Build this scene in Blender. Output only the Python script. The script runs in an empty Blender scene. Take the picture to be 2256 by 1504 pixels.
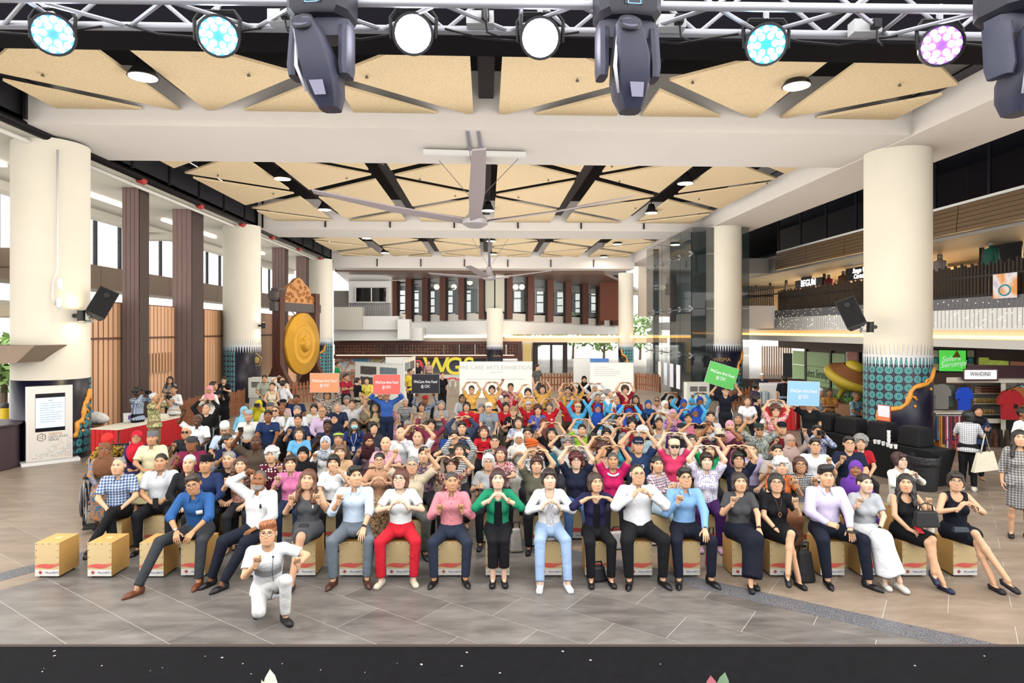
import bpy, math, random
import numpy as np
from mathutils import Vector, Matrix

S = bpy.context.scene
COL = S.collection
random.seed(7)
R = math.radians

# ---------------------------------------------------------------- camera, world, exposure
F, CX, CY, HC = 1420.0, 1128.0, 727.0, 3.2      # focal length and principal point in pixels of 2256x1504, eye height
YAW = math.atan(57 / F)
SA, CA = math.sin(YAW), math.cos(YAW)
cam_data = bpy.data.cameras.new('camera')
cam_data.sensor_width = 36.0
cam_data.lens = 36.0 * F / 2256.0
cam_data.shift_y = (CY - 752.0) / 2256.0
cam_data.clip_start = 0.05
cam_data.clip_end = 500
cam = bpy.data.objects.new('camera', cam_data)
COL.objects.link(cam)
cam.location = (0, 0, HC)
cam.rotation_euler = (R(90), 0, -YAW)
S.camera = cam

S.view_settings.view_transform = 'Standard'
S.view_settings.look = 'None'
S.view_settings.gamma = 1.0
S.view_settings.use_curve_mapping = False
S.view_settings.exposure = -0.08

world = bpy.data.worlds.new('daylight')
S.world = world
world.use_nodes = True
_wn = world.node_tree.nodes
_bg = _wn['Background']
_bg.inputs[0].default_value = (1.0, 0.975, 0.945, 1)
_bg.inputs[1].default_value = 3.0
S.cycles.max_bounces = 4
S.cycles.diffuse_bounces = 2
S.cycles.glossy_bounces = 2
S.cycles.transmission_bounces = 2
S.cycles.transparent_max_bounces = 8
S.cycles.adaptive_threshold = 0.055
S.cycles.caustics_reflective = False
S.cycles.caustics_refractive = False
S.cycles.sample_clamp_indirect = 8.0
S.cycles.use_fast_gi = True
S.cycles.fast_gi_method = 'REPLACE'
S.cycles.ao_bounces_render = 1
world.light_settings.distance = 12.0
world.light_settings.ao_factor = 1.0

# ---------------------------------------------------------------- picture point -> world point
def uv(px, py):
 return (px - CX) / F, (CY - py) / F
def P(px, py, d):                       # at a given depth along the view axis
 u, v = uv(px, py)
 return Vector((d * (SA + u * CA), d * (CA - u * SA), HC + v * d))
def DX(px, X):                          # depth where the column of pixels px meets the plane x = X
 u, _ = uv(px, 0)
 return X / (SA + u * CA)
def PX(px, py, X):
 return P(px, py, DX(px, X))
def PZ(px, py, z):                      # on a horizontal plane
 u, v = uv(px, py)
 return P(px, py, (z - HC) / v)
def proj(p):
 x, y, z = p[0], p[1], p[2] - HC
 d = x * SA + y * CA
 if d < 0.05:
  return (-9999, -9999, d)
 return (CX + F * (x * CA - y * SA) / d, CY - F * z / d, d)

# ---------------------------------------------------------------- materials
def lin(h):
 if not isinstance(h, str):
  return tuple(h)
 h = h.lstrip('#')
 o = []
 for i in (0, 2, 4):
  c = int(h[i:i + 2], 16) / 255.0
  o.append(c / 12.92 if c <= 0.04045 else ((c + 0.055) / 1.055) ** 2.4)
 return tuple(o)
MATS = {}
def nt(m):
 m.use_nodes = True
 return m.node_tree.nodes, m.node_tree.links, m.node_tree.nodes['Principled BSDF']
def M(col, rough=0.55, metal=0.0, var=0.0, scale=6.0, bump=0.0, bscale=None, emit=0.0, spec=0.5, stretch=None, name=None, ecol=None, obj_rand=0.0):
 """Plain procedural material: base colour with soft noise variation and fine relief."""
 key = (col, rough, metal, var, scale, bump, bscale, emit, spec, stretch, ecol, obj_rand)
 if key in MATS:
  return MATS[key]
 m = bpy.data.materials.new(name or 'mat_%d' % len(MATS))
 n, l, b = nt(m)
 c = lin(col)
 b.inputs['Base Color'].default_value = (*c, 1)
 b.inputs['Roughness'].default_value = rough
 b.inputs['Metallic'].default_value = metal
 b.inputs['Specular IOR Level'].default_value = spec
 if emit:
  b.inputs['Emission Color'].default_value = (*lin(ecol or col), 1)
  b.inputs['Emission Strength'].default_value = emit
 if var or bump or obj_rand:
  tc = n.new('ShaderNodeTexCoord')
  src = tc.outputs['Object']
  if stretch:
   mp = n.new('ShaderNodeMapping')
   mp.inputs['Scale'].default_value = stretch
   l.new(src, mp.inputs[0]); src = mp.outputs[0]
  nz = n.new('ShaderNodeTexNoise')
  nz.inputs['Scale'].default_value = scale
  nz.inputs['Detail'].default_value = 4
  l.new(src, nz.inputs['Vector'])
  last = None
  if var:
   mx = n.new('ShaderNodeMix'); mx.data_type = 'RGBA'
   mx.inputs['A'].default_value = (*[x * (1 - var) for x in c], 1)
   mx.inputs['B'].default_value = (*[min(1, x * (1 + var)) for x in c], 1)
   l.new(nz.outputs[0], mx.inputs['Factor'])
   last = mx.outputs['Result']
  if obj_rand:
   oi = n.new('ShaderNodeObjectInfo')
   mr = n.new('ShaderNodeMapRange')
   mr.inputs['To Min'].default_value = 1 - obj_rand
   mr.inputs['To Max'].default_value = 1 + obj_rand
   l.new(oi.outputs['Random'], mr.inputs['Value'])
   vm = n.new('ShaderNodeVectorMath'); vm.operation = 'SCALE'
   if last is not None:
    l.new(last, vm.inputs[0])
   else:
    vm.inputs[0].default_value = c
   l.new(mr.outputs[0], vm.inputs['Scale'])
   last = vm.outputs[0]
  if last is not None:
   l.new(last, b.inputs['Base Color'])
  if bump:
   nb = n.new('ShaderNodeTexNoise')
   nb.inputs['Scale'].default_value = bscale or scale * 4
   nb.inputs['Detail'].default_value = 3
   l.new(src, nb.inputs['Vector'])
   bp = n.new('ShaderNodeBump')
   bp.inputs['Strength'].default_value = bump
   bp.inputs['Distance'].default_value = 0.02
   l.new(nb.outputs[0], bp.inputs['Height'])
   l.new(bp.outputs[0], b.inputs['Normal'])
 MATS[key] = m
 return m
def glass(col='#dfe9e6', alpha=0.25, rough=0.03):
 key = ('glass', col, alpha, rough)
 if key in MATS:
  return MATS[key]
 m = bpy.data.materials.new('glass_%d' % len(MATS))
 n, l, b = nt(m)
 b.inputs['Base Color'].default_value = (*lin(col), 1)
 b.inputs['Roughness'].default_value = rough
 b.inputs['Specular IOR Level'].default_value = 0.8
 b.inputs['Alpha'].default_value = alpha
 MATS[key] = m
 return m

# ---------------------------------------------------------------- mesh building
def mesh_np(name, V, Q, smooth=False):
 """Fast mesh from arrays; Q is a list of faces or an (n,4)/(n,3) array."""
 me = bpy.data.meshes.new(name)
 V = np.asarray(V, dtype=np.float32)
 me.vertices.add(len(V))
 me.vertices.foreach_set('co', V.ravel())
 if isinstance(Q, np.ndarray):
  k = Q.shape[1]; n = len(Q)
  tot = np.full(n, k, dtype=np.int32)
  st = np.arange(n, dtype=np.int32) * k
  fl = Q.astype(np.int32).ravel()
 else:
  tot = np.array([len(f) for f in Q], dtype=np.int32)
  st = np.concatenate([[0], np.cumsum(tot)[:-1]]).astype(np.int32) if len(tot) else tot
  fl = np.array([i for f in Q for i in f], dtype=np.int32)
  n = len(Q)
 me.loops.add(len(fl)); me.loops.foreach_set('vertex_index', fl)
 me.polygons.add(n)
 me.polygons.foreach_set('loop_start', st)
 me.polygons.foreach_set('loop_total', tot)
 me.polygons.foreach_set('use_smooth', np.full(n, bool(smooth), dtype=bool))
 me.update(calc_edges=True)
 return me

def tag(o, label=None, cat=None, group=None, kind=None):
 if label: o['label'] = label
 if cat: o['category'] = cat
 if group: o['group'] = group
 if kind: o['kind'] = kind
 return o
def empty(name, loc=(0, 0, 0), rz=0.0, label=None, cat=None, group=None, kind=None, parent=None):
 o = bpy.data.objects.new(name, None)
 o.empty_display_size = 0.1
 COL.objects.link(o)
 o.location = loc
 o.rotation_euler = (0, 0, rz)
 if parent: o.parent = parent
 return tag(o, label, cat, group, kind)
def link(name, me, mat=None, parent=None, loc=(0, 0, 0), rot=(0, 0, 0), scale=None, objmat=False):
 o = bpy.data.objects.new(name, me)
 COL.objects.link(o)
 o.location = loc; o.rotation_euler = rot
 if scale is not None: o.scale = scale
 if mat is not None:
  if len(me.materials) == 0:
   me.materials.append(None if objmat else mat)
  if objmat or me.materials[0] != mat:
   o.material_slots[0].link = 'OBJECT'
   o.material_slots[0].material = mat
 if parent: o.parent = parent
 return o
def copy_tree(o, parent=None):
 c = o.copy(); COL.objects.link(c); c.parent = parent
 for ch in list(o.children):
  copy_tree(ch, c)
 return c

class MB:
 def __init__(self):
  self.v = []; self.f = []
 def add(self, V, Fc):
  k = len(self.v)
  self.v += [tuple(x) for x in V]
  self.f += [tuple(i + k for i in f) for f in Fc]
  return self
 def box(self, c, s, rz=0.0, mat=None):
  hx, hy, hz = s[0] / 2, s[1] / 2, s[2] / 2
  V = [Vector((x, y, z)) for z in (-hz, hz) for y in (-hy, hy) for x in (-hx, hx)]
  if rz:
   m = Matrix.Rotation(rz, 3, 'Z'); V = [m @ q for q in V]
  if mat is not None:
   V = [mat @ q for q in V]
  c = Vector(c)
  return self.add([q + c for q in V], [(0, 2, 3, 1), (4, 5, 7, 6), (0, 1, 5, 4), (2, 6, 7, 3), (0, 4, 6, 2), (1, 3, 7, 5)])
 def span(self, a, b):
  a = Vector(a); b = Vector(b)
  return self.box((a + b) / 2, [abs(b[i] - a[i]) for i in range(3)])
 def hexa(self, pts):                 # 8 points: bottom loop of 4, top loop of 4
  return self.add(pts, [(3, 2, 1, 0), (4, 5, 6, 7), (0, 1, 5, 4), (1, 2, 6, 5), (2, 3, 7, 6), (3, 0, 4, 7)])
 def tube(self, pts, r, seg=8, cap=True, closed=False):
  pts = [Vector(p) for p in pts]
  n = len(pts)
  rs = r if isinstance(r, (list, tuple)) else [r] * n
  base = len(self.v); up = None
  for i, p in enumerate(pts):
   if closed:
    t = (pts[(i + 1) % n] - pts[i - 1])
   else:
    t = pts[min(i + 1, n - 1)] - pts[max(i - 1, 0)]
   t = t.normalized() if t.length > 1e-9 else Vector((0, 0, 1))
   if up is None:
    up = Vector((0, 0, 1)) if abs(t.z) < 0.9 else Vector((1, 0, 0))
   a = t.cross(up).normalized(); b = a.cross(t).normalized(); up = b
   for k in range(seg):
    w = 2 * math.pi * k / seg
    q = p + (a * math.cos(w) + b * math.sin(w)) * rs[i]
    self.v.append(tuple(q))
  for i in range(n if closed else n - 1):
   j = (i + 1) % n
   for k in range(seg):
    k2 = (k + 1) % seg
    self.f.append((base + i * seg + k, base + i * seg + k2, base + j * seg + k2, base + j * seg + k))
  if cap and not closed:
   self.f.append(tuple(base + k for k in reversed(range(seg))))
   self.f.append(tuple(base + (n - 1) * seg + k for k in range(seg)))
  return self
 def lathe(self, prof, seg=24, c=(0, 0, 0), mat=None, a0=0.0, a1=2 * math.pi, caps=True):
  full = abs(a1 - a0 - 2 * math.pi) < 1e-6
  base = len(self.v); c = Vector(c)
  m = seg if full else seg + 1
  for r, z in prof:
   for k in range(m):
    w = a0 + (a1 - a0) * k / seg
    q = Vector((r * math.cos(w), r * math.sin(w), z))
    if mat is not None: q = mat @ q
    self.v.append(tuple(q + c))
  for i in range(len(prof) - 1):
   for k in range(seg):
    k2 = (k + 1) % m
    self.f.append((base + i * m + k, base + i * m + k2, base + (i + 1) * m + k2, base + (i + 1) * m + k))
  if full and caps:
   if prof[0][0] > 1e-6: self.f.append(tuple(base + k for k in reversed(range(m))))
   if prof[-1][0] > 1e-6: self.f.append(tuple(base + (len(prof) - 1) * m + k for k in range(m)))
  return self
 def prism(self, poly, z0, z1, xf=None):
  """Polygon (x,y) counter-clockwise extruded from z0 to z1; xf maps (x,y,z) to a point."""
  n = len(poly)
  V = [Vector((x, y, z0)) for x, y in poly] + [Vector((x, y, z1)) for x, y in poly]
  if xf is not None: V = [xf(q) for q in V]
  return self.add(V, [tuple(reversed(range(n))), tuple(range(n, 2 * n))] + [(i, (i + 1) % n, n + (i + 1) % n, n + i) for i in range(n)])
 def ball(self, c, r, seg=12, rings=8, mat=None):
  rr = r if isinstance(r, (tuple, list)) else (r, r, r)
  prof = [(math.sin(math.pi * i / rings), -math.cos(math.pi * i / rings)) for i in range(rings + 1)]
  mm = Matrix.Diagonal(Vector(rr))
  if mat is not None: mm = mat @ mm
  return self.lathe([(max(a, 1e-7), b) for a, b in prof], seg, c, mm)
 def mesh(self, name, off=(0, 0, 0), smooth=False):
  V = np.array(self.v, dtype=np.float32).reshape(-1, 3) - np.array(off, dtype=np.float32)
  return mesh_np(name, V, self.f, smooth)
 def build(self, name, mat, parent=None, smooth=False, label=None, cat=None, group=None, kind=None, origin=None, auto=None):
  """One mesh object. World coordinates; stored relative to the parent's (unrotated) place or to origin."""
  off = Vector((0, 0, 0))
  q = parent
  while q is not None:
   off += q.location; q = q.parent
  if origin is not None and parent is None:
   off = Vector(origin)
  me = self.mesh(name, off, smooth or auto is not None)
  o = link(name, me, mat, parent, loc=(off if parent is None else (0, 0, 0)))
  if auto is not None:
   sharp_by_angle(me, auto)
  return tag(o, label, cat, group, kind)
def sharp_by_angle(me, deg):
 import bmesh
 bm = bmesh.new(); bm.from_mesh(me)
 lim = R(deg)
 for e in bm.edges:
  if len(e.link_faces) == 2 and e.calc_face_angle(0) > lim:
   e.smooth = False
 bm.to_mesh(me); bm.free()
def text(body, size, mat, parent, loc, rot=(R(90), 0, 0), depth=0.002, align='CENTER', name='lettering', sx=1.0, bold=0.0, label=None, shear=0.0, fit=None):
 cu = bpy.data.curves.new(name, 'FONT')
 cu.body = body; cu.size = size; cu.extrude = depth; cu.align_x = align; cu.align_y = 'CENTER'
 cu.offset = bold; cu.shear = shear; cu.resolution_u = 3
 me = text_mesh(cu, name)
 me.materials.append(mat)
 if fit: sx = fit / max(1e-6, max(v.co.x for v in me.vertices) - min(v.co.x for v in me.vertices))
 o = bpy.data.objects.new(name, me)
 COL.objects.link(o)
 o.location = loc; o.rotation_euler = rot; o.scale = (sx, 1, 1)
 if parent: o.parent = parent
 if label: o['label'] = label
 return o
def text_mesh(cu, name):
 sc = bpy.data.scenes.new('type'); t = bpy.data.objects.new('tmp', cu); sc.collection.objects.link(t)
 vl = sc.view_layers[0]; vl.update()
 me = bpy.data.meshes.new_from_object(t.evaluated_get(vl.depsgraph))
 me.name = name
 bpy.data.objects.remove(t); bpy.data.curves.remove(cu); bpy.data.scenes.remove(sc)
 return me
def area_light(name, loc, size, power, col=(1, 1, 1), rot=(0, 0, 0), shape='DISK', spread=180, parent=None):
 d = bpy.data.lights.new(name, 'AREA')
 d.shape = shape; d.size = size; d.energy = power; d.color = col; d.spread = R(spread)
 o = bpy.data.objects.new(name, d); COL.objects.link(o)
 o.location = loc; o.rotation_euler = rot
 if parent: o.parent = parent
 return o

# ================================================================ SETTING
CREAM = M('#e6dcc8', 0.6, var=0.04, scale=2)
WHITE = M('#e9e5dd', 0.55, var=0.03, scale=2)
BEAM = M('#ddd3c8', 0.6, var=0.03, scale=2)
DARK = M('#15141c', 0.6, var=0.2, scale=4)
BLACK = M('#0c0c10', 0.5)
BRONZE = M('#8f7a66', 0.5, metal=0.1, var=0.1, scale=2)
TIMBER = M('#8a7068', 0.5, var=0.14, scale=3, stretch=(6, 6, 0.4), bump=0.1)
TIMBER_SHADED = M('#4a3834', 0.55, var=0.15, scale=3, stretch=(6, 6, 0.4))  # shaded copy of TIMBER, the unlit fin side put into colour
COPPER = M('#e0aa80', 0.45, var=0.08, scale=3, stretch=(4, 4, 0.3), obj_rand=0.05)
REDWOOD = M('#6e3a26', 0.4, var=0.2, scale=5, stretch=(5, 5, 0.5))
FRAME = M('#23222a', 0.4, metal=0.3)
STEEL = M('#c9ccd2', 0.35, metal=0.6)

# ---- floor: tiles laid at an angle, two granite bands
def tile_mat(name, c1, c2, rough):
 m = bpy.data.materials.new(name)
 n, l, b = nt(m)
 tc = n.new('ShaderNodeTexCoord'); gm = n.new('ShaderNodeNewGeometry'); oi = n.new('ShaderNodeObjectInfo')
 mp = n.new('ShaderNodeMapping'); mp.inputs['Rotation'].default_value = (0, 0, R(37)); mp.inputs['Scale'].default_value = (0.7, 2.6, 1)
 l.new(gm.outputs['Position'], mp.inputs[0])
 n1 = n.new('ShaderNodeTexNoise'); n1.inputs['Scale'].default_value = 1.7; n1.inputs['Detail'].default_value = 9; n1.inputs['Roughness'].default_value = 0.68
 l.new(mp.outputs[0], n1.inputs['Vector'])
 ad = n.new('ShaderNodeMath'); ad.operation = 'MULTIPLY_ADD'; ad.inputs[1].default_value = 0.14;
 l.new(oi.outputs['Random'], ad.inputs[0]); l.new(n1.outputs[0], ad.inputs[2])
 rp = n.new('ShaderNodeValToRGB')
 rp.color_ramp.elements[0].position = 0.4; rp.color_ramp.elements[0].color = (*lin(c1), 1)
 rp.color_ramp.elements[1].position = 0.9; rp.color_ramp.elements[1].color = (*lin(c2), 1)
 l.new(ad.outputs[0], rp.inputs[0]); l.new(rp.outputs[0], b.inputs['Base Color'])
 mr = n.new('ShaderNodeMapRange'); mr.inputs['To Min'].default_value = rough - 0.07; mr.inputs['To Max'].default_value = rough + 0.1
 l.new(n1.outputs[0], mr.inputs['Value']); l.new(mr.outputs[0], b.inputs['Roughness'])
 bp = n.new('ShaderNodeBump'); bp.inputs['Strength'].default_value = 0.06; bp.inputs['Distance'].default_value = 0.01
 l.new(n1.outputs[0], bp.inputs['Height']); l.new(bp.outputs[0], b.inputs['Normal'])
 return m
TILE_G = tile_mat('grey_stone_tile', '#5c5754', '#98928c', 0.34)
TILE_B = tile_mat('beige_stone_tile', '#857565', '#b3a08d', 0.36)
GRANITE = bpy.data.materials.new('speckled_granite')
_n, _l, _b = nt(GRANITE)
_tc = _n.new('ShaderNodeTexCoord'); _vo = _n.new('ShaderNodeTexNoise'); _vo.inputs['Scale'].default_value = 90; _vo.inputs['Detail'].default_value = 3
_rp = _n.new('ShaderNodeValToRGB'); _rp.color_ramp.elements[0].color = (*lin('#3d3e44'), 1); _rp.color_ramp.elements[1].color = (*lin('#8b8c90'), 1)
_rp.color_ramp.elements[0].position = 0.42; _rp.color_ramp.elements[1].position = 0.62
_l.new(_tc.outputs['Object'], _vo.inputs['Vector']); _l.new(_vo.outputs[0], _rp.inputs[0]); _l.new(_rp.outputs[0], _b.inputs['Base Color'])
_b.inputs['Roughness'].default_value = 0.4

floor = empty('floor', kind='structure', label='grey and beige stone tiled hall floor')
MB().span((-26, -6, -0.3), (30, 70, -0.0015)).build('floor_bed', M('#cfc8be', 0.7, var=0.1, scale=3), floor)
TA = R(-37)
TD = Vector((math.cos(TA), math.sin(TA))); TN = Vector((-math.sin(TA), math.cos(TA)))
B1 = Vector((2.85, 7.93)); B2 = Vector((-5.75, 9.35))      # a point on each granite band
tl, tw, gap = 1.2, 0.6, 0.006
tiles = []
for j in range(-60, 90):
 for i in range(-50, 60):
  c = B1 + TD * ((i + 0.5 * (j % 2)) * tl) + TN * ((j + 0.5) * tw + 0.17)
  if not (-24 < c.x < 26 and 3.5 < c.y < 56): continue
  q = proj((c.x, c.y, 0))
  if q[2] < 5.6 or q[0] < -260 or q[0] > 2520: continue
  tiles.append((q[2], c))
tiles.sort(key=lambda t: t[0])
tm = MB()
tm.box((0, 0, -0.004), (tl - gap, tw - gap, 0.008))
tile_me = {k: tm.mesh('tile') for k in 'gb'}
tile_me['g'].materials.append(TILE_G); tile_me['b'].materials.append(TILE_B)
far = {'g': MB(), 'b': MB()}
for k, (d, c) in enumerate(tiles):
 grey = (c - B1).dot(TN) < 0 and (c - B2).dot(TD) > 0
 z = 'g' if grey else 'b'
 if k < 300:
  o = bpy.data.objects.new('tile', tile_me[z]); COL.objects.link(o)
  o.parent = floor; o.location = (c.x, c.y, 0); o.rotation_euler = (0, 0, TA)
 else:
  far[z].box((c.x, c.y, -0.004), (tl - gap, tw - gap, 0.008), rz=TA)
for z, mt in (('g', TILE_G), ('b', TILE_B)):
 if far[z].v: far[z].build('tile_field', mt, floor)['kind'] = 'stuff'
band = MB()
band.box((*(B1 - TD * 1.3), -.001), (23, 0.34, 0.006), rz=TA)
band.build('granite_band', GRANITE, floor)
band = MB()
band.box((*(B2 + TN * 0.0), -.001), (0.34, 10, 0.0064), rz=TA)
band.build('granite_band', GRANITE, floor)

# ---- stage under the camera
stage = empty('stage', (0, 0, 0), label='black stage floor with a worn front edge under the lights', cat='stage')
def rot_cam(x, d, z):                      # camera-aligned ground frame
 return Vector((x * CA + d * SA, -x * SA + d * CA, z))
STG = M('#0b0b10', 0.8, var=0.5, scale=14, bump=0.15, bscale=60, spec=0.15)
m = MB(); m.hexa([rot_cam(-9, -3, 0), rot_cam(9, -3, 0), rot_cam(9, 4.07, 0), rot_cam(-9, 4.07, 0), rot_cam(-9, -3, 1.2), rot_cam(9, -3, 1.2), rot_cam(9, 4.07, 1.2), rot_cam(-9, 4.07, 1.2)])
m.build('deck', STG, stage)
m = MB(); m.hexa([rot_cam(-9, 4.07, 1.12), rot_cam(9, 4.07, 1.12), rot_cam(9, 4.10, 1.12), rot_cam(-9, 4.10, 1.12), rot_cam(-9, 4.07, 1.203), rot_cam(9, 4.07, 1.203), rot_cam(9, 4.10, 1.203), rot_cam(-9, 4.10, 1.203)])
m.build('edge_trim', M('#3a2f2c', 0.5), stage)
mk = MB()
for k in range(26):
 x = random.uniform(-3.2, 3.2); d = random.uniform(3.75, 4.05); w = random.uniform(0.003, 0.012)
 mk.box(rot_cam(x, d, 1.2005), (w, w * random.uniform(.4, 1.6), 0.001), rz=random.random() * 3)
mk.build('scuff_marks', M('#b9b6b0', 0.8), stage)['kind'] = 'stuff'

# ---- ceiling: dark void, beams, acoustic panels on a triangular grid
ceiling = empty('ceiling', kind='structure', label='dark ceiling with triangular wood wool panels between white beams')
MB().span((-9.35, 8.6, 8.5), (10.7, 41, 8.7)).build('ceiling_slab', M('#0e0d15', 0.8), ceiling)
def panel_mat():
 m = bpy.data.materials.new('wood_wool'); n, l, b = nt(m)
 g = n.new('ShaderNodeNewGeometry')
 z1 = n.new('ShaderNodeTexNoise'); z1.inputs['Scale'].default_value = 28; z1.inputs['Detail'].default_value = 6; z1.inputs['Roughness'].default_value = 0.8
 l.new(g.outputs['Position'], z1.inputs['Vector'])
 rp = n.new('ShaderNodeValToRGB'); rp.color_ramp.elements[0].position = 0.3; rp.color_ramp.elements[0].color = (*lin('#d3b07c'), 1)
 rp.color_ramp.elements[1].position = 0.7; rp.color_ramp.elements[1].color = (*lin('#f2dcb4'), 1)
 l.new(z1.outputs[0], rp.inputs[0]); l.new(rp.outputs[0], b.inputs['Base Color'])
 bp = n.new('ShaderNodeBump'); bp.inputs['Strength'].default_value = 0.5; bp.inputs['Distance'].default_value = 0.01
 l.new(z1.outputs[0], bp.inputs['Height']); l.new(bp.outputs[0], b.inputs['Normal'])
 b.inputs['Roughness'].default_value = 0.9
 return m
PANEL = panel_mat()
ZP = 7.6
def clip(poly, n, c):                       # keep n.p <= c
 out = []
 for i in range(len(poly)):
  a, b = poly[i], poly[(i + 1) % len(poly)]
  da, db = n[0] * a[0] + n[1] * a[1] - c, n[0] * b[0] + n[1] * b[1] - c
  if da <= 0: out.append(a)
  if da * db < 0:
   t = da / (da - db); out.append((a[0] + t * (b[0] - a[0]), a[1] + t * (b[1] - a[1])))
 return out
def tri_panels(y0, y1, yr, dy, odd, strip=0.2, diag=0.1):
 """Triangles between strips at multiples of W in x; nodes every second row, alternate columns offset."""
 W = 2.93
 for col in range(-3, 3):
  xa, xb = col * W, (col + 1) * W
  for row in range(-8, 9):
   # nodes: column index c has nodes at rows with parity
   for side in (0, 1):
    c_base = col + side            # the strip that carries the long side
    c_apex = col + 1 - side
    if (row + c_apex + odd) % 2: continue
    ya = yr + row * dy
    xs, xp = c_base * W, c_apex * W
    A0, A1, AP = (xs, ya - dy), (xs, ya + dy), (xp, ya)
    poly = [(xa - 5, ya - 9), (xb + 5, ya - 9), (xb + 5, ya + 9), (xa - 5, ya + 9)]
    cen = ((xs * 2 + xp) / 3, ya)
    for p, q, g in ((A0, A1, strip), (A1, AP, diag), (AP, A0, diag)):
     nx, ny = q[1] - p[1], -(q[0] - p[0])
     ln = math.hypot(nx, ny); nx /= ln; ny /= ln
     c = nx * p[0] + ny * p[1]
     if nx * cen[0] + ny * cen[1] > c: nx, ny, c = -nx, -ny, -c
     poly = clip(poly, (nx, ny), c - g)
    poly = clip(poly, (0, 1), y1)
    poly = clip(poly, (0, -1), -y0)
    poly = clip(poly, (1, 0), 9.0); poly = clip(poly, (-1, 0), 8.75)
    if len(poly) < 3: continue
    ar = 0.5 * sum(poly[i][0] * poly[(i + 1) % len(poly)][1] - poly[(i + 1) % len(poly)][0] * poly[i][1] for i in range(len(poly)))
    if abs(ar) < 0.15: continue
    if ar < 0: poly.reverse()
    MB().prism(poly, ZP, ZP + 0.05).build('ceiling_panel', PANEL, ceiling)
tri_panels(10.3, 13.15, 11.25, 2.5, 1, 0.26, 0.2)
tri_panels(16.4, 26.3, 21.05, 2.6, 0, 0.31, 0.22)
tri_panels(28.9, 38.75, 34.3, 2.6, 0, 0.32, 0.26)
RIB = M('#221f2a', 0.6)
rib = MB()
for (y0, y1) in ((10.3, 13.1), (16.4, 26.3), (28.9, 38.7)):
 for c in range(-3, 4):
  rib.span((c * 2.93 - 0.15, y0, ZP + 0.3), (c * 2.93 + 0.15, y1, ZP + 0.34))
rib.build('service_tray', RIB, ceiling)
for (y0, y1, z0) in ((13.2, 15.95, 7.3), (26.4, 28.7, 7.28), (38.8, 40.3, 6.92)):
 m = MB(); m.span((-9.2, y0, z0), (9.0, y1, 8.5))
 m.build('cross_beam', BEAM, ceiling)
MB().span((8.95, 6, 7.28), (10.9, 41, 8.6)).build('edge_beam', BEAM, ceiling)
MB().span((-9.3, 8.9, 7.25), (10.9, 9.55, 8.6)).build('bulkhead', M('#0d0c13', 0.8, var=0.3, scale=3, spec=0.1), ceiling)
MB().span((-13.9, 8, 7.2), (-9.3, 44, 7.5)).build('aisle_soffit', CREAM, ceiling)
MB().span((-13.4, 8, 6.95), (-12.9, 44, 7.25)).build('aisle_beam', CREAM, ceiling)
# dark service rail and pipe along the left edge of the panels
rail = empty('service_pipe', (0, 0, 0), label='black service pipe and rail running along the left ceiling edge', cat='pipe')
m = MB(); m.tube([(-9.2, 9.5, 7.27), (-9.2, 39.5, 7.27)], 0.1, 10); m.build('pipe', M('#1d1b20', 0.4, metal=0.4), rail, smooth=True)
m = MB(); m.span((-9.42, 9.5, 7.42), (-9.3, 39.5, 8.45)); m.build('rail', M('#2c2a30', 0.5), rail)
for y in np.arange(11, 39, 1.9):
 MB().span((-8.98, y - 0.03, 7.3), (-8.92, y + 0.03, 8.45)).build('hanger_rod', BLACK, rail)
m = MB(); m.tube([(-9.5, 9.5, 7.12), (-9.5, 39.5, 7.12)], 0.05, 8); m.build('conduit', M('#d8d2c6', 0.5), rail, smooth=True)
for y in (13.9, 17.5, 21.0, 24.6, 28, 32, 36):
 m = MB(); m.tube([(-9.2, y, 7.2), (-9.2, y + .22, 7.2)], 0.105, 8); m.build('collar', M('#b5342e', 0.5), rail, smooth=True)
# short black rods under the beams
rods = MB()
for X in (-6.5, -3.9, -1.3, 1.3, 3.9, 6.5):
 for (y, z0, z1) in ((26.36, 7.36, 7.62), (38.76, 7.0, 7.45)):
  rods.span((X - .03, y - .03, z0), (X + .03, y, z1))
rods.build('drop_rods', BLACK, ceiling)

# ---- round columns with printed wraps
NAVY = M('#14142a', 0.35, var=0.12, scale=2, spec=0.6)
SILVER = M('#d8d8da', 0.4)
ORANGE = M('#f0a040', 0.5)
def teal_mat():
 m = bpy.data.materials.new('teal_ring_print'); n, l, b = nt(m)
 tc = n.new('ShaderNodeTexCoord')
 vo = n.new('ShaderNodeTexVoronoi'); vo.inputs['Scale'].default_value = 5.2; vo.inputs['Randomness'].default_value = 0.0
 l.new(tc.outputs['UV'], vo.inputs['Vector'])
 rp = n.new('ShaderNodeValToRGB'); e = rp.color_ramp.elements
 rp.color_ramp.interpolation = 'CONSTANT'
 e[0].color = (*lin('#2d7c7c'), 1); e[1].position = 0.22; e[1].color = (*lin('#7ad0cc'), 1)
 for pos, c in ((0.28, '#1c3a4a'), (0.36, '#7ad0cc'), (0.42, '#2b3042'), (0.6, '#4a2f33')):
  k = e.new(pos); k.color = (*lin(c), 1)
 l.new(vo.outputs['Distance'], rp.inputs[0]); l.new(rp.outputs[0], b.inputs['Base Color'])
 b.inputs['Roughness'].default_value = 0.4
 return m
TEAL = teal_mat()
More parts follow.
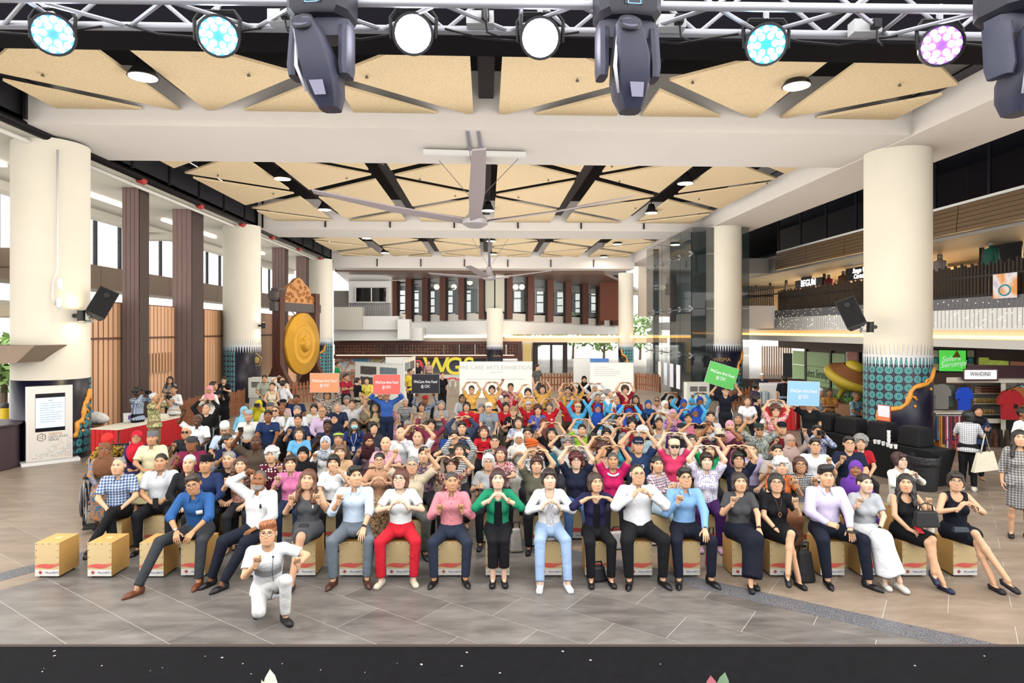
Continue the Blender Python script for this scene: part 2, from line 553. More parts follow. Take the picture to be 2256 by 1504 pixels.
def cyl_patch(mb_pts_low, mb_pts_high, X, Y, r, name, mat, parent):
 """Curved strip on a column: lists of (angle, z) low and high edges."""
 V = []; Fc = []; UV = []
 for (a, z0), (_, z1) in zip(mb_pts_low, mb_pts_high):
  for z in (z0, z1):
   V.append((r * math.sin(a), -r * math.cos(a), z)); UV.append((a * r, z))
 n = len(mb_pts_low)
 for i in range(n - 1):
  Fc.append((2 * i, 2 * i + 2, 2 * i + 3, 2 * i + 1))
 me = mesh_np(name, V, Fc, True)
 uvl = me.uv_layers.new(name='UVMap')
 for lp in me.loops:
  uvl.data[lp.index].uv = UV[lp.vertex_index]
 o = link(name, me, mat, parent)
 return o
# scroll edge: angle/height curve, stepped like the print
SCR = [(0.0, 0.0), (0.05, 0.03), (0.11, 0.06), (0.15, 0.12), (0.16, 0.2), (0.18, 0.27), (0.24, 0.31), (0.33, 0.32), (0.43, 0.35), (0.5, 0.42), (0.53, 0.52), (0.55, 0.62), (0.6, 0.69), (0.68, 0.72), (0.78, 0.74), (0.86, 0.8), (0.93, 0.92), (1.0, 1.0)]
def column(X, Y, r, ztop, zwrap, a_from, a_to, teal_left, n_spike, label, scroll=True, zlow=0.55, below=False):
 """a_from..a_to: angle range (0 faces -Y) across which the orange scroll climbs."""
 c = empty('column', (X, Y, 0), label=label, kind='structure')
 m = MB(); m.lathe([(r, 0), (r, ztop)], 48, c=(X, Y, 0)); m.build('shaft', CREAM, c, smooth=True, auto=40)
 m = MB(); m.lathe([(r + .006, 0.0), (r + .012, 0.001), (r + .012, zwrap), (r + .004, zwrap)], 48, c=(X, Y, 0)); m.build('wrap', NAVY, c, smooth=True)
 sp = MB()
 for k in range(n_spike):
  a = 2 * math.pi * k / n_spike; w = math.pi / n_spike * 0.8
  rr = r + .016
  def q(aa, z): return Vector((X + rr * math.sin(aa), Y - rr * math.cos(aa), z))
  sp.add([q(a - w, zwrap), q(a + w, zwrap), q(a, zwrap - 0.28)], [(0, 1, 2)])
  sp.add([q(a - w * .6, zwrap), q(a + w * .6, zwrap), q(a + w * .18, zwrap + .2), q(a, zwrap + .3), q(a - w * .18, zwrap + .2)], [(0, 1, 2, 3, 4)])
  sp.add([q(a - w, zwrap - .03), q(a + w * 1.5, zwrap - .03), q(a + w * 1.5, zwrap + .03), q(a - w, zwrap + .03)], [(0, 1, 2, 3)])
 if n_spike: sp.build('spike_border', SILVER, c)
 if scroll:
  lo, hi, pts, wd = [], [], [], []
  for i in range(len(SCR) - 1):
   for t in (0, 0.5):
    u = SCR[i][0] * (1 - t) + SCR[i + 1][0] * t; v = SCR[i][1] * (1 - t) + SCR[i + 1][1] * t
    a = a_from + (a_to - a_from) * u; z = zlow + (zwrap - .25 - zlow) * v
    pts.append((a, z))
  pts.append((a_to, zwrap - .25))
  for a, z in pts:
   lo.append((a, .55 if below else z)); hi.append((a, max(z, .56) if below else zwrap - .02))
  if teal_left != 0:
   cyl_patch(lo, hi, X, Y, r + .0135, 'teal_print', TEAL, c)
   # on beyond the foot of the scroll
   e0, e1 = (a_to, a_from) if below else (a_from, a_to)
   ext = [e0 + (e0 - e1) / abs(e0 - e1) * w for w in np.linspace(0, 1.2, 8)]
   cyl_patch([(a, .55 if below else zlow) for a in ext], [(a, zwrap - .02) for a in ext], X, Y, r + .0135, 'teal_print', TEAL, c)
  sc = MB(); rr = r + .02
  sc.tube([(X + rr * math.sin(a), Y - rr * math.cos(a), z) for a, z in pts], [0.034 + 0.026 * abs(math.sin(i * 0.55)) for i in range(len(pts))], 6)
  for i in (9, 19, 28):
   a, z = pts[i]; sg = 1 if a_to > a_from else -1
   cu = []
   for k in range(9):
    w = k * 0.62; rad = 0.13 * (1 - k / 11)
    cu.append((X + rr * math.sin(a + sg * (0.05 + (rad * math.cos(w)) / r)), Y - rr * math.cos(a + sg * (.05 + (rad * math.cos(w)) / r)), z + .02 + rad * math.sin(w) * .8))
   sc.tube(cu, [0.035 - 0.002 * k for k in range(9)], 6)
   aa = a + sg * 0.2
   sc.ball((X + rr * math.sin(aa), Y - rr * math.cos(aa), z - .12), 0.035, 8, 6)
  sc.build('orange_scroll', ORANGE, c, smooth=True)
 return c
COL_R1 = column(9.5, 14.53, 0.69, 7.3, 2.62, -1.5, 0.85, 1, 46, 'thick cream column with teal and orange print behind the drinks table', zlow=1.0)
COL_L1 = column(-9.5, 14.49, 0.72, 7.24, 2.15, 1.12, 1.75, 1, 0, 'thick cream column behind the white information kiosk', zlow=0.9, below=True)
COL_R2 = column(9.5, 25.4, 0.69, 7.3, 2.62, -0.1, 0.95, 1, 46, 'cream column with silver spiked wrap beside the glass lift', zlow=0.9, below=True)
COL_L2 = column(-9.5, 25.5, 0.69, 7.24, 2.6, -1.2, -1.9, 1, 46, 'cream column with navy wrap and gold emblem beside the gong')
COL_L3 = column(-9.5, 37.3, 0.69, 7.24, 2.6, -0.6, 0.7, 1, 46, 'far cream column with teal print behind the gong frame', zlow=0.9, below=True)
_p = P(1090, 727, 41.5)
COL_C = column(_p.x, _p.y, 0.52, 4.6, 2.2, 0, 1, 0, 36, 'slim cream column in the middle of the back facade', scroll=False)
_p = P(1379, 727, 43)
COL_R3 = column(_p.x, _p.y, 0.5, 7.0, 2.2, 0.9, -0.9, 1, 36, 'far cream column with orange scroll beside the exhibition panels', zlow=0.3)

# ---- left side: timber fins, slat screens, clerestory wall
wall_left = empty('wall_left', kind='structure', label='left wall of copper slat screens, timber fins and tall windows')
FX = -9.74
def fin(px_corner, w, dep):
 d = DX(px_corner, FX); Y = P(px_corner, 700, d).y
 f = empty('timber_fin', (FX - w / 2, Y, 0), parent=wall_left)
 m = MB(); m.span((FX - w, Y, 0), (FX, Y + dep, 7.2)); m.build('core', TIMBER_SHADED, f)
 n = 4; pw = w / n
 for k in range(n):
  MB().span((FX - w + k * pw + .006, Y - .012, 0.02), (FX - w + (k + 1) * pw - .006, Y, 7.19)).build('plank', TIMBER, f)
 MB().span((FX, Y + .02, 0.02), (FX + .012, Y + dep - .02, 7.19)).build('shaded_side_board', TIMBER_SHADED, f)  # side face painted darker than the lit front planks
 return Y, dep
FINS = [fin(306, 0.46, 0.55), fin(422, 0.62, 0.9), fin(527, 0.5, 0.4), fin(628, 0.62, 0.5), fin(675, 0.56, 0.5), fin(711, 0.5, 0.5)]
SX = -10.25
slat_mb = MB(); slat_mb.prism([(-.07, .03), (.075, -.075), (.085, .05)], 0, 1)
def screen(Y0, Y1, H=3.95, post=True):
 s = empty('slat_screen', (SX, Y0, 0), parent=wall_left)
 n = max(2, round((Y1 - Y0) / 0.225)); st = (Y1 - Y0) / n
 me1 = None
 for k in range(n):
  y = Y0 + (k + .5) * st
  for (z0, z1) in ((0.05, 2.95), (3.0, H)):
   m = MB(); m.prism([(-.05, -.3 * st), (-.034, -.3 * st), (-.01, .3 * st), (-.05, .3 * st)], z0, z1)
   me = m.mesh('slat')
   if not me.materials: me.materials.append(COPPER)
   o = bpy.data.objects.new('slat', me); COL.objects.link(o); o.parent = s
   o.location = (0, y - Y0, 0)
 MB().span((SX - .12, Y0, 0), (SX - .05, Y1, H + .03)).build('shadow_backing', M('#5a3018', .7), s)  # dark colour paints in the shadow lines seen between the slats
 MB().span((SX - .06, Y0, 2.95), (SX + .03, Y1, 3.0)).build('joint_rail', M('#6b4630', .5), s)
 if post:
  m = MB(); m.lathe([(0.3, 0), (0.3, H + .03)], 10, c=(SX - .25, Y1 + .0, 0), a0=0, a1=math.pi / 2)
  m.build('corner_post', TIMBER, s, smooth=True)
 return s
def yx(px, X): return P(px, 700, DX(px, X)).y
screen(yx(183, SX), yx(291, SX)); screen(yx(324, SX), yx(400, SX)); screen(yx(452, SX), yx(512, SX)); screen(yx(575, SX), yx(612, SX), post=False); screen(yx(632, SX), yx(668, SX), post=False); screen(yx(676, SX), yx(705, SX), post=False)
# vent box on the second screen
vs = PX(357, 798, SX + .1)
vb = MB(); vb.span((SX + .03, vs.y - .75, vs.z - .28), (SX + .06, vs.y + .75, vs.z + .28)); vb.build('vent_recess', M('#5a3320', .6), wall_left)
for k in range(8):
 MB().span((SX + .06, vs.y - .72 + k * .19, vs.z - .3), (SX + .12, vs.y - .66 + k * .19, vs.z + .3)).build('vent_slat', COPPER, wall_left)
# outer wall with windows
OX = -13.6
win = empty('window_1', (OX, 8, 5.3), kind='structure', label='long strip of bright clerestory windows on the left')
y = 8.0; GL = glass('#f4f8fa', 0.12)
while y < 44:
 MB().span((OX - .02, y + .04, 5.3), (OX, y + 1.46, 7.2)).build('pane', GL, win)
 MB().span((OX - .06, y - .04, 5.3), (OX + .06, y + .04, 7.2)).build('mullion', FRAME, win)
 y += 1.5
for k in range(16):
 y = 8 + k * 2.3
 MB().span((OX - .3, y + .01, 4.55), (OX + .9, y + 2.29, 5.32)).build('canopy_panel', BRONZE, wall_left)
MB().span((OX - .2, 8, 3.55), (OX, 44, 4.05)).build('sill_band', CREAM, wall_left)
MB().span((OX - .25, 20, 0), (OX - .05, 44, 3.6)).build('outer_wall', CREAM, wall_left)
# exit canopy at the far left of the picture, before the column
cn = empty('entrance_canopy', (-10.4, 12.2, 2.7), label='brown metal canopy jutting in beside the left column', cat='canopy')
a, b = P(-40, 760, 13.2), P(114, 760, 13.2)
m = MB(); zt, zb = HC - 33 * 13.2 / F, HC - 76 * 13.2 / F
m.hexa([(a.x, a.y - .5, zb), (b.x - .35, b.y - .5, zb + .06), (b.x - .35, b.y + .5, zb + .06), (a.x, a.y + .5, zb), (a.x, a.y - .5, zt), (b.x, b.y - .5, zt), (b.x, b.y + .5, zt), (a.x, a.y + .5, zt)])
m.build('shell', BRONZE, cn)
for (py0, py1, cc) in ((548, 588, BRONZE), (672, 697, M('#cdbb9c', .5))):
 a, b = P(-60, py1, 16.5), P(40, py0, 16.5)
 MB().span((a.x, a.y - .3, a.z), (b.x, b.y + .3, b.z)).build('outer_band', cc, wall_left)

# ---- right side: gallery
GX = 13.0
wall_right = empty('wall_right', kind='structure', label='right gallery with shops, railing and louvred fascia')
def rbox(name, mat, x0, x1, y0, y1, z0, z1, parent=None):
 return MB().span((x0, y0, z0), (x1, y1, z1)).build(name, mat, parent or wall_right)
GREY = M('#6f6d70', .5, var=.1)
rbox('gallery_slab', WHITE, GX, 22, 6, 50, 3.2, 3.76)
rbox('gallery_upstand', GREY, GX + .02, GX + .2, 6, 28.6, 3.76, 4.08)
rbox('bridge_slab', WHITE, 11.1, GX + .1, 28.6, 30.6, 3.28, 4.3)
rbox('lower_bulkhead', M('#cfc9bd', .55), GX - .45, 15.2, 6, 33, 2.74, 2.96)
rbox('shop_head', M('#3a2624', .5, var=.2), 15.2, 15.6, 6, 33, 2.3, 2.96)
COVE = M('#ffca7a', .5, emit=7, ecol='#ffb65a')
rbox('cove_light', COVE, GX - .02, GX + .06, 6.2, 32.8, 2.97, 3.06)
rbox('cove_back', WHITE, GX + .3, GX + .4, 6, 33, 2.96, 3.2)
LOUV = M('#6f5638', .45, metal=.2, var=.15, scale=3, stretch=(1, .3, 5))
for k in range(6):
 z = 5.88 + k * .125
 y = 6.0
 while y < 28.2:
  o = rbox('louvre', LOUV, GX - .1 + .012 * k, GX + .2, y + .01, min(y + 2.78, 28.3), z, z + .112)
  y += 2.8
rbox('louvre_cap', M('#d9d5cc', .5), GX - .05, GX + .3, 6, 28.3, 6.63, 6.70)
rbox('upper_slab', M('#8d8880', .6), GX + .2, 20, 6, 50, 5.8, 6.6)
rbox('upper_slab_end', M('#8d8880', .6), 11.6, GX + .3, 29.6, 31.5, 5.85, 6.55)
UG = glass('#101018', 0.82, 0.04)
y = 6.2; win2 = empty('window_2', (GX, 6, 6.7), kind='structure', label='dark upper gallery windows on the right')
while y < 27.5:
 rbox('pane', UG, GX + .1, GX + .13, y, y + 1.95, 6.72, 8.4, win2)
 rbox('mullion', FRAME, GX + .06, GX + .16, y + 1.95, y + 2.02, 6.72, 8.4, win2)
 y += 2.02
rbox('upper_blind', M('#aab4ae', .6), GX + .5, GX + .55, 17.6, 18.6, 6.75, 8.3)
rbox('upper_roof', M('#24222a', .7), GX - 2.1, 24, 6, 50, 8.4, 8.6)
rbox('upper_back', M('#2b2730', .7), 19.5, 19.7, 6, 50, 3.8, 8.4)
# shop interiors on the gallery
SHOPX = 15.6
WARMW = M('#e7b676', .6, var=.1)
rbox('shop_wall', WARMW, 18.2, 18.3, 6, 46, 3.76, 5.85)
y = 6.4
while y < 40:
 rbox('shop_mullion', FRAME, SHOPX, SHOPX + .1, y, y + .1, 3.76, 5.85)
 y += 1.9
rbox('shop_transom', FRAME, SHOPX, SHOPX + .1, 6, 40, 5.1, 5.2)
for (y0, y1) in ((18.2, 19.4), (22.2, 23.6), (30.4, 31.4)):
 rbox('shop_panel', M('#26252e', .4), SHOPX + .02, SHOPX + .06, y0, y1, 3.76, 5.8)
for yl in (17, 20, 25, 28.5, 32, 35.5):
 area_light('shop_lamp', (17, yl, 5.7), 1.2, 600, (1, .74, .42), parent=None)
# railing pickets
rail2 = empty('gallery_railing', (GX + .1, 8, 4.08), label='dark wooden picket railing along the right gallery edge', cat='railing')
pk = MB(); pk.box((0, 0, .45), (.05, .06, .9)); pkm = pk.mesh('picket'); pkm.materials.append(M('#2a211f', .5))
y = 12.0; k = 0
while y < 28.4:
 o = bpy.data.objects.new('picket', pkm); COL.objects.link(o); o.parent = rail2
 o.location = (0, y - 8, 0); o.scale = (1, 1, 0.92 + .12 * ((k * 7) % 5) / 4)
 y += .125; k += 1
MB().span((GX + .07, 12, 4.6), (GX + .13, 28.4, 4.66)).build('mid_rail', M('#2a211f', .5), rail2)
MB().span((GX + .07, 12, 4.1), (GX + .13, 28.4, 4.15)).build('bottom_rail', M('#2a211f', .5), rail2)
m = MB()
for k in range(22):
 x = 11.2 + k * .085; m.span((x, 28.7, 4.3), (x + .04, 28.75, 5.2))
m.span((11.1, 28.7, 4.72), (13, 28.76, 4.78)); m.build('bridge_pickets', M('#2a211f', .5), rail2)
# far end of the gallery: bright open stair hall
rbox('end_wall', M('#e8d6c0', .6), 11.2, 22, 47, 47.2, 4.2, 8.4)
rbox('far_panel', REDWOOD, 8.2, 10.6, 46, 46.2, 3.9, 6.9)
# ground floor right
rbox('green_panel_wall', M('#5c4038', .5), 16.6, 16.9, 6, 33, 0, 2.5)

# ---- back: beam end, facade with fins, slab, frieze, doors
wall_back = empty('wall_back', kind='structure', label='back facade with timber fins, windows and carved frieze')
def pbox(name, mat, x0, y0, x1, y1, d, th=0.3, parent=None, d2=None):
 """Slab whose front covers the picture rectangle at depth d (d2 at its right end), thickness th away from the eye."""
 d2 = d if d2 is None else d2
 fwd = Vector((SA, CA, 0)) * th
 pts = [P(x0, y1, d), P(x1, y1, d2), P(x1, y1, d2) + fwd, P(x0, y1, d) + fwd, P(x0, y0, d), P(x1, y0, d2), P(x1, y0, d2) + fwd, P(x0, y0, d) + fwd]
 return MB().hexa(pts).build(name, mat, parent or wall_back)
def dfac(px):
 return 42 + (abs(px - 1090) / (220 if px < 1090 else 280)) * (9 if px < 1090 else 11)
def ylin(px, pts):
 for (a, ya), (b, yb) in zip(pts, pts[1:]):
  if a <= px <= b: return ya + (yb - ya) * (px - a) / (b - a)
 return pts[0][1] if px < pts[0][0] else pts[-1][1]
TOPS = [(866, 619), (898, 612), (934, 608), (972, 603), (1014, 597), (1059, 591), (1125, 591), (1170, 600), (1213, 607), (1253, 613), (1290, 619), (1325, 624), (1357, 629)]
BOTS = [(866, 698), (898, 708), (934, 707), (972, 706), (1014, 704), (1059, 703), (1125, 703), (1170, 707), (1213, 709), (1253, 711), (1290, 714), (1325, 716), (1357, 717)]
fins_px = [868, 900, 936, 975, 1016, 1061, 1123, 1170, 1213, 1253, 1290, 1325, 1356]
for x in fins_px:
 d = dfac(x) - .5
 pbox('facade_fin', REDWOOD, x - 6.5, ylin(x, TOPS), x + 6.5, ylin(x, BOTS), d, .5)
 s = 1 if x < 1090 else -1
 pbox('facade_fin_edge', M('#2b1d1b', .5), x + s * 6.5 - (0 if s > 0 else 5), ylin(x, TOPS), x + s * 6.5 + (5 if s > 0 else 0), ylin(x, BOTS), d + .05, .45)
GF = glass('#9aa6a8', 0.35, .05)
fw = empty('window_3', (0, 42, 4), kind='structure', label='library windows between the timber fins of the back facade')
for a, b in zip(fins_px, fins_px[1:]):
 if a == 1061: continue
 pbox('pane', GF, a + 8, ylin(a, TOPS) + 4, b - 6, ylin(a, BOTS) - 14, dfac(a) + .3, .04, fw, dfac(b) + .3)
 for yy in (ylin(a, TOPS) + 2, ylin(a, BOTS) - 16):
  pbox('frame_rail', FRAME, a + 6, yy, b - 5, yy + 3, dfac(a) + .2, .12, fw, dfac(b) + .2)
 # shelves close behind
 for k in range(4):
  yy = ylin(a, TOPS) + 14 + k * 17
  pbox('book_shelf', M('#5a4636', .6), a + 8, yy, a + 8 + (b - a) * .45, yy + 2.2, dfac(a) + 1.2, .3, fw)
# glazed bay in the middle
for (x0, x1, dd0, dd1) in ((1068, 1091, 42.6, 41.6), (1091, 1113, 41.6, 42.6)):
 pbox('bay_blind', M('#cfcab4', .6), x0, 592, x1, 689, dd0, .1, fw, dd1)
 pbox('bay_frame', FRAME, x0, 589, x1, 593, dd0 - .05, .14, fw, dd1 - .05)
 pbox('bay_frame', FRAME, x0, 686, x1, 690, dd0 - .05, .14, fw, dd1 - .05)
for x in (1067, 1090, 1113):
 pbox('bay_mullion', FRAME, x - 1.4, 589, x + 1.4, 690, 41.5 if x == 1090 else 42.5, .16, fw)
# interior behind the facade
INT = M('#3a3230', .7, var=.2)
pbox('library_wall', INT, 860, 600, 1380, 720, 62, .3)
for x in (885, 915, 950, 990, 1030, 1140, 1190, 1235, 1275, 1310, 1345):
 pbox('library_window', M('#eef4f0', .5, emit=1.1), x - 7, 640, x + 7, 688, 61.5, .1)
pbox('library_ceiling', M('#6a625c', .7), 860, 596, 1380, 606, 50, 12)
for x in (962, 1000, 1035, 1136, 1150, 1395):
 p = P(x, 622 if x % 2 else 632, 50)
 MB().ball(p, .22, 10, 8).build('globe_lamp', M('#fff6e0', .4, emit=2.5), wall_back, smooth=True)
# white curved slab under the windows
def band_strip(name, mat, ytop, ybot, th, doff):
 m = MB(); xs = list(range(866, 1381, 18)); fwd = Vector((SA, CA, 0)) * th
 n = 0
 for x in xs:
  d = dfac(x) + doff
  m.v += [tuple(P(x, ybot(x), d)), tuple(P(x, ytop(x), d)), tuple(P(x, ytop(x), d) + fwd), tuple(P(x, ybot(x), d) + fwd)]
 for i in range(len(xs) - 1):
  for k in range(4):
   k2 = (k + 1) % 4
   m.f.append((i * 4 + k, i * 4 + 4 + k, i * 4 + 4 + k2, i * 4 + k2))
 return m.build(name, mat, wall_back)
band_strip('sill_slab', M('#dcd5c8', .6), lambda x: ylin(x, BOTS) - 14, lambda x: ylin(x, BOTS) + 4, 1.2, .1)
band_strip('fascia', WHITE, lambda x: ylin(x, BOTS) + 3, lambda x: 737, 1.0, -.2)
for (x0, x1) in ((1112, 1374), (1390, 1520), (930, 1074)):
 pbox('cove_light', COVE if x0 > 1000 else M('#ffe9c0', .5, emit=2), x0, 739, x1, 744, 42.5, .1)
pbox('lower_fascia', M('#d8d0c2', .6), 735, 744, 1470, 755, 43, 6)
pbox('left_fascia', WHITE, 735, 696, 878, 726, 41, 1.5)
pbox('left_slab', WHITE, 735, 722, 930, 750, 41.5, 2)
pbox('left_block', M('#cfc6b6', .6), 735, 676, 798, 726, 40.8, .6)
pbox('left_pier', WHITE, 876, 703, 902, 747, 40.5, 1)
pbox('ribbed_back', WHITE, 768, 610, 862, 697, 44, .4)
for k in range(24):
 pbox('rib', M('#b9b6b4', .5), 769 + k * 3.85, 666, 771 + k * 3.85, 696, 43.9, .12)
pbox('upper_room_wall', WHITE, 768, 619, 862, 667, 43.5, .2)
pbox('dark_window', glass('#15161c', .92), 783, 634, 852, 664, 43.4, .08)
for x in (782, 817, 851): pbox('window_bar', WHITE, x, 633, x + 2, 665, 43.3, .1)
pbox('balcony_wall', M('#7d756e', .6), 735, 640, 768, 682, 44, .2)
SOF = M('#6b4f40', .45, var=.2, scale=4, stretch=(1, 6, 1))
m = MB(); a, b, c, d_ = P(738, 598, 40.4), P(1330, 604, 40.4), P(1430, 652, 60), P(770, 625, 60)
m.hexa([a, b, c, d_, a + Vector((0, 0, .2)), b + Vector((0, 0, .2)), c + Vector((0, 0, .2)), d_ + Vector((0, 0, .2))])
m.build('facade_soffit', SOF, wall_back)
# carved frieze
def frieze_mat():
 m = bpy.data.materials.new('carved_frieze'); n, l, b = nt(m)
 g = n.new('ShaderNodeNewGeometry')
 vo = n.new('ShaderNodeTexVoronoi'); vo.inputs['Scale'].default_value = 4.5; vo.inputs['Randomness'].default_value = .25
 l.new(g.outputs['Position'], vo.inputs['Vector'])
 rp = n.new('ShaderNodeValToRGB'); rp.color_ramp.elements[0].color = (*lin('#8d5b42'), 1); rp.color_ramp.elements[1].color = (*lin('#3a1f18'), 1)
 rp.color_ramp.elements[1].position = .55
 l.new(vo.outputs['Distance'], rp.inputs[0]); l.new(rp.outputs[0], b.inputs['Base Color'])
 bp = n.new('ShaderNodeBump'); bp.inputs['Strength'].default_value = .8; bp.inputs['Distance'].default_value = .05
 l.new(vo.outputs['Distance'], bp.inputs['Height']); l.new(bp.outputs[0], b.inputs['Normal'])
 b.inputs['Roughness'].default_value = .45
 return m
FRZ = frieze_mat(); FRB = M('#5a3226', .45)
for k in range(12):
 pbox('frieze_panel', FRZ, 737 + k * 34.4, 759, 737 + (k + 1) * 34.4 - .8, 781, 42.2, .2)
pbox('frieze_rail', FRB, 735, 752, 1150, 759, 42.1, .4)
pbox('frieze_rail', FRB, 735, 781, 1150, 790, 42.1, .4)
pbox('frieze_led', M('#ffdca8', .5, emit=3), 740, 781.5, 1132, 783, 42.05, .05)
pbox('frieze_end', FRB, 1140, 754, 1150, 795, 42.05, .4)
# painted wall and big letters below the frieze
def mural_mat():
 m = bpy.data.materials.new('mural'); n, l, b = nt(m)
 g = n.new('ShaderNodeNewGeometry'); z = n.new('ShaderNodeTexNoise'); z.inputs['Scale'].default_value = .9; z.inputs['Detail'].default_value = 2
 l.new(g.outputs['Position'], z.inputs['Vector'])
 rp = n.new('ShaderNodeValToRGB'); rp.color_ramp.interpolation = 'CONSTANT'; e = rp.color_ramp.elements
 e[0].color = (*lin('#7ec8e3'), 1); e[1].position = .4; e[1].color = (*lin('#d8e6ea'), 1)
 for p_, c_ in ((.47, '#e9a27c'), (.53, '#f0ece2'), (.6, '#e8d066'), (.66, '#9fc6d0')):
  k = e.new(p_); k.color = (*lin(c_), 1)
 l.new(z.outputs[0], rp.inputs[0]); l.new(rp.outputs[0], b.inputs['Base Color'])
 return m
pbox('mural_wall', mural_mat(), 737, 790, 900, 850, 43, .2)
pbox('counter_wall', M('#5c6670', .6, var=.3, scale=1.2), 900, 790, 1075, 850, 43.5, .2)
pbox('counter', M('#e9e6df', .5), 880, 826, 1075, 852, 40, .5)
pbox('base_wall', M('#cfc4b0', .6), 735, 845, 1180, 852, 44, .2)
# exit doors and bright outdoors on the right of the back wall
door = empty('door_1', (3, 42, 0), kind='structure', label='dark framed glass exit doors at the back')
for (x0, x1) in ((1174, 1185), (1212, 1217), (1240, 1250)):
 pbox('door_frame', M('#2a2022', .5), x0, 757, x1, 838, 42, .2, door)
pbox('door_frame', M('#2a2022', .5), 1174, 754, 1250, 760, 42, .2, door)
for (x0, x1) in ((1186, 1211), (1218, 1239)):
 pbox('pane', glass('#eef6f4', .14), x0, 760, x1, 836, 42.1, .04, door)
 MB().tube([P((x0 + x1) / 2 - 8, 790, 41.9), P((x0 + x1) / 2 - 8, 812, 41.9)], .03, 6).build('handle', STEEL, door)
pbox('door_side_wall', M('#d5c7a8', .6, var=.15), 1150, 754, 1174, 840, 42.2, .2)
for k in range(7):
 MB().tube([P(1153 + k * 2.6, 838, 41.8), P(1154 + k * 2.6 + (k % 3), 757, 41.8)], .04, 6).build('bamboo_pole', M('#d8b46a', .5), wall_back)
# outdoors ground beyond the doors
MB().span((-60, 46, -.3), (60, 120, -.02)).build('floor_outside', M('#d8d6cc', .8), floor)
MB().span((-60, 6, -.4), (-26, 60, -.05)).build('floor_outside', M('#c9cabc', .8), floor)

# ================================================================ THINGS FIXED TO THE BUILDING (drawn at the building's own measure, see KS)
KS = 1.154
FIX = [ceiling, rail, COL_R1, COL_L1, COL_R2, COL_L2, COL_L3, COL_C, COL_R3, wall_left, win, cn, wall_right, win2, rail2, wall_back, fw, door]
GLOW = M('#fff4dc', .4, emit=14, ecol='#fff0d2')
HB = [(315, 170), (1755, 190), (622, 394), (715, 462), (1510, 404), (1435, 469), (1075, 464), (1082, 531), (1087, 560), (808, 525), (848, 557), (1360, 538), (1330, 566)]
HBL = ['over the left aisle side of the front bay', 'over the right side of the front bay', 'first on the left of the middle bay', 'second on the left of the middle bay', 'first on the right of the middle bay', 'second on the right of the middle bay', 'in the centre strip behind the near fan', 'first in the centre strip of the far bay', 'second in the centre strip of the far bay', 'first on the left of the far bay', 'second on the left of the far bay', 'first on the right of the far bay', 'second on the right of the far bay']
for (x, y), lb in zip(HB, HBL):
 p = PZ(x, y, 7.5)
 e = empty('downlight', p, label='round downlight ' + lb, cat='lamp', group='ceiling downlights')
 m = MB(); m.lathe([(.10, .32), (.13, .2), (.24, .02), (.25, 0), (.23, .0)], 20, c=p); m.build('housing', M('#3a3838', .4, metal=.5), e, smooth=True)
 m = MB(); m.lathe([(.225, -.006), (.0001, -.007)], 20, c=p); m.build('diffuser', GLOW, e)
 m = MB(); m.tube([p + Vector((0, 0, .3)), p + Vector((0, 0, .85))], .02, 6); m.build('stem', BLACK, e)
 area_light('downlight_lamp', (0, 0, -.02), .42, 70, (1, .93, .82), parent=e)
 FIX.append(e)
# big slow fans
def big_fan(px, py, z, L, rise, ang, label, rod):
 p = PZ(px, py, z)
 f = empty('ceiling_fan', p, label=label, cat='fan', group='large ceiling fans')
 m = MB(); m.lathe([(.05, .55), (.12, .5), (.16, .2), (.3, .06), (.3, -.04), (.16, -.12), (.0001, -.13)], 20, c=p); m.build('hub', M('#c9c2c4', .4, metal=.3), f, smooth=True, auto=40)
 m = MB(); m.tube([p + Vector((0, 0, .5)), p + Vector((0, 0, rod))], .05, 8); m.build('drop_rod', M('#8d8a90', .4, metal=.4), f, smooth=True)
 for k in range(4):
  a = ang + k * math.pi / 2
  d = Vector((math.cos(a), math.sin(a), 0)); n = Vector((-math.sin(a), math.cos(a), 0)); up = Vector((0, 0, 1))
  pts = []
  for t, w, tw in ((.3, .13, .3), (.5 * L, .17, .22), (L, .13, .12)):
   c = p + d * t + up * (rise * (t / L) ** 1.3)
   s_ = n * math.cos(tw) + up * math.sin(tw)
   pts.append([c - s_ * w, c + s_ * w, c + s_ * w + up * .03, c - s_ * w + up * .03])
  m = MB()
  m.v = [tuple(q) for r in pts for q in r]
  for i in range(2):
   for j in range(4): m.f.append((i * 4 + j, i * 4 + (j + 1) % 4, i * 4 + 4 + (j + 1) % 4, i * 4 + 4 + j))
  m.f += [(3, 2, 1, 0), (8, 9, 10, 11)]
  m.build('blade', M('#b7a9ab', .45), f)
 for k in range(3):
  a = k * 2.1 + .4
  m = MB(); m.tube([p + Vector((0, 0, .45)), p + Vector((1.2 * math.cos(a), 1.2 * math.sin(a), rod))], .008, 4); m.build('guy_wire', M('#77757a', .4), f)
 FIX.append(f)
 return f
big_fan(1047, 490, 5.7, 3.7, .65, R(-88), 'large four-bladed ceiling fan hanging from the near white beam', 1.7)
big_fan(1078, 612, 5.55, 2.9, .25, R(-108), 'smaller looking ceiling fan further back in front of facade', 2.2)
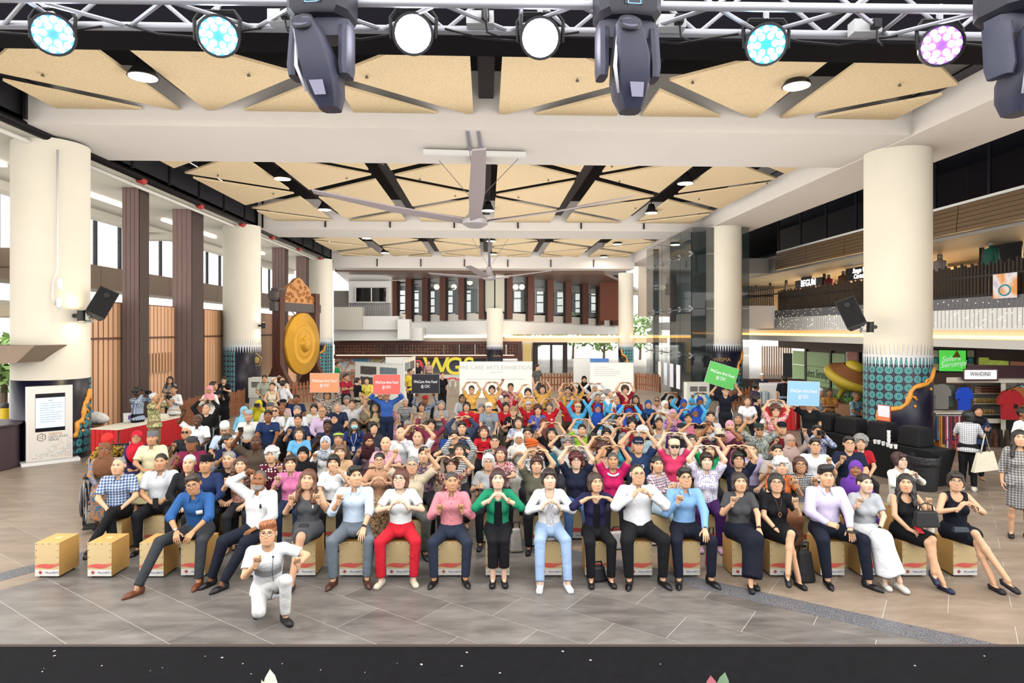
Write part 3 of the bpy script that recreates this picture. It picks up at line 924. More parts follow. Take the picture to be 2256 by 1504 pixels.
# bracket, tray and white batten at the near beam
e = empty('fan_bracket', (0, 13.2, 7.3), label='white bracket and batten on the near white beam above fan', cat='bracket')
for x in (1030, 1054):
 m = MB(); m.tube([PZ(x, 258, 7.6), PZ(x, 290, 7.3) + Vector((0, -.03, 0)), PZ(x + 6, 330, 7.28), PZ(x + 14, 368, 7.2)], .035, 6); m.build('arm', M('#8a88a0', .4, metal=.3), e)
a = PZ(933, 330, 7.27); b = PZ(1158, 336, 7.27)
m = MB(); m.hexa([a + Vector((0, -.07, -.1)), b + Vector((0, -.07, -.1)), b + Vector((0, .07, -.1)), a + Vector((0, .07, -.1)), a + Vector((0, -.07, 0)), b + Vector((0, -.07, 0)), b + Vector((0, .07, 0)), a + Vector((0, .07, 0))]); m.build('batten', WHITE, e)
FIX.append(e)
# sprinklers under the panels
spk = MB(); spk.lathe([(.012, .12), (.012, .03), (.03, .025), (.03, .0), (.0001, -.01)], 8); spm = spk.mesh('sprinkler'); spm.materials.append(M('#7d7468', .4, metal=.5))
for k, (x, y) in enumerate([(94, 168), (548, 168), (808, 172), (1272, 180), (1526, 184), (1982, 190), (843, 363), (1095, 363), (1348, 368), (480, 388), (764, 394), (925, 396), (1208, 398), (1365, 401), (1690, 405), (602, 428), (743, 430), (1003, 433), (1142, 436), (1540, 440), (1400, 460)]):
 p = PZ(x, y, 7.55); o = bpy.data.objects.new('sprinkler', spm); COL.objects.link(o); o.parent = ceiling; o.location = p
# fluorescent battens and pipes in the left aisle
for y0 in (11.5, 17.5, 23.5, 29.5):
 MB().span((-11.6, y0, 7.1), (-11.45, y0 + 4.4, 7.17)).build('light_batten', M('#fffaf0', .4, emit=3), ceiling)
m = MB(); m.tube([(-13, 24, 6.6), (-10.6, 24, 6.6)], .16, 10); m.build('duct', CREAM, ceiling, smooth=True)
# glass lift tower
lift = empty('glass_lift', (8.05, 25, 0), label='glass lift tower with steel spider fittings beside the column', cat='lift')
LG = glass('#2c3838', .42, .03)
for z0, z1 in ((-.4, 2.2), (2.2, 4.05), (4.05, 6.2), (6.2, 7.25)):
 for k in range(5):
  y0 = 25 + k * 1.4
  MB().span((8.03, y0 + .01, z0 + .01), (8.05, y0 + 1.39, z1 - .01)).build('pane', LG, lift)
 for k in range(2):
  x0 = 8.06 + k * 1.15
  MB().span((x0 + .01, 24.98, z0 + .01), (x0 + 1.14, 25.0, z1 - .01)).build('pane', LG, lift)
for z in (2.2, 4.05, 6.2):
 for k in range(6):
  y = 25 + k * 1.4
  m = MB()
  for sy in (-1, 1):
   m.tube([(8.1, y, z), (7.98, y + sy * .1, z + .1)], .018, 5); m.tube([(8.1, y, z), (7.98, y + sy * .1, z - .1)], .018, 5)
  m.build('spider_fitting', STEEL, lift)
 MB().tube([(8.12, 25, z), (8.12, 32, z)], .03, 6).build('tie_rail', M('#9aa0a0', .3, metal=.6), lift)
for (x, y) in ((8.5, 26.2), (8.5, 29), (10.2, 26.2), (10.2, 29), (8.4, 31.6)):
 MB().span((x - .12, y - .12, -.3), (x + .12, y + .12, 7.2)).build('guide_post', M('#2a2c30', .4, metal=.4), lift)
MB().span((8.6, 26.4, -.3), (10.4, 28.8, 7.2)).build('shaft', M('#23262a', .45), lift)
MB().span((8.5, 26.3, 3.9), (10.4, 29, 4.15)).build('landing', M('#3a3c40', .5), lift)
for k in range(4):
 p = P(1447 + k * 11, 815 + k * 2, 26.5 + (3 - k) * .9)
 MB().span((8.0, 29.2 - k * .95, .75), (8.02, 29.7 - k * .95, 1.75)).build('poster', M(['#e8e4d0', '#dfe6ee', '#e6dfe4', '#e8e8e8'][k], .6), lift)
FIX.append(lift)
# column speakers and sconces
def speaker(px, py, d, rz, ry, label, s_=1):
 p = P(px, py, d)
 e = empty('loudspeaker', p, label=label, cat='loudspeaker')
 Mx = Matrix.Rotation(rz, 3, 'Z') @ Matrix.Rotation(ry, 3, 'Y') @ Matrix.Rotation(R(-14), 3, 'X')
 V = [Mx @ Vector(v) for v in ((-.2, -.14, -.32), (.2, -.14, -.32), (.13, .2, -.32), (-.13, .2, -.32), (-.2, -.14, .32), (.2, -.14, .32), (.13, .2, .32), (-.13, .2, .32))]
 m = MB(); m.hexa([p + v for v in V]); m.build('cabinet', M('#2b2a2c', .5), e)
 V = [Mx @ Vector(v) for v in ((-.185, -.155, -.30), (.185, -.155, -.30), (.185, -.141, -.30), (-.185, -.141, -.30), (-.185, -.155, .30), (.185, -.155, .30), (.185, -.141, .30), (-.185, -.141, .30))]
 m = MB(); m.hexa([p + v for v in V]); m.build('grille', M('#18181a', .8, bump=.6, bscale=200), e)
 m = MB(); m.lathe([(.07, 0), (.06, .012), (.0001, .014)], 16, c=p + Mx @ Vector((0, -.155, .17)), mat=Mx @ Matrix.Rotation(R(90), 3, 'X')); m.build('horn', M('#0c0c0e', .5), e)
 m = MB(); m.tube([p + Mx @ Vector((.1 * s_ * -1, .1, -.34)), p + Vector((-.3 * s_, .15, -.38)), p + Vector((-.62 * s_, .2, -.36))], .03, 6); m.build('bracket', M('#d9d6d0', .4), e)
 FIX.append(e)
speaker(225, 669, 14.0, R(28), R(26), 'tilted black loudspeaker on the left column bracket', 1)
speaker(1874, 691, 13.9, R(-25), R(-22), 'tilted black loudspeaker on the right column bracket', -1)
def sconce(px, py, d, label, X, Y):
 p = P(px, py, d); e = empty('wall_sconce', p, label=label, cat='lamp', group='black column sconces')
 m = MB(); m.lathe([(.07, -.12), (.075, -.12), (.075, .12), (.07, .12)], 16, c=p); m.build('tube', M('#1b1b1e', .4), e, smooth=True, auto=40)
 v = Vector((X, Y, p.z)) - p; v.z = 0; v.normalize()
 m = MB(); m.tube([p + v * .06, p + v * .25], .045, 8); m.build('mount', M('#1b1b1e', .4), e)
 m = MB(); m.lathe([(.06, -.121), (.0001, -.121)], 12, c=p); m.lathe([(.06, .121), (.0001, .121)], 12, c=p); m.build('lens', M('#ffe2a8', .4, emit=12), e)
 area_light('sconce_up', (0, 0, .13), .12, 5, (1, .8, .5), rot=(R(180), 0, 0), parent=e)
 area_light('sconce_down', (0, 0, -.13), .12, 5, (1, .8, .5), parent=e)
 FIX.append(e)
sconce(179, 695, 13.75, 'black cylinder sconce on the near left column', -9.5, 14.5)
sconce(1917, 720, 14.05, 'black cylinder sconce on the near right column', 9.5, 14.5)
sconce(580, 717, 25.0, 'black cylinder sconce on the column beside the gong', -9.5, 25.5)
# router boxes and white conduit on the left column
e = empty('wall_router', P(122, 620, 13.4), label='pair of white aerial boxes with white conduit on left column', cat='aerial')
for (x, y) in ((132, 625), (130, 667)):
 p = P(x, y, 13.35); m = MB(); m.ball(p, (.05, .05, .13), 10, 8); m.build('aerial_box', M('#e6eaf0', .4), e, smooth=True)
m = MB(); m.tube([P(127, 330, 13.5), P(127, 590, 13.42), P(117, 622, 13.4), P(115, 650, 13.4), P(122, 670, 13.36)], .02, 6); m.build('conduit', WHITE, e, smooth=True)
FIX.append(e)
# gold emblem on the second left column
e = COL_L2
p = P(565, 793, 24.8)
m = MB(); m.tube([p + Vector((.2 * math.sin(k * 2 * math.pi / 5), 0, .26 * math.cos(k * 2 * math.pi / 5))) for k in range(5)], .018, 5, closed=True); m.ball(p, (.11, .02, .13), 10, 6); m.build('gold_emblem', M('#c9a860', .4, metal=.4), e)
text('WISMA', .22, M('#b08a58', .5), COL_R2, (-.35, -.715, 2.05), depth=.004); text('WISMA', .16, M('#b08a58', .5), COL_C, (.12, -.545, 1.55), depth=.004)
# gallery: fairy lights, signs, mannequins, banner
fl = MB()
for k in range(330):
 y = random.uniform(10, 28.5); z = random.uniform(3.25, 4.06)
 fl.box((GX - .02, y, z), (.012, .013, .013))
fl.build('fairy_lights', M('#fff2d0', .4, emit=3), wall_right)['kind'] = 'stuff'
ws = MB()
for k in range(120):
 y = 10 + k * .155; ws.span((GX - .012, y, 3.25), (GX - .008, y + .008, 4.06))
ws.build('fairy_wires', M('#8a8780', .6), wall_right)['kind'] = 'stuff'
def sign_box(name, y0, y1, z0, z1, x, face, label, lines, tcol, size, sx=1.0, shear=0):
 e = empty(name, (x, (y0 + y1) / 2, z0), label=label, cat='sign')
 MB().span((x, y0, z0), (x + .12, y1, z1)).build('panel', face, e)
 for i, t in enumerate(lines):
  text(t, size, tcol, e, (-.012, 0, (z1 - z0) * (.5 + .26 * ((len(lines) - 1) / 2 - i) * 1.7)), rot=(R(90), 0, R(-90)), sx=sx, shear=shear, bold=.004)
 FIX.append(e); return e
WL = M('#ffffff', .4, emit=4)
sign_box('shop_sign', yx(1812, 14.8), yx(1752, 14.8) , 5.18, 5.55, 14.8, M('#1a1a20', .4), 'lit white lettered shop sign on the right gallery', ['BEGUM'], WL, .42)
sign_box('shop_sign', yx(1925, 14.8), yx(1864, 14.8), 5.2, 5.72, 14.8, M('#101014', .4), 'black shop sign with white script and trefoil by column', ['Sange W', 'Curtain'], WL, .26, shear=.3)
def mannequin(px, y, zt, h, col, label):
 X = 15.0; p = P(px, y, DX(px, X))
 e = empty('mannequin', p - Vector((0, 0, h)), label=label, cat='mannequin')
 b = p - Vector((0, 0, h))
 m = MB(); m.lathe([(.05, h * .93), (.07, h * .86), (.2, h * .82), (.19, h * .6), (.14, h * .45), (.18, h * .3), (.16, h * .26)], 14, c=b); m.build('garment', M(col, .7, var=.2, scale=8), e, smooth=True)
 for s_ in (-1, 1):
  m = MB(); m.tube([b + Vector((0, s_ * .18, h * .8)), b + Vector((-.02, s_ * .27, h * .6)), b + Vector((-.03, s_ * .27, h * .5))], [.07, .06, .05], 8); m.build('sleeve', M(col, .7), e, smooth=True)
 m = MB(); m.lathe([(.0001, h), (.07, h * .97), (.08, h * .93), (.04, h * .88)], 12, c=b); m.build('head', M('#8d8478', .5), e, smooth=True)
 m = MB(); m.tube([b, b + Vector((0, 0, h * .4))], .03, 8); m.lathe([(.2, 0), (.2, .03), (.03, .05)], 14, c=b); m.build('stand', BLACK, e)
 FIX.append(e)
mannequin(2184, 530, 0, 1.5, '#1c5a4c', 'headless shop mannequin in dark green tunic behind railing')
mannequin(1826, 604, 0, 1.3, '#8a2a34', 'shop mannequin in a red dress behind the gallery railing')
mannequin(1858, 596, 0, 1.3, '#6a4a30', 'shop mannequin in brown dress near the script sign')
mannequin(2072, 560, 0, 1.3, '#8a7a74', 'pale grey mannequin in the lit corner shop window')
bn = empty('banner', (GX - .05, 17.2, 3.9), label='small orange and lilac banner hanging on the gallery railing', cat='banner')
y0, y1 = yx(2243, GX), yx(2190, GX)
def banner_mat():
 m = bpy.data.materials.new('banner_print'); n, l, b = nt(m); g = n.new('ShaderNodeTexCoord'); z = n.new('ShaderNodeTexNoise'); z.inputs['Scale'].default_value = 1.6
 l.new(g.outputs['Object'], z.inputs['Vector']); rp = n.new('ShaderNodeValToRGB'); e = rp.color_ramp.elements
 e[0].position = .35; e[0].color = (*lin('#b9a8c0'), 1); e[1].position = .62; e[1].color = (*lin('#f0a048'), 1); k = e.new(.5); k.color = (*lin('#f0e8e4'), 1)
 l.new(z.outputs[0], rp.inputs[0]); l.new(rp.outputs[0], b.inputs['Base Color']); return m
MB().span((GX - .03, y0, 4.0), (GX - .02, y1, 4.62)).build('cloth', banner_mat(), bn)
m = MB(); m.tube([(GX - .035, (y0 + y1) / 2 + .18 * math.cos(w), 4.2 + .13 * math.sin(w)) for w in np.linspace(0, 6.28, 16, endpoint=False)], .02, 5, closed=True); m.build('blue_ring_print', M('#3fa0b0', .5), bn)
FIX.append(bn)
# green shop panels, posters, copper screen and pale counter on the ground floor right
gs = empty('green_shop', (16.55, 25, 0), label='light green shop panels with Selera Serumpun script behind the sculpture', cat='shop front')
GPX = 16.55
for (a, b) in ((1747, 1774), (1777, 1828), (1834, 1862)):
 for (z0, z1) in ((-.4, .62), (.64, 1.36), (1.38, 2.1)):
  MB().span((GPX - .02, yx(b, GPX), z0), (GPX + .02, yx(a, GPX), z1)).build('green_panel', M('#a8cc88', .45, var=.04), gs)
for x in (1776, 1831, 1893):
 MB().span((GPX - .05, yx(x + 2, GPX), -.4), (GPX + .06, yx(x - 2, GPX), 2.4)).build('mullion', FRAME, gs)
text('Selera Serumpun', .62, M('#4a5a40', .5), gs, (-.03, yx(1803, GPX) - 25, 1.0), rot=(R(90), 0, R(-90)), depth=.003, sx=.62, shear=.35)
MB().span((GPX - .02, yx(1890, GPX), 1.3), (GPX + .02, yx(1864, GPX), 2.2)).build('poster', M('#d8cfc8', .5), gs)
m = MB(); pp = PX(1878, 785, GPX - .03); m.lathe([(.42, 0), (.0001, .01)], 18, c=pp, mat=Matrix.Rotation(R(-90), 3, 'Y')); m.build('poster_bowl', M('#c87a60', .5, var=.3, scale=5), gs)
FIX.append(gs)
ms = empty('copper_screen', P(1690, 850, 40), label='tall copper slat screen at the far right stair hall', cat='screen')
for k in range(13):
 x = 1680 + k * 5.2; a, b = P(x, 870, 40), P(x + 1.8, 762, 40)
 MB().span((a.x, a.y, a.z), (b.x, a.y + .15, b.z)).build('slat', COPPER, ms)
a, b = P(1738, 868, 38), P(1746, 778, 38)
MB().span((P(1728, 868, 38).x, a.y, a.z), (b.x, a.y + .2, b.z)).build('dark_panel', DARK, ms)
FIX.append(ms)
for o in FIX:
 o.location = Vector((o.location.x * KS, o.location.y * KS, HC + (o.location.z - HC) * KS)); o.scale = (KS,) * 3
for o in [q for q in COL.objects if q.type == 'LIGHT' and q.name.startswith('shop_lamp')]:
 o.location = Vector((o.location.x * KS, o.location.y * KS, HC + (o.location.z - HC) * KS))

# ================================================================ STAGE RIG (over the stage edge)
ALU = M('#b4b6c0', .4, metal=.3)
truss = empty('lighting_truss', rot_cam(0, 3.7, 5.0), label='silver box truss carrying the stage lights across the top', cat='truss')
def tube_obj(name, pts, r, mat, parent, seg=10, label=None):
 m = MB(); m.tube(pts, r, seg); return m.build(name, mat, parent, smooth=True, auto=50, label=label)
def tpt(x, d, z):
 return rot_cam(x, d, z) + Vector((0, 0, -.012 * x))
for d, z in ((3.56, 5.0), (3.88, 5.0), (3.56, 5.32), (3.88, 5.32)):
 tube_obj('chord', [tpt(-4.4, d, z), tpt(4.4, d, z)], .025, ALU, truss)
k = 0; x = -4.2
while x < 4.2:
 for d0, z0, d1, z1 in ((3.56, 5.0, 3.88, 5.0), (3.56, 5.0, 3.56, 5.32), (3.88, 5.0, 3.88, 5.32)):
  if k % 2: d0, z0, d1, z1 = d1, z1, d0, z0
  tube_obj('brace', [tpt(x, d0, z0), tpt(x + .38, d1, z1)], .0125, ALU, truss, 7)
 x += .38; k += 1
for x in (-2.7, -.15, .05, 2.2, 3.6):
 tube_obj('cross_tube', [tpt(x, 3.56, 5.0), tpt(x, 3.88, 5.0)], .0125, ALU, truss, 7)
for k in range(9):                       # sagging cables
 x = -4.2 + k * .95
 tube_obj('cable', [tpt(x, 3.84, 4.99), tpt(x + .2, 3.82, 4.93), tpt(x + .45, 3.84, 4.92), tpt(x + .8, 3.85, 4.985)], .007, BLACK, truss, 5)
def par(px, py, d, aim, lens, glow, label, rollz=0):
 p = P(px, py, d); f = Vector(aim).normalized()
 e = empty('stage_lamp', p, label=label, cat='stage lamp', group='round LED stage lamps')
 q = (-f).to_track_quat('Z', 'Y').to_matrix()        # local +Z points backwards
 m = MB(); m.lathe([(.105, -.02), (.118, -.02), (.118, .02), (.112, .05), (.108, .12), (.085, .19), (.05, .22), (.0001, .225)], 24, c=p, mat=q, caps=False); m.build('housing', M('#17171c', .35), e, smooth=True, auto=40)
 m = MB(); m.lathe([(.104, -.004), (.0001, -.004)], 24, c=p, mat=q @ Matrix.Diagonal(Vector((1, 1, 1)))); fp = m.build('face', M(glow, .3, emit=1.2), e)
 for k in range(18):
  rr, a = ((.0, 0) if 0 else (.048, k * 2 * math.pi / 6)) if k < 6 else (.083, (k - 6) * 2 * math.pi / 12)
  m = MB(); m.lathe([(.0195, 0), (.016, -.008), (.0001, -.011)], 10, c=p + q @ Vector((rr * math.cos(a), rr * math.sin(a), -.006)), mat=q); m.build('led', M(lens, .3, emit=22), e, smooth=True)
 sx = Vector((CA, -SA, 0)); top = p + Vector((0, 0, .19)); bk = -f * .06; bk.z = 0
 m = MB(); m.tube([p + bk - sx * .13, p + bk - sx * .135 + Vector((0, 0, .12)), p + bk - sx * .10 + Vector((0, 0, .17)), p + bk + sx * .10 + Vector((0, 0, .17)), p + bk + sx * .135 + Vector((0, 0, .12)), p + bk + sx * .13], .011, 6); m.build('yoke', BLACK, e)
 m = MB(); m.tube([p + bk + Vector((0, 0, .17)), p + bk + Vector((0, 0, .26))], .018, 8); m.build('clamp', ALU, e)
sx_ = Vector((CA, -SA, 0)); fw_ = Vector((SA, CA, 0)); up_ = Vector((0, 0, 1))
par(117, 76, 3.75, -fw_ * .8 + sx_ * .62 - up_ * .38, '#e8f4ff', '#4f8fe8', 'lit blue-white stage lamp, first on the truss from the left')
par(481, 80, 3.75, -fw_ * .85 + sx_ * .5 - up_ * .35, '#e8f4ff', '#4f9ff0', 'lit blue-white stage lamp beside the moving head, second on truss')
par(910, 75, 3.72, -fw_ - up_ * .45 + sx_ * .12, '#f2f0ff', '#d8d8ff', 'dazzling white stage lamp just left of the middle of truss')
par(1190, 84, 3.72, -fw_ - up_ * .45 - sx_ * .05, '#f2f0ff', '#d8d8ff', 'dazzling white stage lamp just right of the middle of truss')
par(1688, 98, 3.75, -fw_ * .9 - sx_ * .35 - up_ * .32, '#dcf8ff', '#38b8f0', 'lit cyan stage lamp on the right half of the truss')
par(2074, 100, 3.75, -fw_ * .9 - sx_ * .42 - up_ * .3, '#f6e4ff', '#8a5ad8', 'lit violet stage lamp near the right end of truss')
def moving_head(px, py, d, label, yaw=0.0, flip=False):
 p = P(px, py, d); e = empty('moving_head', p, label=label, cat='stage lamp', group='moving head lamps')
 q = Matrix.Rotation(-YAW + yaw, 3, 'Z'); body = M('#3a3c50', .4, var=.08); dk = M('#23242f', .4)
 W = lambda v: p + q @ Vector(v)
 def loft(name, secs, mat):
  m = MB(); n = 10
  for z, cx, cy, hw, hd in secs:
   for k in range(n):
    w = 2 * math.pi * (k + .5) / n; c, s_ = math.cos(w), math.sin(w)
    m.v.append(tuple(W((cx + hw * math.copysign(abs(c) ** .55, c), cy + hd * math.copysign(abs(s_) ** .55, s_), z))))
  for i in range(len(secs) - 1):
   for k in range(n): m.f.append((i * n + k, (i + 1) * n + k, (i + 1) * n + (k + 1) % n, i * n + (k + 1) % n))
  m.f.append(tuple(range(n))); m.f.append(tuple(reversed(range((len(secs) - 1) * n, len(secs) * n))))
  return m.build(name, mat, e, smooth=True, auto=35)
 loft('base', [(.34, 0, .02, .17, .15), (.2, 0, .02, .17, .15), (.17, 0, .02, .14, .13)], dk)
 m = MB(); m.add([W((-.05, -.132, .21)), W((.05, -.132, .21)), W((.05, -.132, .27)), W((-.05, -.132, .27))], [(0, 1, 2, 3)]); m.build('display', M('#2a2f3a', .3), e)
 m = MB()
 for a, b in (((-.035, .21), (.035, .214)), ((-.035, .266), (.035, .27)), ((-.035, .21), (-.031, .27)), ((.031, .21), (.035, .27))):
  m.add([W((a[0], -.134, a[1])), W((b[0], -.134, a[1])), W((b[0], -.134, b[1])), W((a[0], -.134, b[1]))], [(0, 1, 2, 3)])
 m.build('display_frame', M('#6fb4f0', .4, emit=1.5), e)
 loft('yoke_bridge', [(.17, 0, .03, .16, .08), (.08, 0, .03, .16, .07)], body)
 for s_ in (-1, 1):
  loft('yoke_arm', [(.13, s_ * .135, .02, .03, .07), (-.08, s_ * .14, .0, .03, .075), (-.13, s_ * .14, .0, .026, .06)], body)
 secs = [(.105, -.035, -.13, .062, .06), (.06, -.02, -.10, .075, .075), (-.04, .0, -.05, .095, .10), (-.14, .012, .0, .10, .105), (-.22, .02, .03, .085, .09), (-.285, .03, .05, .055, .06)]
 loft('head', secs, body)
 m = MB(); m.lathe([(.046, .005), (.06, .012), (.06, -.01)], 18, c=W((-.035, -.165, .095)), mat=q @ Matrix.Rotation(R(52), 3, 'X'), caps=False); m.build('lens_ring', dk, e, smooth=True)
 m = MB(); m.lathe([(.047, .006), (.0001, .004)], 18, c=W((-.035, -.164, .093)), mat=q @ Matrix.Rotation(R(52), 3, 'X')); m.build('lens', M('#8a86a0', .1, metal=.4), e)
 m = MB(); m.tube([W((-.085, -.12, .06)), W((-.094, -.10, -.1)), W((-.062, -.05, -.22))], [.008, .011, .006], 6); m.build('white_trim', M('#dcdce4', .4), e, smooth=True)
 m = MB(); m.add([W((-.02, -.118, -.185)), W((.055, -.118, -.185)), W((.06, -.085, -.25)), W((0, -.085, -.25))], [(0, 1, 2, 3)]); m.build('rating_plate', M('#9a98b0', .5), e)
 m = MB()
 for s_ in (-1, 1): m.tube([W((s_ * .1, .05, .34)), W((s_ * .1, .05, .42))], .02, 8)
 m.build('clamps', ALU, e)
 return e
mh = moving_head(708, 118, 3.45, 'hanging moving-head lamp with display, left of the middle', R(-6))
text('051', .034, M('#f0b070', .4, emit=1), mh, (-.01, -.136, .24), rot=(R(90), R(180), -YAW - R(6)))
moving_head(1382, 122, 3.45, 'hanging moving-head lamp with display, right of the middle', R(6))
moving_head(2252, 118, 3.2, 'moving-head lamp cut off at the right picture edge', R(14))
for k, (x, y) in enumerate(((624, 40), (1058, 44), (1478, 52), (1905, 62))):
 p = P(x, y, 3.8); e = empty('socket_box', p, label='white mains socket box on the truss, number %s from the left' % ['one', 'two', 'three', 'four'][k], cat='socket box', group='socket boxes on the truss')
 m = MB(); m.box(p, (.16, .08, .075), rz=-YAW); m.build('case', M('#d4d6da', .5), e)
 m = MB()
 m.box(p + Vector((.03, -.06, -.005)), (.045, .05, .05)); m.build('plug', BLACK, e)
 tube_obj('lead', [p + Vector((.03, -.07, -.03)), p + Vector((.04, -.06, -.1)), p + Vector((.12, .02, -.09))], .006, BLACK, e, 5)
# two leafy plants whose tips show at the stage edge
def leafy(px, label, cols, n, h):
 p = P(px, 1530, 3.0); p.z = 1.2
 e = empty('potted_plant', p, label=label, cat='plant')
 m = MB(); m.lathe([(.07, 0), (.09, .12), (.095, .12), (.085, .11), (.0001, .1)], 16, c=p); m.build('pot', M('#3a2a26', .6), e, smooth=True, auto=40)
 for k in range(n):
  a = k * 2.4 + px; tilt = .15 + .16 * (k % 3); L = h * (.75 + .25 * ((k * 5) % 4) / 3)
  d = Vector((math.cos(a) * math.sin(tilt), math.sin(a) * math.sin(tilt), math.cos(tilt))); s_ = d.cross(Vector((0, 0, 1))).normalized(); b = p + Vector((0, 0, .1))
  m = MB(); rows = []
  for t, w in ((.0, .004), (.35, .006), (.5, .028), (.7, .036), (.88, .022), (1, .001)):
   c = b + d * (L * t) + Vector((0, 0, -.06 * t * t)); rows.append((c - s_ * w, c + d * .001 + Vector((0, 0, .006)), c + s_ * w))
  m.v = [tuple(x) for r in rows for x in r]
  for i in range(5):
   for j in range(2): m.f.append((i * 3 + j, i * 3 + j + 1, i * 3 + j + 4, i * 3 + j + 3))
  m.build('leaf', M(cols[k % len(cols)], .45, var=.35, scale=30), e, smooth=True)
leafy(598, 'variegated white and green leaf tips rising at the stage edge', ['#d8dcc0', '#b8c8a0', '#e8c8c8'], 7, .36)
leafy(1580, 'pink and green leaf tips rising at the stage edge', ['#c86a70', '#5c7a5a', '#9a4a58'], 8, .34)

# ================================================================ THINGS ON THE FLOOR
def fl_at(px, py):
 p = PZ(px, py, 0); return Vector((p.x, p.y, 0))
# information kiosk
A_, B_ = fl_at(59, 1026), fl_at(160, 1014)
kd = (B_ - A_).normalized(); kn = Vector((kd.y, -kd.x, 0)); kw = (B_ - A_).length
kz = math.atan2(kd.y, kd.x)
kio = empty('information_kiosk', A_, kz, 'white information kiosk with a lit screen and mosaic print', 'kiosk')
def kbox(name, x0, x1, y0, y1, z0, z1, mat):
 m = MB(); m.span((x0, y0, z0), (x1, y1, z1)); return link(name, m.mesh(name), mat, kio)
KH = 1.86
kbox('body', 0, kw, 0, .12, .08, KH, M('#ece3d8', .45)); kbox('edge_band', -.012, 0, 0, .12, .08, KH, M('#fbfaf6', .45)); kbox('plinth', -.12, kw + .14, -.12, .3, 0, .075, M('#f4f1ec', .45))
kbox('bezel', kw * .18, kw * .83, -.006, .0, .77, 1.68, M('#14141a', .2)); kbox('screen', kw * .185, kw * .825, -.009, -.006, .86, 1.58, M('#d8ecfc', .3, emit=.35))
for k in range(9):
 w = (.5, .46, .5, .3, .5, .42, .5, .48, .34)[k] * kw
 kbox('text_line', kw * .28, kw * .28 + w, -.0105, -.009, 1.44 - k * .055, 1.448 - k * .055, M('#5a646c', .6))
kbox('screen_heading', kw * .46, kw * .56, -.0105, -.009, 1.51, 1.522, M('#5a646c', .6))
for i, (t, c) in enumerate((('WISMA', '#d8b06a'), ('GEYLANG', '#9a9088'), ('SERAI', '#9a9088'))):
 text(t, .088, M(c, .5), kio, (kw * .46, -.003, .70 - i * .07), align='LEFT')
m = MB(); m.tube([(kw * .31 + .09 * math.sin(k * 2 * math.pi / 6), -.004, .64 + .09 * math.cos(k * 2 * math.pi / 6)) for k in range(6)], .008, 5, closed=True)
m.tube([(kw * .31 + .05 * math.sin(k * 2 * math.pi / 3 + .5), -.004, .64 + .05 * math.cos(k * 2 * math.pi / 3 + .5)) for k in range(3)], .008, 5, closed=True); link('logo', m.mesh('logo'), M('#8a7a4a', .5), kio)
pet = {c: MB() for c in ('#2f8f8c', '#e0983c', '#4a4450')}
for i in range(24):
 for j in range(11):
  fx = i / 23
  if random.random() > .25 + .65 * max(0, fx - .25 + (.3 - j * .05)): continue
  x = .04 + fx * (kw - .08); z = .14 + j * .043 + .01 * (i % 2)
  if z > .14 + .5 * max(.12, fx): continue
  c = random.choice(list(pet)); a = R(45) * (1 if (i + j) % 2 else -1)
  V = [Vector((x + dx * math.cos(a) - dz * math.sin(a), -.003, z + dx * math.sin(a) + dz * math.cos(a))) for dx, dz in ((-.017, 0), (0, -.006), (.017, 0), (0, .006))]
  pet[c].add(V, [(0, 1, 2, 3)])
for c, m in pet.items(): link('petal_print', m.mesh('petal_print'), M(c, .5), kio)['kind'] = 'stuff'
# counter and bollard at the far left edge
p = fl_at(0, 1032); e = empty('round_counter', p, label='dark brown curved counter cut by the left picture edge', cat='counter')
m = MB(); m.lathe([(.72, 0), (.74, .02), (.74, .98), (.8, 1.0), (.8, 1.04), (.0001, 1.04)], 28, c=p - Vector((.45, 0, 0))); m.build('body', M('#4a3a40', .45), e, smooth=True, auto=40)
m = MB(); m.lathe([(.17, .745), (.0001, .75)], 14, c=p + Vector((.1, -.62, .55)) - Vector((0, 0, 0)), mat=Matrix.Rotation(R(90), 3, 'X') @ Matrix.Diagonal(Vector((1, 1, .01)))); m.build('flower_print', M('#48b0a8', .5, var=.4, scale=6), e)
p = fl_at(12, 965); e = empty('yellow_bollard', p, label='yellow bollard with black arrow outside on the left', cat='bollard')
m = MB(); m.lathe([(.12, 0), (.12, .9)], 14, c=p); m.build('post', M('#f0c818', .5), e, smooth=True, auto=40)
m = MB(); m.lathe([(.12, .9), (.1, 1.02), (.0001, 1.06)], 14, c=p); m.build('cap', M('#3a3a3e', .5), e, smooth=True)
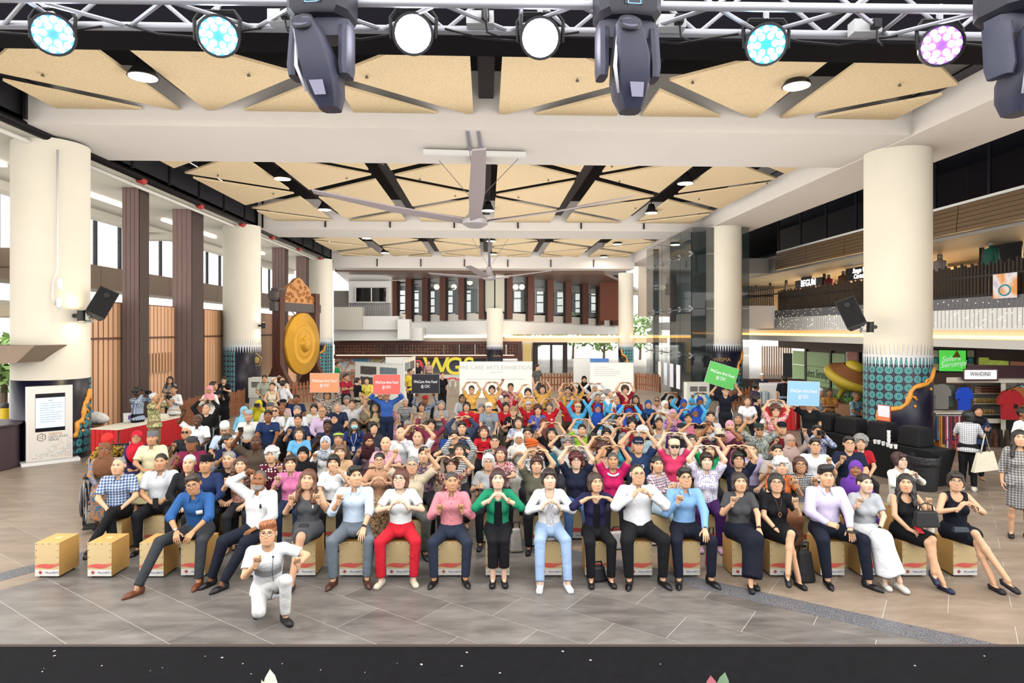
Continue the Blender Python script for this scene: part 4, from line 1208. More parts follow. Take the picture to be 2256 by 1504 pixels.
# tables with pleated red skirts
def red_table(a, b, dep, label, rise=.75):
 """a,b: floor points of the front edge; depth goes to the left of a->b."""
 d = (b - a); L = d.length; rz = math.atan2(d.y, d.x)
 e = empty('skirted_table', a, rz, label, 'table')
 m = MB(); m.span((-.03, -.03, rise - .02), (L + .03, dep + .03, rise)); link('white_top_cloth', m.mesh('white_top_cloth'), M('#f5ecd8', .7, bump=.1), e)
 m = MB(); m.span((.02, .05, rise - .06), (L - .02, dep - .02, rise - .02)); link('tabletop', m.mesh('tabletop'), M('#8a7a6a', .6), e)
 def pleat(name, n, L_, xf):
  m = MB(); pts = []
  for i in range(n * 4 + 1):
   t = i / (n * 4); w = .022 * math.sin(i * math.pi / 2)
   for z in (rise - .02, .02): pts.append(xf(t * L_, w * (1.2 if z < .1 else .7), z))
  m.add(pts, [(2 * i, 2 * i + 2, 2 * i + 3, 2 * i + 1) for i in range(n * 4)])
  link(name, m.mesh(name, smooth=True), M('#d42024', .65, var=.12, scale=4), e)
 pleat('skirt', int(L / .12), L, lambda s_, w, z: (s_, -.03 + w, z))
 pleat('skirt', int(dep / .12), dep, lambda s_, w, z: (-.03 + w, s_, z)); pleat('skirt', int(dep / .12), dep, lambda s_, w, z: (L + .03 + w, s_, z))
 for x in (.06, L - .06):
  for y in (.06, dep - .06):
   m = MB(); m.tube([(x, y, 0), (x, y, rise - .06)], .018, 8); link('leg', m.mesh('leg'), STEEL, e)
 return e
TA_, TB_ = PZ(262, 945, .75), PZ(400, 917, .75); TA_.z = TB_.z = 0
red_table(TA_, TB_, .75, 'long table with a pleated red skirt by slat screens')
TC_, TD_ = PZ(1686, 893, .75), PZ(1752, 897, .75); TC_.z = TD_.z = 0
red_table(TC_, TD_, .7, 'short table with a pleated red skirt near the sculpture')
def tz(px, py, z): return PZ(px, py, z)
p = PZ(287, 929, .76); e = empty('box_sign', p, R(40), 'small white box with a blue and red square on table', 'box')
m = MB(); m.span((-.16, -.06, 0), (.16, .06, .24)); link('case', m.mesh('case'), WHITE, e); m = MB(); m.span((-.06, -.062, .07), (.06, -.06, .18)); link('blue_square', m.mesh('s'), M('#4a50a8', .5), e); m = MB(); m.span((-.03, -.064, .1), (.03, -.062, .15)); link('red_mark', m.mesh('s'), M('#d84040', .5), e)
p = PZ(298, 921, .76) + Vector((0, .15, 0)); e = empty('flower_vase', p, label='small glass vase with an orange flower on the table', cat='vase')
m = MB(); m.lathe([(.035, 0), (.04, .02), (.03, .15), (.035, .2), (.028, .2), (.025, .05), (.0001, .03)], 12, c=p); m.build('glass', glass('#b8c890', .5), e, smooth=True); m = MB(); m.ball(p + Vector((0, 0, .26)), .05, 8, 6); m.build('blossom', M('#d8804a', .7), e, smooth=True)
p = TA_.lerp(TB_, .78) + Vector((-.3, .05, .752)); e = empty('paper_pile', p, R(60), 'pile of cream papers lying at the table end', 'papers')
m = MB(); m.span((-.2, -.14, 0), (.2, .14, .09)); link('sheets', m.mesh('sheets'), M('#f4ead0', .8), e); m = MB(); m.span((-.17, -.12, .09), (.18, .12, .12)); link('loose_sheet', m.mesh('ls'), M('#faf4e4', .8), e)
p = fl_at(198, 985)
for k in range(2):
 e = empty('carton', p + Vector((0, 0, .32 * k)), R(20), ['lower brown cardboard carton beside the column', 'upper brown cardboard carton tied with white string'][k], 'carton')
 m = MB(); m.span((-.3, -.2, 0), (.3, .2, .315)); link('body', m.mesh('body'), M('#9a6a44', .7, var=.1), e); m = MB(); m.span((-.305, -.205, .13), (.305, .205, .145)); m.span((.05, -.206, 0), (.065, .206, .317)); link('string', m.mesh('st'), M('#e8e0d4', .7), e)
p += Vector((.05, 0, .64)); e = empty('plastic_bag', p, label='full white plastic bag lying on the cartons', cat='bag')
m = MB(); m.ball(p + Vector((0, 0, .16)), (.42, .25, .18), 14, 10); m.ball(p + Vector((.25, 0, .12)), (.2, .2, .13), 10, 8); o = m.build('film', M('#efeae2', .35, var=.1, bump=.8, bscale=14), e, smooth=True)
m = MB(); m.ball(p + Vector((.02, -.05, .31)), (.09, .07, .06), 8, 6); m.build('blue_pouch', M('#4a8cc8', .5), e, smooth=True)
# picket fences
pk2 = MB(); pk2.prism([(-.045, 0), (.045, 0), (.045, .86), (0, .92), (-.045, .86)], -.012, .012, xf=lambda q: Vector((q.x, q.z, q.y))); pkme = pk2.mesh('picket')
FW = M('#9a5e3c', .6, var=.15, scale=5, stretch=(4, 4, .6), obj_rand=.12); pkme.materials.append(FW)
def fence(x0, y0, x1, y1, label, sp=.16, mat=None):
 a, b = fl_at(x0, y0), fl_at(x1, y1); d = b - a; L = d.length; n = max(3, int(L / sp)); rz = math.atan2(d.y, d.x)
 e = empty('picket_fence', a, rz, label, 'fence', 'brown picket fences')
 for k in range(n + 1):
  o = bpy.data.objects.new('picket', pkme); COL.objects.link(o); o.parent = e; o.location = (L * k / n, -.025, .02); o.scale = (1, 1, .96 + .06 * ((k * 3) % 4) / 3)
 for z in (.28, .66):
  m = MB(); m.span((-.05, -.012, z), (L + .05, .02, z + .08)); link('rail', m.mesh('rail'), FW, e)
 for x in (.0, L):
  m = MB(); m.span((x - .04, .02, 0), (x + .04, .09, .8)); link('post', m.mesh('post'), FW, e)
fence(392, 948, 442, 928, 'brown picket fence next to the red-skirted long table')
fence(503, 921, 537, 909, 'brown picket fence behind the long black dress')
fence(637, 889, 692, 884, 'brown picket fence in front of the gong')
fence(737, 863, 782, 861, 'brown picket fence behind the red polo')
fence(1187, 861, 1262, 860, 'brown picket fence before the exit doors')
fence(1400, 858, 1452, 864, 'dark picket fence beside the glass lift')
fence(1612, 906, 1650, 903, 'brown picket fence behind the white polo and column')
# portable air coolers
def cooler(x0, x1, ytop, ybase, label):
 a, b = fl_at(x0, ybase), fl_at(x1, ybase); d = b - a; w = d.length; rz = math.atan2(d.y, d.x); h = P(x0, ytop, proj(a)[2]).z
 e = empty('air_cooler', a, rz, label, 'air cooler', 'portable air coolers')
 body = M('#e6e2d4', .45)
 def bx(nm, *s_, mat=body): m = MB(); m.span(s_[:3], s_[3:]); link(nm, m.mesh(nm), mat, e)
 bx('upper_case', 0, 0, h * .42, w, .5, h); bx('lower_case', .03, .02, .06, w - .03, .48, h * .42, mat=M('#cfcbbe', .5))
 for s_ in (0, 1):
  x = w * (.13 + .4 * s_)
  bx('outlet', x, -.004, h * .72, x + w * .34, .0, h * .88, mat=M('#3a3a3c', .5))
  for k in range(5): bx('louvre', x, -.02, h * (.735 + k * .028), x + w * .34, -.004, h * (.742 + k * .028), mat=M('#c8c4b8', .5))
 bx('control', w * .46, -.006, h * .55, w * .54, 0, h * .6, mat=M('#4a4a4e', .4))
 for x in (.08, w - .08):
  m = MB(); m.lathe([(.05, -.02), (.05, .02)], 10, c=(x, .1, .05), mat=Matrix.Rotation(R(90), 3, 'Y')); link('caster', m.mesh('caster'), BLACK, e)
cooler(547, 600, 832, 908, 'white portable air cooler beside the navy column')
cooler(1514, 1563, 843, 912, 'white portable air cooler in front of the glass lift')
# gong in its carved frame
GA, GB = fl_at(614, 868), fl_at(692, 855)
gd = (GB - GA); gL = gd.length; gz = math.atan2(gd.y, gd.x)
gong = empty('gong', GA, gz, 'giant golden gong hanging in a carved dark wooden frame', 'gong')
GW = M('#5a3428', .4, var=.3, scale=3, stretch=(4, 4, .5)); GO = M('#e0a632', .32, metal=.35, var=.12, scale=5)
def gl(nm, mb, mat, smooth=False):
 me = mb.mesh(nm, smooth=smooth)
 if smooth: sharp_by_angle(me, 45)
 return link(nm, me, mat, gong)
for x in (0, gL):
 m = MB(); m.span((x - .22, -.22, 0), (x + .22, .22, 5.2)); gl('post', m, GW)
 m = MB(); m.prism([(-.95, 0), (.95, 0), (.8, .45), (.35, 1.1), (.22, 1.5), (-.22, 1.5), (-.35, 1.1), (-.8, .45)], -.16, .16, xf=lambda q, x=x: Vector((x + q.z, q.x, q.y))); gl('foot', m, GW)
m = MB(); m.span((-.55, -.16, 4.15), (gL + .45, .16, 4.6)); gl('cross_beam', m, M('#5c5250', .5, var=.2))
m = MB(); m.span((-.35, -.2, 5.0), (.3, .2, 5.3)); m.lathe([(.2, -.2), (.28, -.1), (.28, .1), (.2, .2)], 14, c=(-.45, 0, 4.9), mat=Matrix.Rotation(R(90), 3, 'Y')); gl('beam_end', m, M('#5c5250', .5))
crest = [(.1, 0), (gL * .97, 0), (gL * .98, .25), (gL * .92, .42), (gL * .86, .45), (gL * .82, .75), (gL * .75, .95), (gL * .67, 1.05), (gL * .6, 1.25), (gL * .5, 1.36), (gL * .4, 1.25), (gL * .33, 1.05), (gL * .25, .95), (gL * .18, .75), (gL * .14, .45), (gL * .08, .42), (.05, .25)]
m = MB(); m.prism(crest, -.1, .1, xf=lambda q: Vector((q.x, -q.z, 4.6 + q.y))); gl('carved_crest', m, M('#c98a4c', .5, var=.2, scale=4))
m = MB()
for k in range(26):
 t = (k + .5) / 26; x = gL * t; top = np.interp(t, [0, .14, .28, .45, .55, .7, .86, 1], [.3, .4, .9, 1.3, 1.25, .9, .4, .25]); z = 4.68 + (top - .12) * ((k * 7) % 5) / 5
 m.tube([(x + .16 * (1 - i / 9) * math.cos(i * .8 + k), -.115, z + .1 + .13 * (1 - i / 9) * math.sin(i * .8 + k)) for i in range(8)], .03, 5)
gl('carved_scrolls', m, M('#b06a30', .5))
gc = Vector((gL * .52, -.35, P(656, 757, 34).z)); gr = 1.62
m = MB(); m.lathe([(gr * .99, .22), (gr, .2), (gr, .02), (gr * .98, 0), (gr * .66, -.03), (gr * .64, -.06), (gr * .6, -.03), (gr * .42, -.04), (gr * .4, -.07), (gr * .36, -.05), (gr * .27, -.06), (gr * .25, -.1), (gr * .23, -.2), (gr * .16, -.27), (gr * .08, -.295), (.0001, -.3)], 48, c=gc, mat=Matrix.Rotation(R(-90), 3, 'X') @ Matrix.Diagonal(Vector((1, 1, 1))))
me = m.mesh('disc', smooth=True); link('disc', me, GO, gong)
for s_ in (-.7, .7):
 m = MB(); m.tube([(gc.x + s_, -.3, gc.z + 1.45), (gc.x + s_, -.05, 4.2)], .03, 6); gl('rope', m, M('#8a6a40', .8))
# exhibition panels
def exhib(x0, y0, x1, y1, d0, d1, label, lines=(), pics=0, col='#f7f4ea', bars=()):
 a, b = P(x0, 0, d0), P(x1, 0, d1); a.z = b.z = 0; dd = b - a; L = dd.length; rz = math.atan2(dd.y, dd.x)
 h = P(x0, y0, d0).z
 e = empty('exhibition_panel', a, rz, label, 'display panel', 'white exhibition panels')
 m = MB(); m.span((0, 0, 0), (L, .06, h)); link('board', m.mesh('board'), M(col, .5, var=.02), e)
 m = MB(); m.span((-.02, -.01, 0), (0, .07, h + .02)); m.span((L, -.01, 0), (L + .02, .07, h + .02)); m.span((0, -.01, h), (L, .07, h + .02)); link('frame', m.mesh('frame'), M('#d8d8d4', .4), e)
 for t, s_, z, c in lines: text(t, s_, M(c, .6), e, (L / 2, -.004, z), depth=.002)
 for x, w, z in bars:
  m = MB(); m.span((L * x, -.003, z), (L * (x + w), 0, z + .035)); link('print_line', m.mesh('pl'), M('#d6d2cc', .6), e)
 for k in range(pics):
  m = MB(); x = L * (.12 + (k % 2) * .42); z = h - .55 - (k // 2) * .5; m.span((x, -.02, z), (x + L * .34, 0, z + .38)); link('picture', m.mesh('pic'), M(random.choice(['#8a7a6a', '#5a5250', '#a08a70', '#7a8a90']), .5, var=.4, scale=6), e)
 return e
exhib(1013, 797, 1172, 880, 30.5, 30.5, 'wide white exhibition wall with faint grey title lettering', [('WE CARE ARTS EXHIBITION', .27, 1.42, '#c2c0bc')], 0, '#f7f4ea', ((.42, .17, 1.19), (.1, .8, .86)))
exhib(783, 797, 888, 870, 31, 28.5, 'white exhibition wall behind the red and yellow tops', [], 3)
exhib(889, 792, 915, 870, 28.6, 32, 'narrow picture panel at the corner of exhibition wall', [], 4, '#e8dcc0')
exhib(850, 787, 914, 850, 33.5, 33.5, 'taller white panel behind the exhibition wall', [], 0)
exhib(1264, 790, 1302, 862, 33, 33, 'plain white exhibition panel beside the black robe', [], 0)
exhib(1300, 799, 1395, 862, 31, 31, 'white exhibition panel with coloured heading strip', [], 0, '#f7f4ea', ((.1, .3, 1.4), (.1, .45, 1.3), (.1, .6, 1.2), (.1, .6, 1.1), (.1, .5, 1.0)))
m = MB(); m.span((.0, -.02, 1.66), (.9, .04, 1.84)); link('heading_strip', m.mesh('hs'), M('#4a7ac0', .5, var=.3, scale=2), bpy.data.objects['exhibition_panel.005'])
# lettering WGS at the back counter
e = empty('big_letters', P(985, 825, 41), label='big yellow bulb letters standing at the back counter', cat='letters')
for ch, x in (('W', 961), ('G', 1000), ('S', 1033)):
 q = P(x, 808, 41) - e.location; text(ch, 1.55, M('#d8c63a', .5, emit=.25), e, q, depth=.08, bold=.02)
m = MB(); m.ball(P(921, 806, 41), (.35, .1, .4), 14, 8); m.build('red_disc', M('#d03a48', .5), e, smooth=True)
m = MB(); a, b = P(915, 826, 41), P(1045, 826, 41); m.hexa([(a.x, a.y, 0), (b.x, b.y, 0), (b.x, b.y + .4, 0), (a.x, a.y + .4, 0), a - Vector((0, .1, 0)), b - Vector((0, .1, 0)), b + Vector((0, .4, 0)), a + Vector((0, .4, 0))]); m.build('plinth', WHITE, e)
# boards held up
def board(x0, y0, x1, y1, d, col, label, roll=0.0):
 c = P((x0 + x1) / 2, (y0 + y1) / 2, d); w = (x1 - x0) * d / F; h = (y1 - y0) * d / F
 e = empty('placard', c, -YAW, label, 'placard', 'coloured placards'); e.rotation_euler = (0, roll, -YAW)
 m = MB(); m.span((-w / 2, -.006, -h / 2), (w / 2, .006, h / 2)); link('board', m.mesh('board'), M(col, .55), e)
 m = MB(); m.span((-w / 2 - .004, -.004, -h / 2 - .004), (w / 2 + .004, .004, h / 2 + .004)); link('rim', m.mesh('rim'), M('#f4f0ea', .6), e)
 wt = M('#ffffff', .6)
 text('WeCare Arts Fund', h * .2, wt, e, (0, -.008, h * .1), bold=h * .0022, fit=w * .84); text('@ CDC', h * .2, wt, e, (0, -.008, -h * .14), bold=h * .0022, fit=w * .32)
board(683, 822, 747, 864, 17.35, '#f0a070', 'orange placard reading WeCare Arts Fund at CDC'); board(822, 825, 882, 868, 16.35, '#ec6a60', 'red placard reading WeCare Arts Fund at CDC'); board(907, 824, 968, 866, 17.95, '#22222e', 'black placard reading WeCare Arts Fund at CDC')
board(1557, 803, 1623, 851, 17.4, '#62c860', 'green placard tilted above the black polo', R(17)); board(1735, 840, 1805, 893, 14.5, '#9accf2', 'pale blue placard held above the drinks tables', R(2))
# draped drinks tables, covered boxes, cups, sign, bin
DR = M('#101014', .85, var=.25, scale=5, bump=.5, bscale=9)
TE, TF = PZ(2050, 996, .75), PZ(1775, 945, .75); TE.z = TF.z = 0
dd = TF - TE; dL = dd.length; dz = math.atan2(dd.y, dd.x)
e = empty('drinks_table', TE, dz, 'long table under a stretched black cloth beside the column', 'table')
def dbox(nm, s_, mat, par=e): m = MB(); m.span(s_[:3], s_[3:]); return link(nm, m.mesh(nm), mat, par)
DPT = -.7                                      # the table reaches away from the eye
m = MB(); m.hexa([(.12, -.06 , .0), (dL, -.06, .0), (dL, DPT + .06, 0), (.12, DPT + .06, 0), (-.03, .02, .75), (dL, .02, .75), (dL, DPT, .75), (-.03, DPT, .75)]); link('black_cloth', m.mesh('bc'), DR, e)
dbox('tabletop', (-.02, DPT, .75, dL, .02, .765), DR)
for k, (t, w, h, lb) in enumerate(((.10, .52, .42, 'black draped dispenser nearest the bin'), (.34, .5, .42, 'black draped dispenser under the framed notice'), (.58, .62, .4, 'third black draped dispenser on the long table'), (.8, .55, .42, 'last black draped dispenser on the long table'))):
 q = TE + dd * t + Vector((0, 0, .766)); b = empty('covered_dispenser', q, dz, lb, 'dispenser', 'black draped dispensers')
 m = MB(); m.hexa([(0, -.08, 0), (w, -.1, 0), (w + .02, DPT + .1, 0), (-.02, DPT + .12, 0), (.03, -.14, h), (w - .03, -.12, h * .97), (w - .03, DPT + .16, h), (.03, DPT + .18, h * .96)]); o = link('drape', m.mesh('drape'), DR, b)
 md = o.modifiers.new('b', 'BEVEL'); md.width = .05; md.segments = 3
 m = MB(); m.lathe([(.05, 0), (.055, .02), (.05, .2), (.03, .22)], 10, c=(w * .3, DPT + .06, 0)); link('teal_flask', m.mesh('fl', smooth=True), M('#1f4a4c', .3), b)
cu = MB(); cu.lathe([(.0001, 0), (.028, 0), (.038, .085), (.035, .085), (.026, .01), (.0001, .01)], 14); cum = cu.mesh('paper_cup', smooth=True); sharp_by_angle(cum, 50); cum.materials.append(M('#f6f4f0', .6))
CUPS = [(1928, 977), (1936, 978), (1946, 981), (1956, 984), (1956, 975), (1963, 987), (1973, 988), (1958, 962), (1958, 968)]
CL = ['first paper cup from the far end of the cup row', 'second paper cup along the cup row', 'third paper cup along the cup row', 'fourth paper cup, front base of the cup tower', 'paper cup just above the tower base', 'paper cup right beside the cup tower', 'last paper cup near the dispenser', 'topmost paper cup of the tall tower', 'paper cup below the top of tower']
for k, (x, y) in enumerate(CUPS):
 lift_ = .17 if k == 7 else (.085 if k in (4, 8) else 0)
 q = PZ(1958 if k in (7, 8, 4) else x, 984 if k in (7, 8, 4) else y, .766)
 q.z += .17 if k == 7 else (.085 if k == 8 else (0.255 if k == 4 else 0))
 if k == 4: CL[k] = 'extra paper cup stacked above the cup tower'
 o = bpy.data.objects.new('paper_cup', cum); COL.objects.link(o); o.location = q; tag(o, CL[k], 'cup', 'white paper cups')
q = TE + dd * .36 + Vector((0, 0, .766 + .42)); e = empty('framed_notice', q, dz + math.pi, 'white notice with orange foot in red frame on dispenser', 'notice')
m = MB(); m.span((-.3, .3, 0), (.02, .32, .36)); link('frame', m.mesh('f'), M('#b8443c', .5), e); m = MB(); m.span((-.285, .294, .1), (.005, .3, .345)); link('paper', m.mesh('p'), M('#f2eef2', .6), e); m = MB(); m.span((-.285, .294, .015), (.005, .3, .1)); link('orange_foot', m.mesh('of'), M('#f08a5c', .6), e)
p = fl_at(2038, 1079); p += Vector((0, .05, 0)); e = empty('rubbish_bin', p, label='ribbed black rubbish bin with a black liner', cat='bin')
m = MB(); m.lathe([(.0001, 0), (.235, 0), (.24, .02), (.285, .62), (.29, .66), (.275, .66), (.23, .03), (.0001, .03)], 40, c=p); m.build('body', M('#232529', .5, bump=.3, bscale=3, stretch=(20, 20, .1)), e, smooth=True, auto=40)
m = MB(); m.lathe([(.294, .50), (.31, .56), (.302, .62), (.312, .665), (.30, .685), (.28, .67), (.26, .55)], 40, c=p); m.build('liner', M('#2c2d32', .25, bump=1.0, bscale=25), e, smooth=True)
for s_ in (-1, 1):
 m = MB(); m.box(p + Vector((s_ * .3, 0, .56)), (.05, .12, .05)); m.build('handle', M('#232529', .5), e)
# spinning-top sculpture in its planter
p = fl_at(1866, 905); c = P(1870, 833, proj(p)[2]); e = empty('spinning_top_sculpture', p, label='giant golden spinning-top sculpture wound with brown rope', cat='sculpture')
rr = 48 * proj(p)[2] / F * 1.12; TILT = Matrix.Rotation(R(24), 3, 'X') @ Matrix.Rotation(R(14), 3, 'Y')
YG = M('#b9a032', .25, var=.08, scale=3)
m = MB(); m.lathe([(.0001, -.95 * rr), (.06, -.9 * rr), (.12, -.6 * rr), (.5 * rr, -.35 * rr), (.92 * rr, -.16 * rr), (rr, 0), (.96 * rr, .12 * rr), (.84 * rr, .18 * rr)], 40, c=c, mat=TILT); m.build('body', YG, e, smooth=True)
m = MB()
for k in range(9):
 t = k / 9; r_ = (.84 - .48 * t) * rr; z = (.2 + .30 * t) * rr
 m.tube([c + TILT @ Vector((r_ * math.cos(w), r_ * math.sin(w), z)) for w in np.linspace(0, 2 * math.pi, 36, endpoint=False)], .038, 6, closed=True)
m.build('rope_coils', M('#8a5428', .7, var=.15), e, smooth=True)
m = MB(); m.lathe([(.36 * rr, .46 * rr), (.37 * rr, .54 * rr), (.34 * rr, .64 * rr), (.22 * rr, .74 * rr), (.0001, .78 * rr)], 28, c=c, mat=TILT); m.build('knob', YG, e, smooth=True)
m = MB(); m.tube([p, c - Vector((0, 0, .4))], .06, 8); m.build('support', M('#2f6a50', .5), e)
e = empty('planter', p, label='timber planter bench around the spinning-top sculpture', cat='planter')
m = MB(); m.lathe([(1.75, 0), (1.75, .42), (1.3, .42), (1.3, .3), (.0001, .3)], 32, c=p); m.build('bench_ring', M('#8a6244', .6, var=.15), e, smooth=True, auto=30)
PB = p
for k in range(9):
 a = k * 2.4; q = p + Vector((.75 * math.cos(a) * (.4 + .07 * k), .75 * math.sin(a) * (.4 + .07 * k), .3))
 e2 = empty('green_plant', q, label='leafy green plant in the sculpture planter, clump %s' % 'one two three four five six seven eight nine'.split()[k], cat='plant', group='planter plants')
 for j in range(7):
  b = j * .9 + k; d_ = Vector((math.cos(b) * .6, math.sin(b) * .6, .8)); s_ = d_.cross(Vector((0, 0, 1))).normalized()
  m = MB(); m.add([q, q + d_ * .2 + s_ * .07, q + d_ * .45 - Vector((0, 0, .06)), q + d_ * .2 - s_ * .07], [(0, 1, 2, 3)]); m.build('leaf', M(['#4a7a3c', '#6a9a50', '#3a6a34'][j % 3], .5), e2)
# bench for the seated visitors and the pale lobby counter
p = fl_at(1845, 950); e = empty('timber_bench', p, -YAW, 'low timber bench in front of the green shop panels', 'bench')
m = MB(); m.span((-.9, -.05, .36), (.95, .45, .44)); link('seat', m.mesh('s'), M('#8a6244', .6, var=.15), e); m = MB(); m.span((-.8, 0, 0), (-.7, .4, .36)); m.span((.75, 0, 0), (.85, .4, .36)); link('legs', m.mesh('l'), M('#5a4030', .6), e)
p = fl_at(1690, 893); e = empty('lobby_counter', p, -YAW, 'pale rounded counter behind the standing visitors', 'counter')
m = MB(); m.span((-.4, 0, 0), (1.7, .7, .95)); o = link('body', m.mesh('b'), M('#efe9e2', .4), e); md = o.modifiers.new('b', 'BEVEL'); md.width = .12; md.segments = 4
p = fl_at(1684, 868); e = empty('stair_block', p, -YAW, 'brown steps beneath the far copper screen', 'steps')
for k in range(2): m = MB(); m.span((-1.2, .4 * k, 0), (2.2, .4 * k + .6, .35 * (k + 1))); link('step', m.mesh('st'), M('#7a5040', .6, var=.1), e)
# clothes stall
sp_ = fl_at(2150, 985); SD = proj(sp_)[2]
def Q(px, py, dd_=0): return P(px, py, SD + dd_)
e = empty('clothes_stall', sp_, label='brown roofed clothes stall with white shelves and name board', cat='stall')
SW = M('#ece2cc', .5); SB = M('#5a4044', .5)
def qbox(nm, x0, y0, x1, y1, d0, th, mat, par=None):
 par = par or e; a, b = Q(x0, y1, d0), Q(x1, y0, d0); m = MB(); m.hexa([a, Q(x1, y1, d0), Q(x1, y1, d0 + th), Q(x0, y1, d0 + th), Q(x0, y0, d0), b, Q(x1, y0, d0 + th), Q(x0, y0, d0 + th)]); return m.build(nm, mat, par)
qbox('back_panel', 2140, 836, 2300, 960, 1.4, .1, M('#d8cfc0', .5)); qbox('side_panel', 2205, 836, 2216, 965, .3, 1.1, SW)
for y in (866, 888, 912): qbox('shelf', 2145, y, 2205, y + 2, .9, .5, SW)
qbox('counter', 2150, 922, 2216, 932, .4, .9, SW); qbox('eave', 2085, 831, 2300, 843, .2, 1.2, SW)
m = MB(); m.hexa([Q(2118, 832, .1), Q(2310, 834, .1), Q(2310, 834, 1.6), Q(2118, 832, 1.6), Q(2133, 803, .6), Q(2310, 806, .6), Q(2310, 806, 1.3), Q(2133, 803, 1.3)]); m.build('roof', SB, e)
qbox('name_board', 2122, 812, 2200, 839, .0, .06, SB); qbox('name_face', 2125, 815, 2196, 835, -.02, .02, M('#f2f2f0', .4, emit=.6))
q = Q(2160, 824, -.06) - e.location; text('WAHDINII', .17, M('#6a6c70', .5), e, q, rot=(R(90), 0, -YAW), fit=.55)
for k in range(3): qbox('hanging_rail', 2085 + k * 40, 843, 2125 + k * 40, 845, .0 + .25 * k, .03, M('#6a4a40', .5))
qbox('base_cabinet', 2215, 925, 2290, 1010, .35, .7, M('#17161a', .6))
def shirt(px, ytop, w, h, dd_, col, label, rz=0):
 p = Q(px, ytop, dd_); s_ = SD / F; W_, H_ = w * s_, h * s_
 g = empty('hanging_shirt', p - Vector((0, 0, H_)), -YAW + rz, label, 'shirt', 'shirts hanging at the stall')
 m = MB(); out = [(-.34, 0), (-.36, .55), (-.5, .5), (-.5, .72), (-.3, .95), (-.1, 1), (0, .95), (.1, 1), (.3, .95), (.5, .72), (.5, .5), (.36, .55), (.34, 0)]
 m.prism([(x * W_, z * H_) for x, z in reversed(out)], -.05, .05, xf=lambda q: Vector((q.x, q.z, q.y))); link('cloth', m.mesh('cloth'), cloth_early(col), g)
 m = MB(); m.tube([(-.25 * W_, 0, H_ * .97), (0, 0, H_ * 1.06), (.25 * W_, 0, H_ * .97)], .01, 5); m.tube([(0, 0, H_ * 1.06), (0, 0, H_ * 1.14), (.03, 0, H_ * 1.16)], .006, 5); link('hanger', m.mesh('hanger'), BLACK, g)
 return g
def cloth_early(c): return M(c, .8, var=.12, scale=6, bump=.4, bscale=8)
shirt(2073, 845, 40, 55, -.1, '#8d8882', 'grey tunic on a hanger at the stall corner'); shirt(2092, 846, 26, 50, .3, '#5f6a62', 'dark green grey tunic hanging behind the grey one'); shirt(2124, 852, 34, 54, .0, '#1f4fd0', 'bright blue tunic on a hanger in the stall')
g = shirt(2226, 859, 54, 64, -.2, '#b8242a', 'red tunic with black pocket hanging at the stall front'); m = MB(); m.span((.05, -.056, .3), (.16, -.05, .42)); link('pocket', m.mesh('pk'), BLACK, g)
shirt(2242, 852, 44, 60, .15, '#b8743c', 'rust tunic hanging behind the red tunic'); shirt(2252, 848, 44, 60, .4, '#a8d0dc', 'pale blue tunic furthest back at stall edge')
jr = MB(); jr.lathe([(.0001, 0), (.05, 0), (.05, .09), (.04, .1), (.0001, .1)], 10); jrm = jr.mesh('body', smooth=True); jrm.materials.append(M('#c89a50', .4, var=.2, obj_rand=.2)); jl = MB(); jl.lathe([(.045, .1), (.045, .125), (.0001, .126)], 10); jlm = jl.mesh('lid', smooth=True); jlm.materials.append(M('#d8b878', .4))
n = 0; ORD = 'first second third fourth fifth sixth seventh eighth ninth tenth'.split()
for row, (y, nn) in enumerate(((887, 9), (911, 7))):
 for k in range(nn):
  q = Q(2150 + k * 6.2, y, 1.05); g = empty('jar', q, label='%s jar from the left on the %s stall shelf' % (ORD[k], ['middle', 'lower'][row]), cat='jar', group='jars on the stall shelves')
  for me_ in (jrm, jlm): o = bpy.data.objects.new(me_.name, me_); COL.objects.link(o); o.parent = g; o.name = 'body' if me_ is jrm else 'lid'
tr = MB(); tr.span((-.16, -.12, 0), (.16, .12, .05)); trm = tr.mesh('food_tray'); trm.materials.append(M('#a06a50', .4, var=.4, scale=8, obj_rand=.2))
for k in range(8):
 q = Q(2166 + (k % 3) * 15, 865 - (k // 3) * 5, 1.1); o = bpy.data.objects.new('food_tray', trm); COL.objects.link(o); o.location = q; tag(o, 'packed food tray, %s of the upper shelf stack' % ORD[k], 'food tray', 'trays on the top stall shelf')
# rack of folded sarongs
RC = ['#4a6a8a', '#c8702c', '#e0a040', '#5a2a44', '#b03a50', '#e8d8d0', '#7a3a5c', '#a8243c', '#2a3a4c', '#c05a34', '#8c2f54', '#d8b0a8', '#5c1f2c', '#a04a28', '#6a2848', '#b86a7a']
ra, rb_ = Q(2062, 914, -.5), Q(2128, 914, -.75)
e = empty('sarong_rack', Vector((ra.x, ra.y, 0)), label='white display table edge with a rail of sarongs', cat='rack')
m = MB(); m.hexa([ra + Vector((0, 0, .03)), rb_ + Vector((0, 0, .03)), rb_ + Vector((.3, .5, .03)), ra + Vector((.3, .5, .03)), ra + Vector((0, 0, .06)), rb_ + Vector((0, 0, .06)), rb_ + Vector((.3, .5, .06)), ra + Vector((.3, .5, .06))]); m.build('tabletop', SW, e)
m = MB(); m.tube([ra + Vector((.05, .02, -.02)), rb_ + Vector((.05, .02, -.02))], .015, 6); m.build('rail', STEEL, e)
for q in (ra, rb_):
 m = MB(); m.tube([q + Vector((.1, .1, .03)), Vector((q.x + .1, q.y + .1, 0))], .02, 6); m.build('leg', STEEL, e)
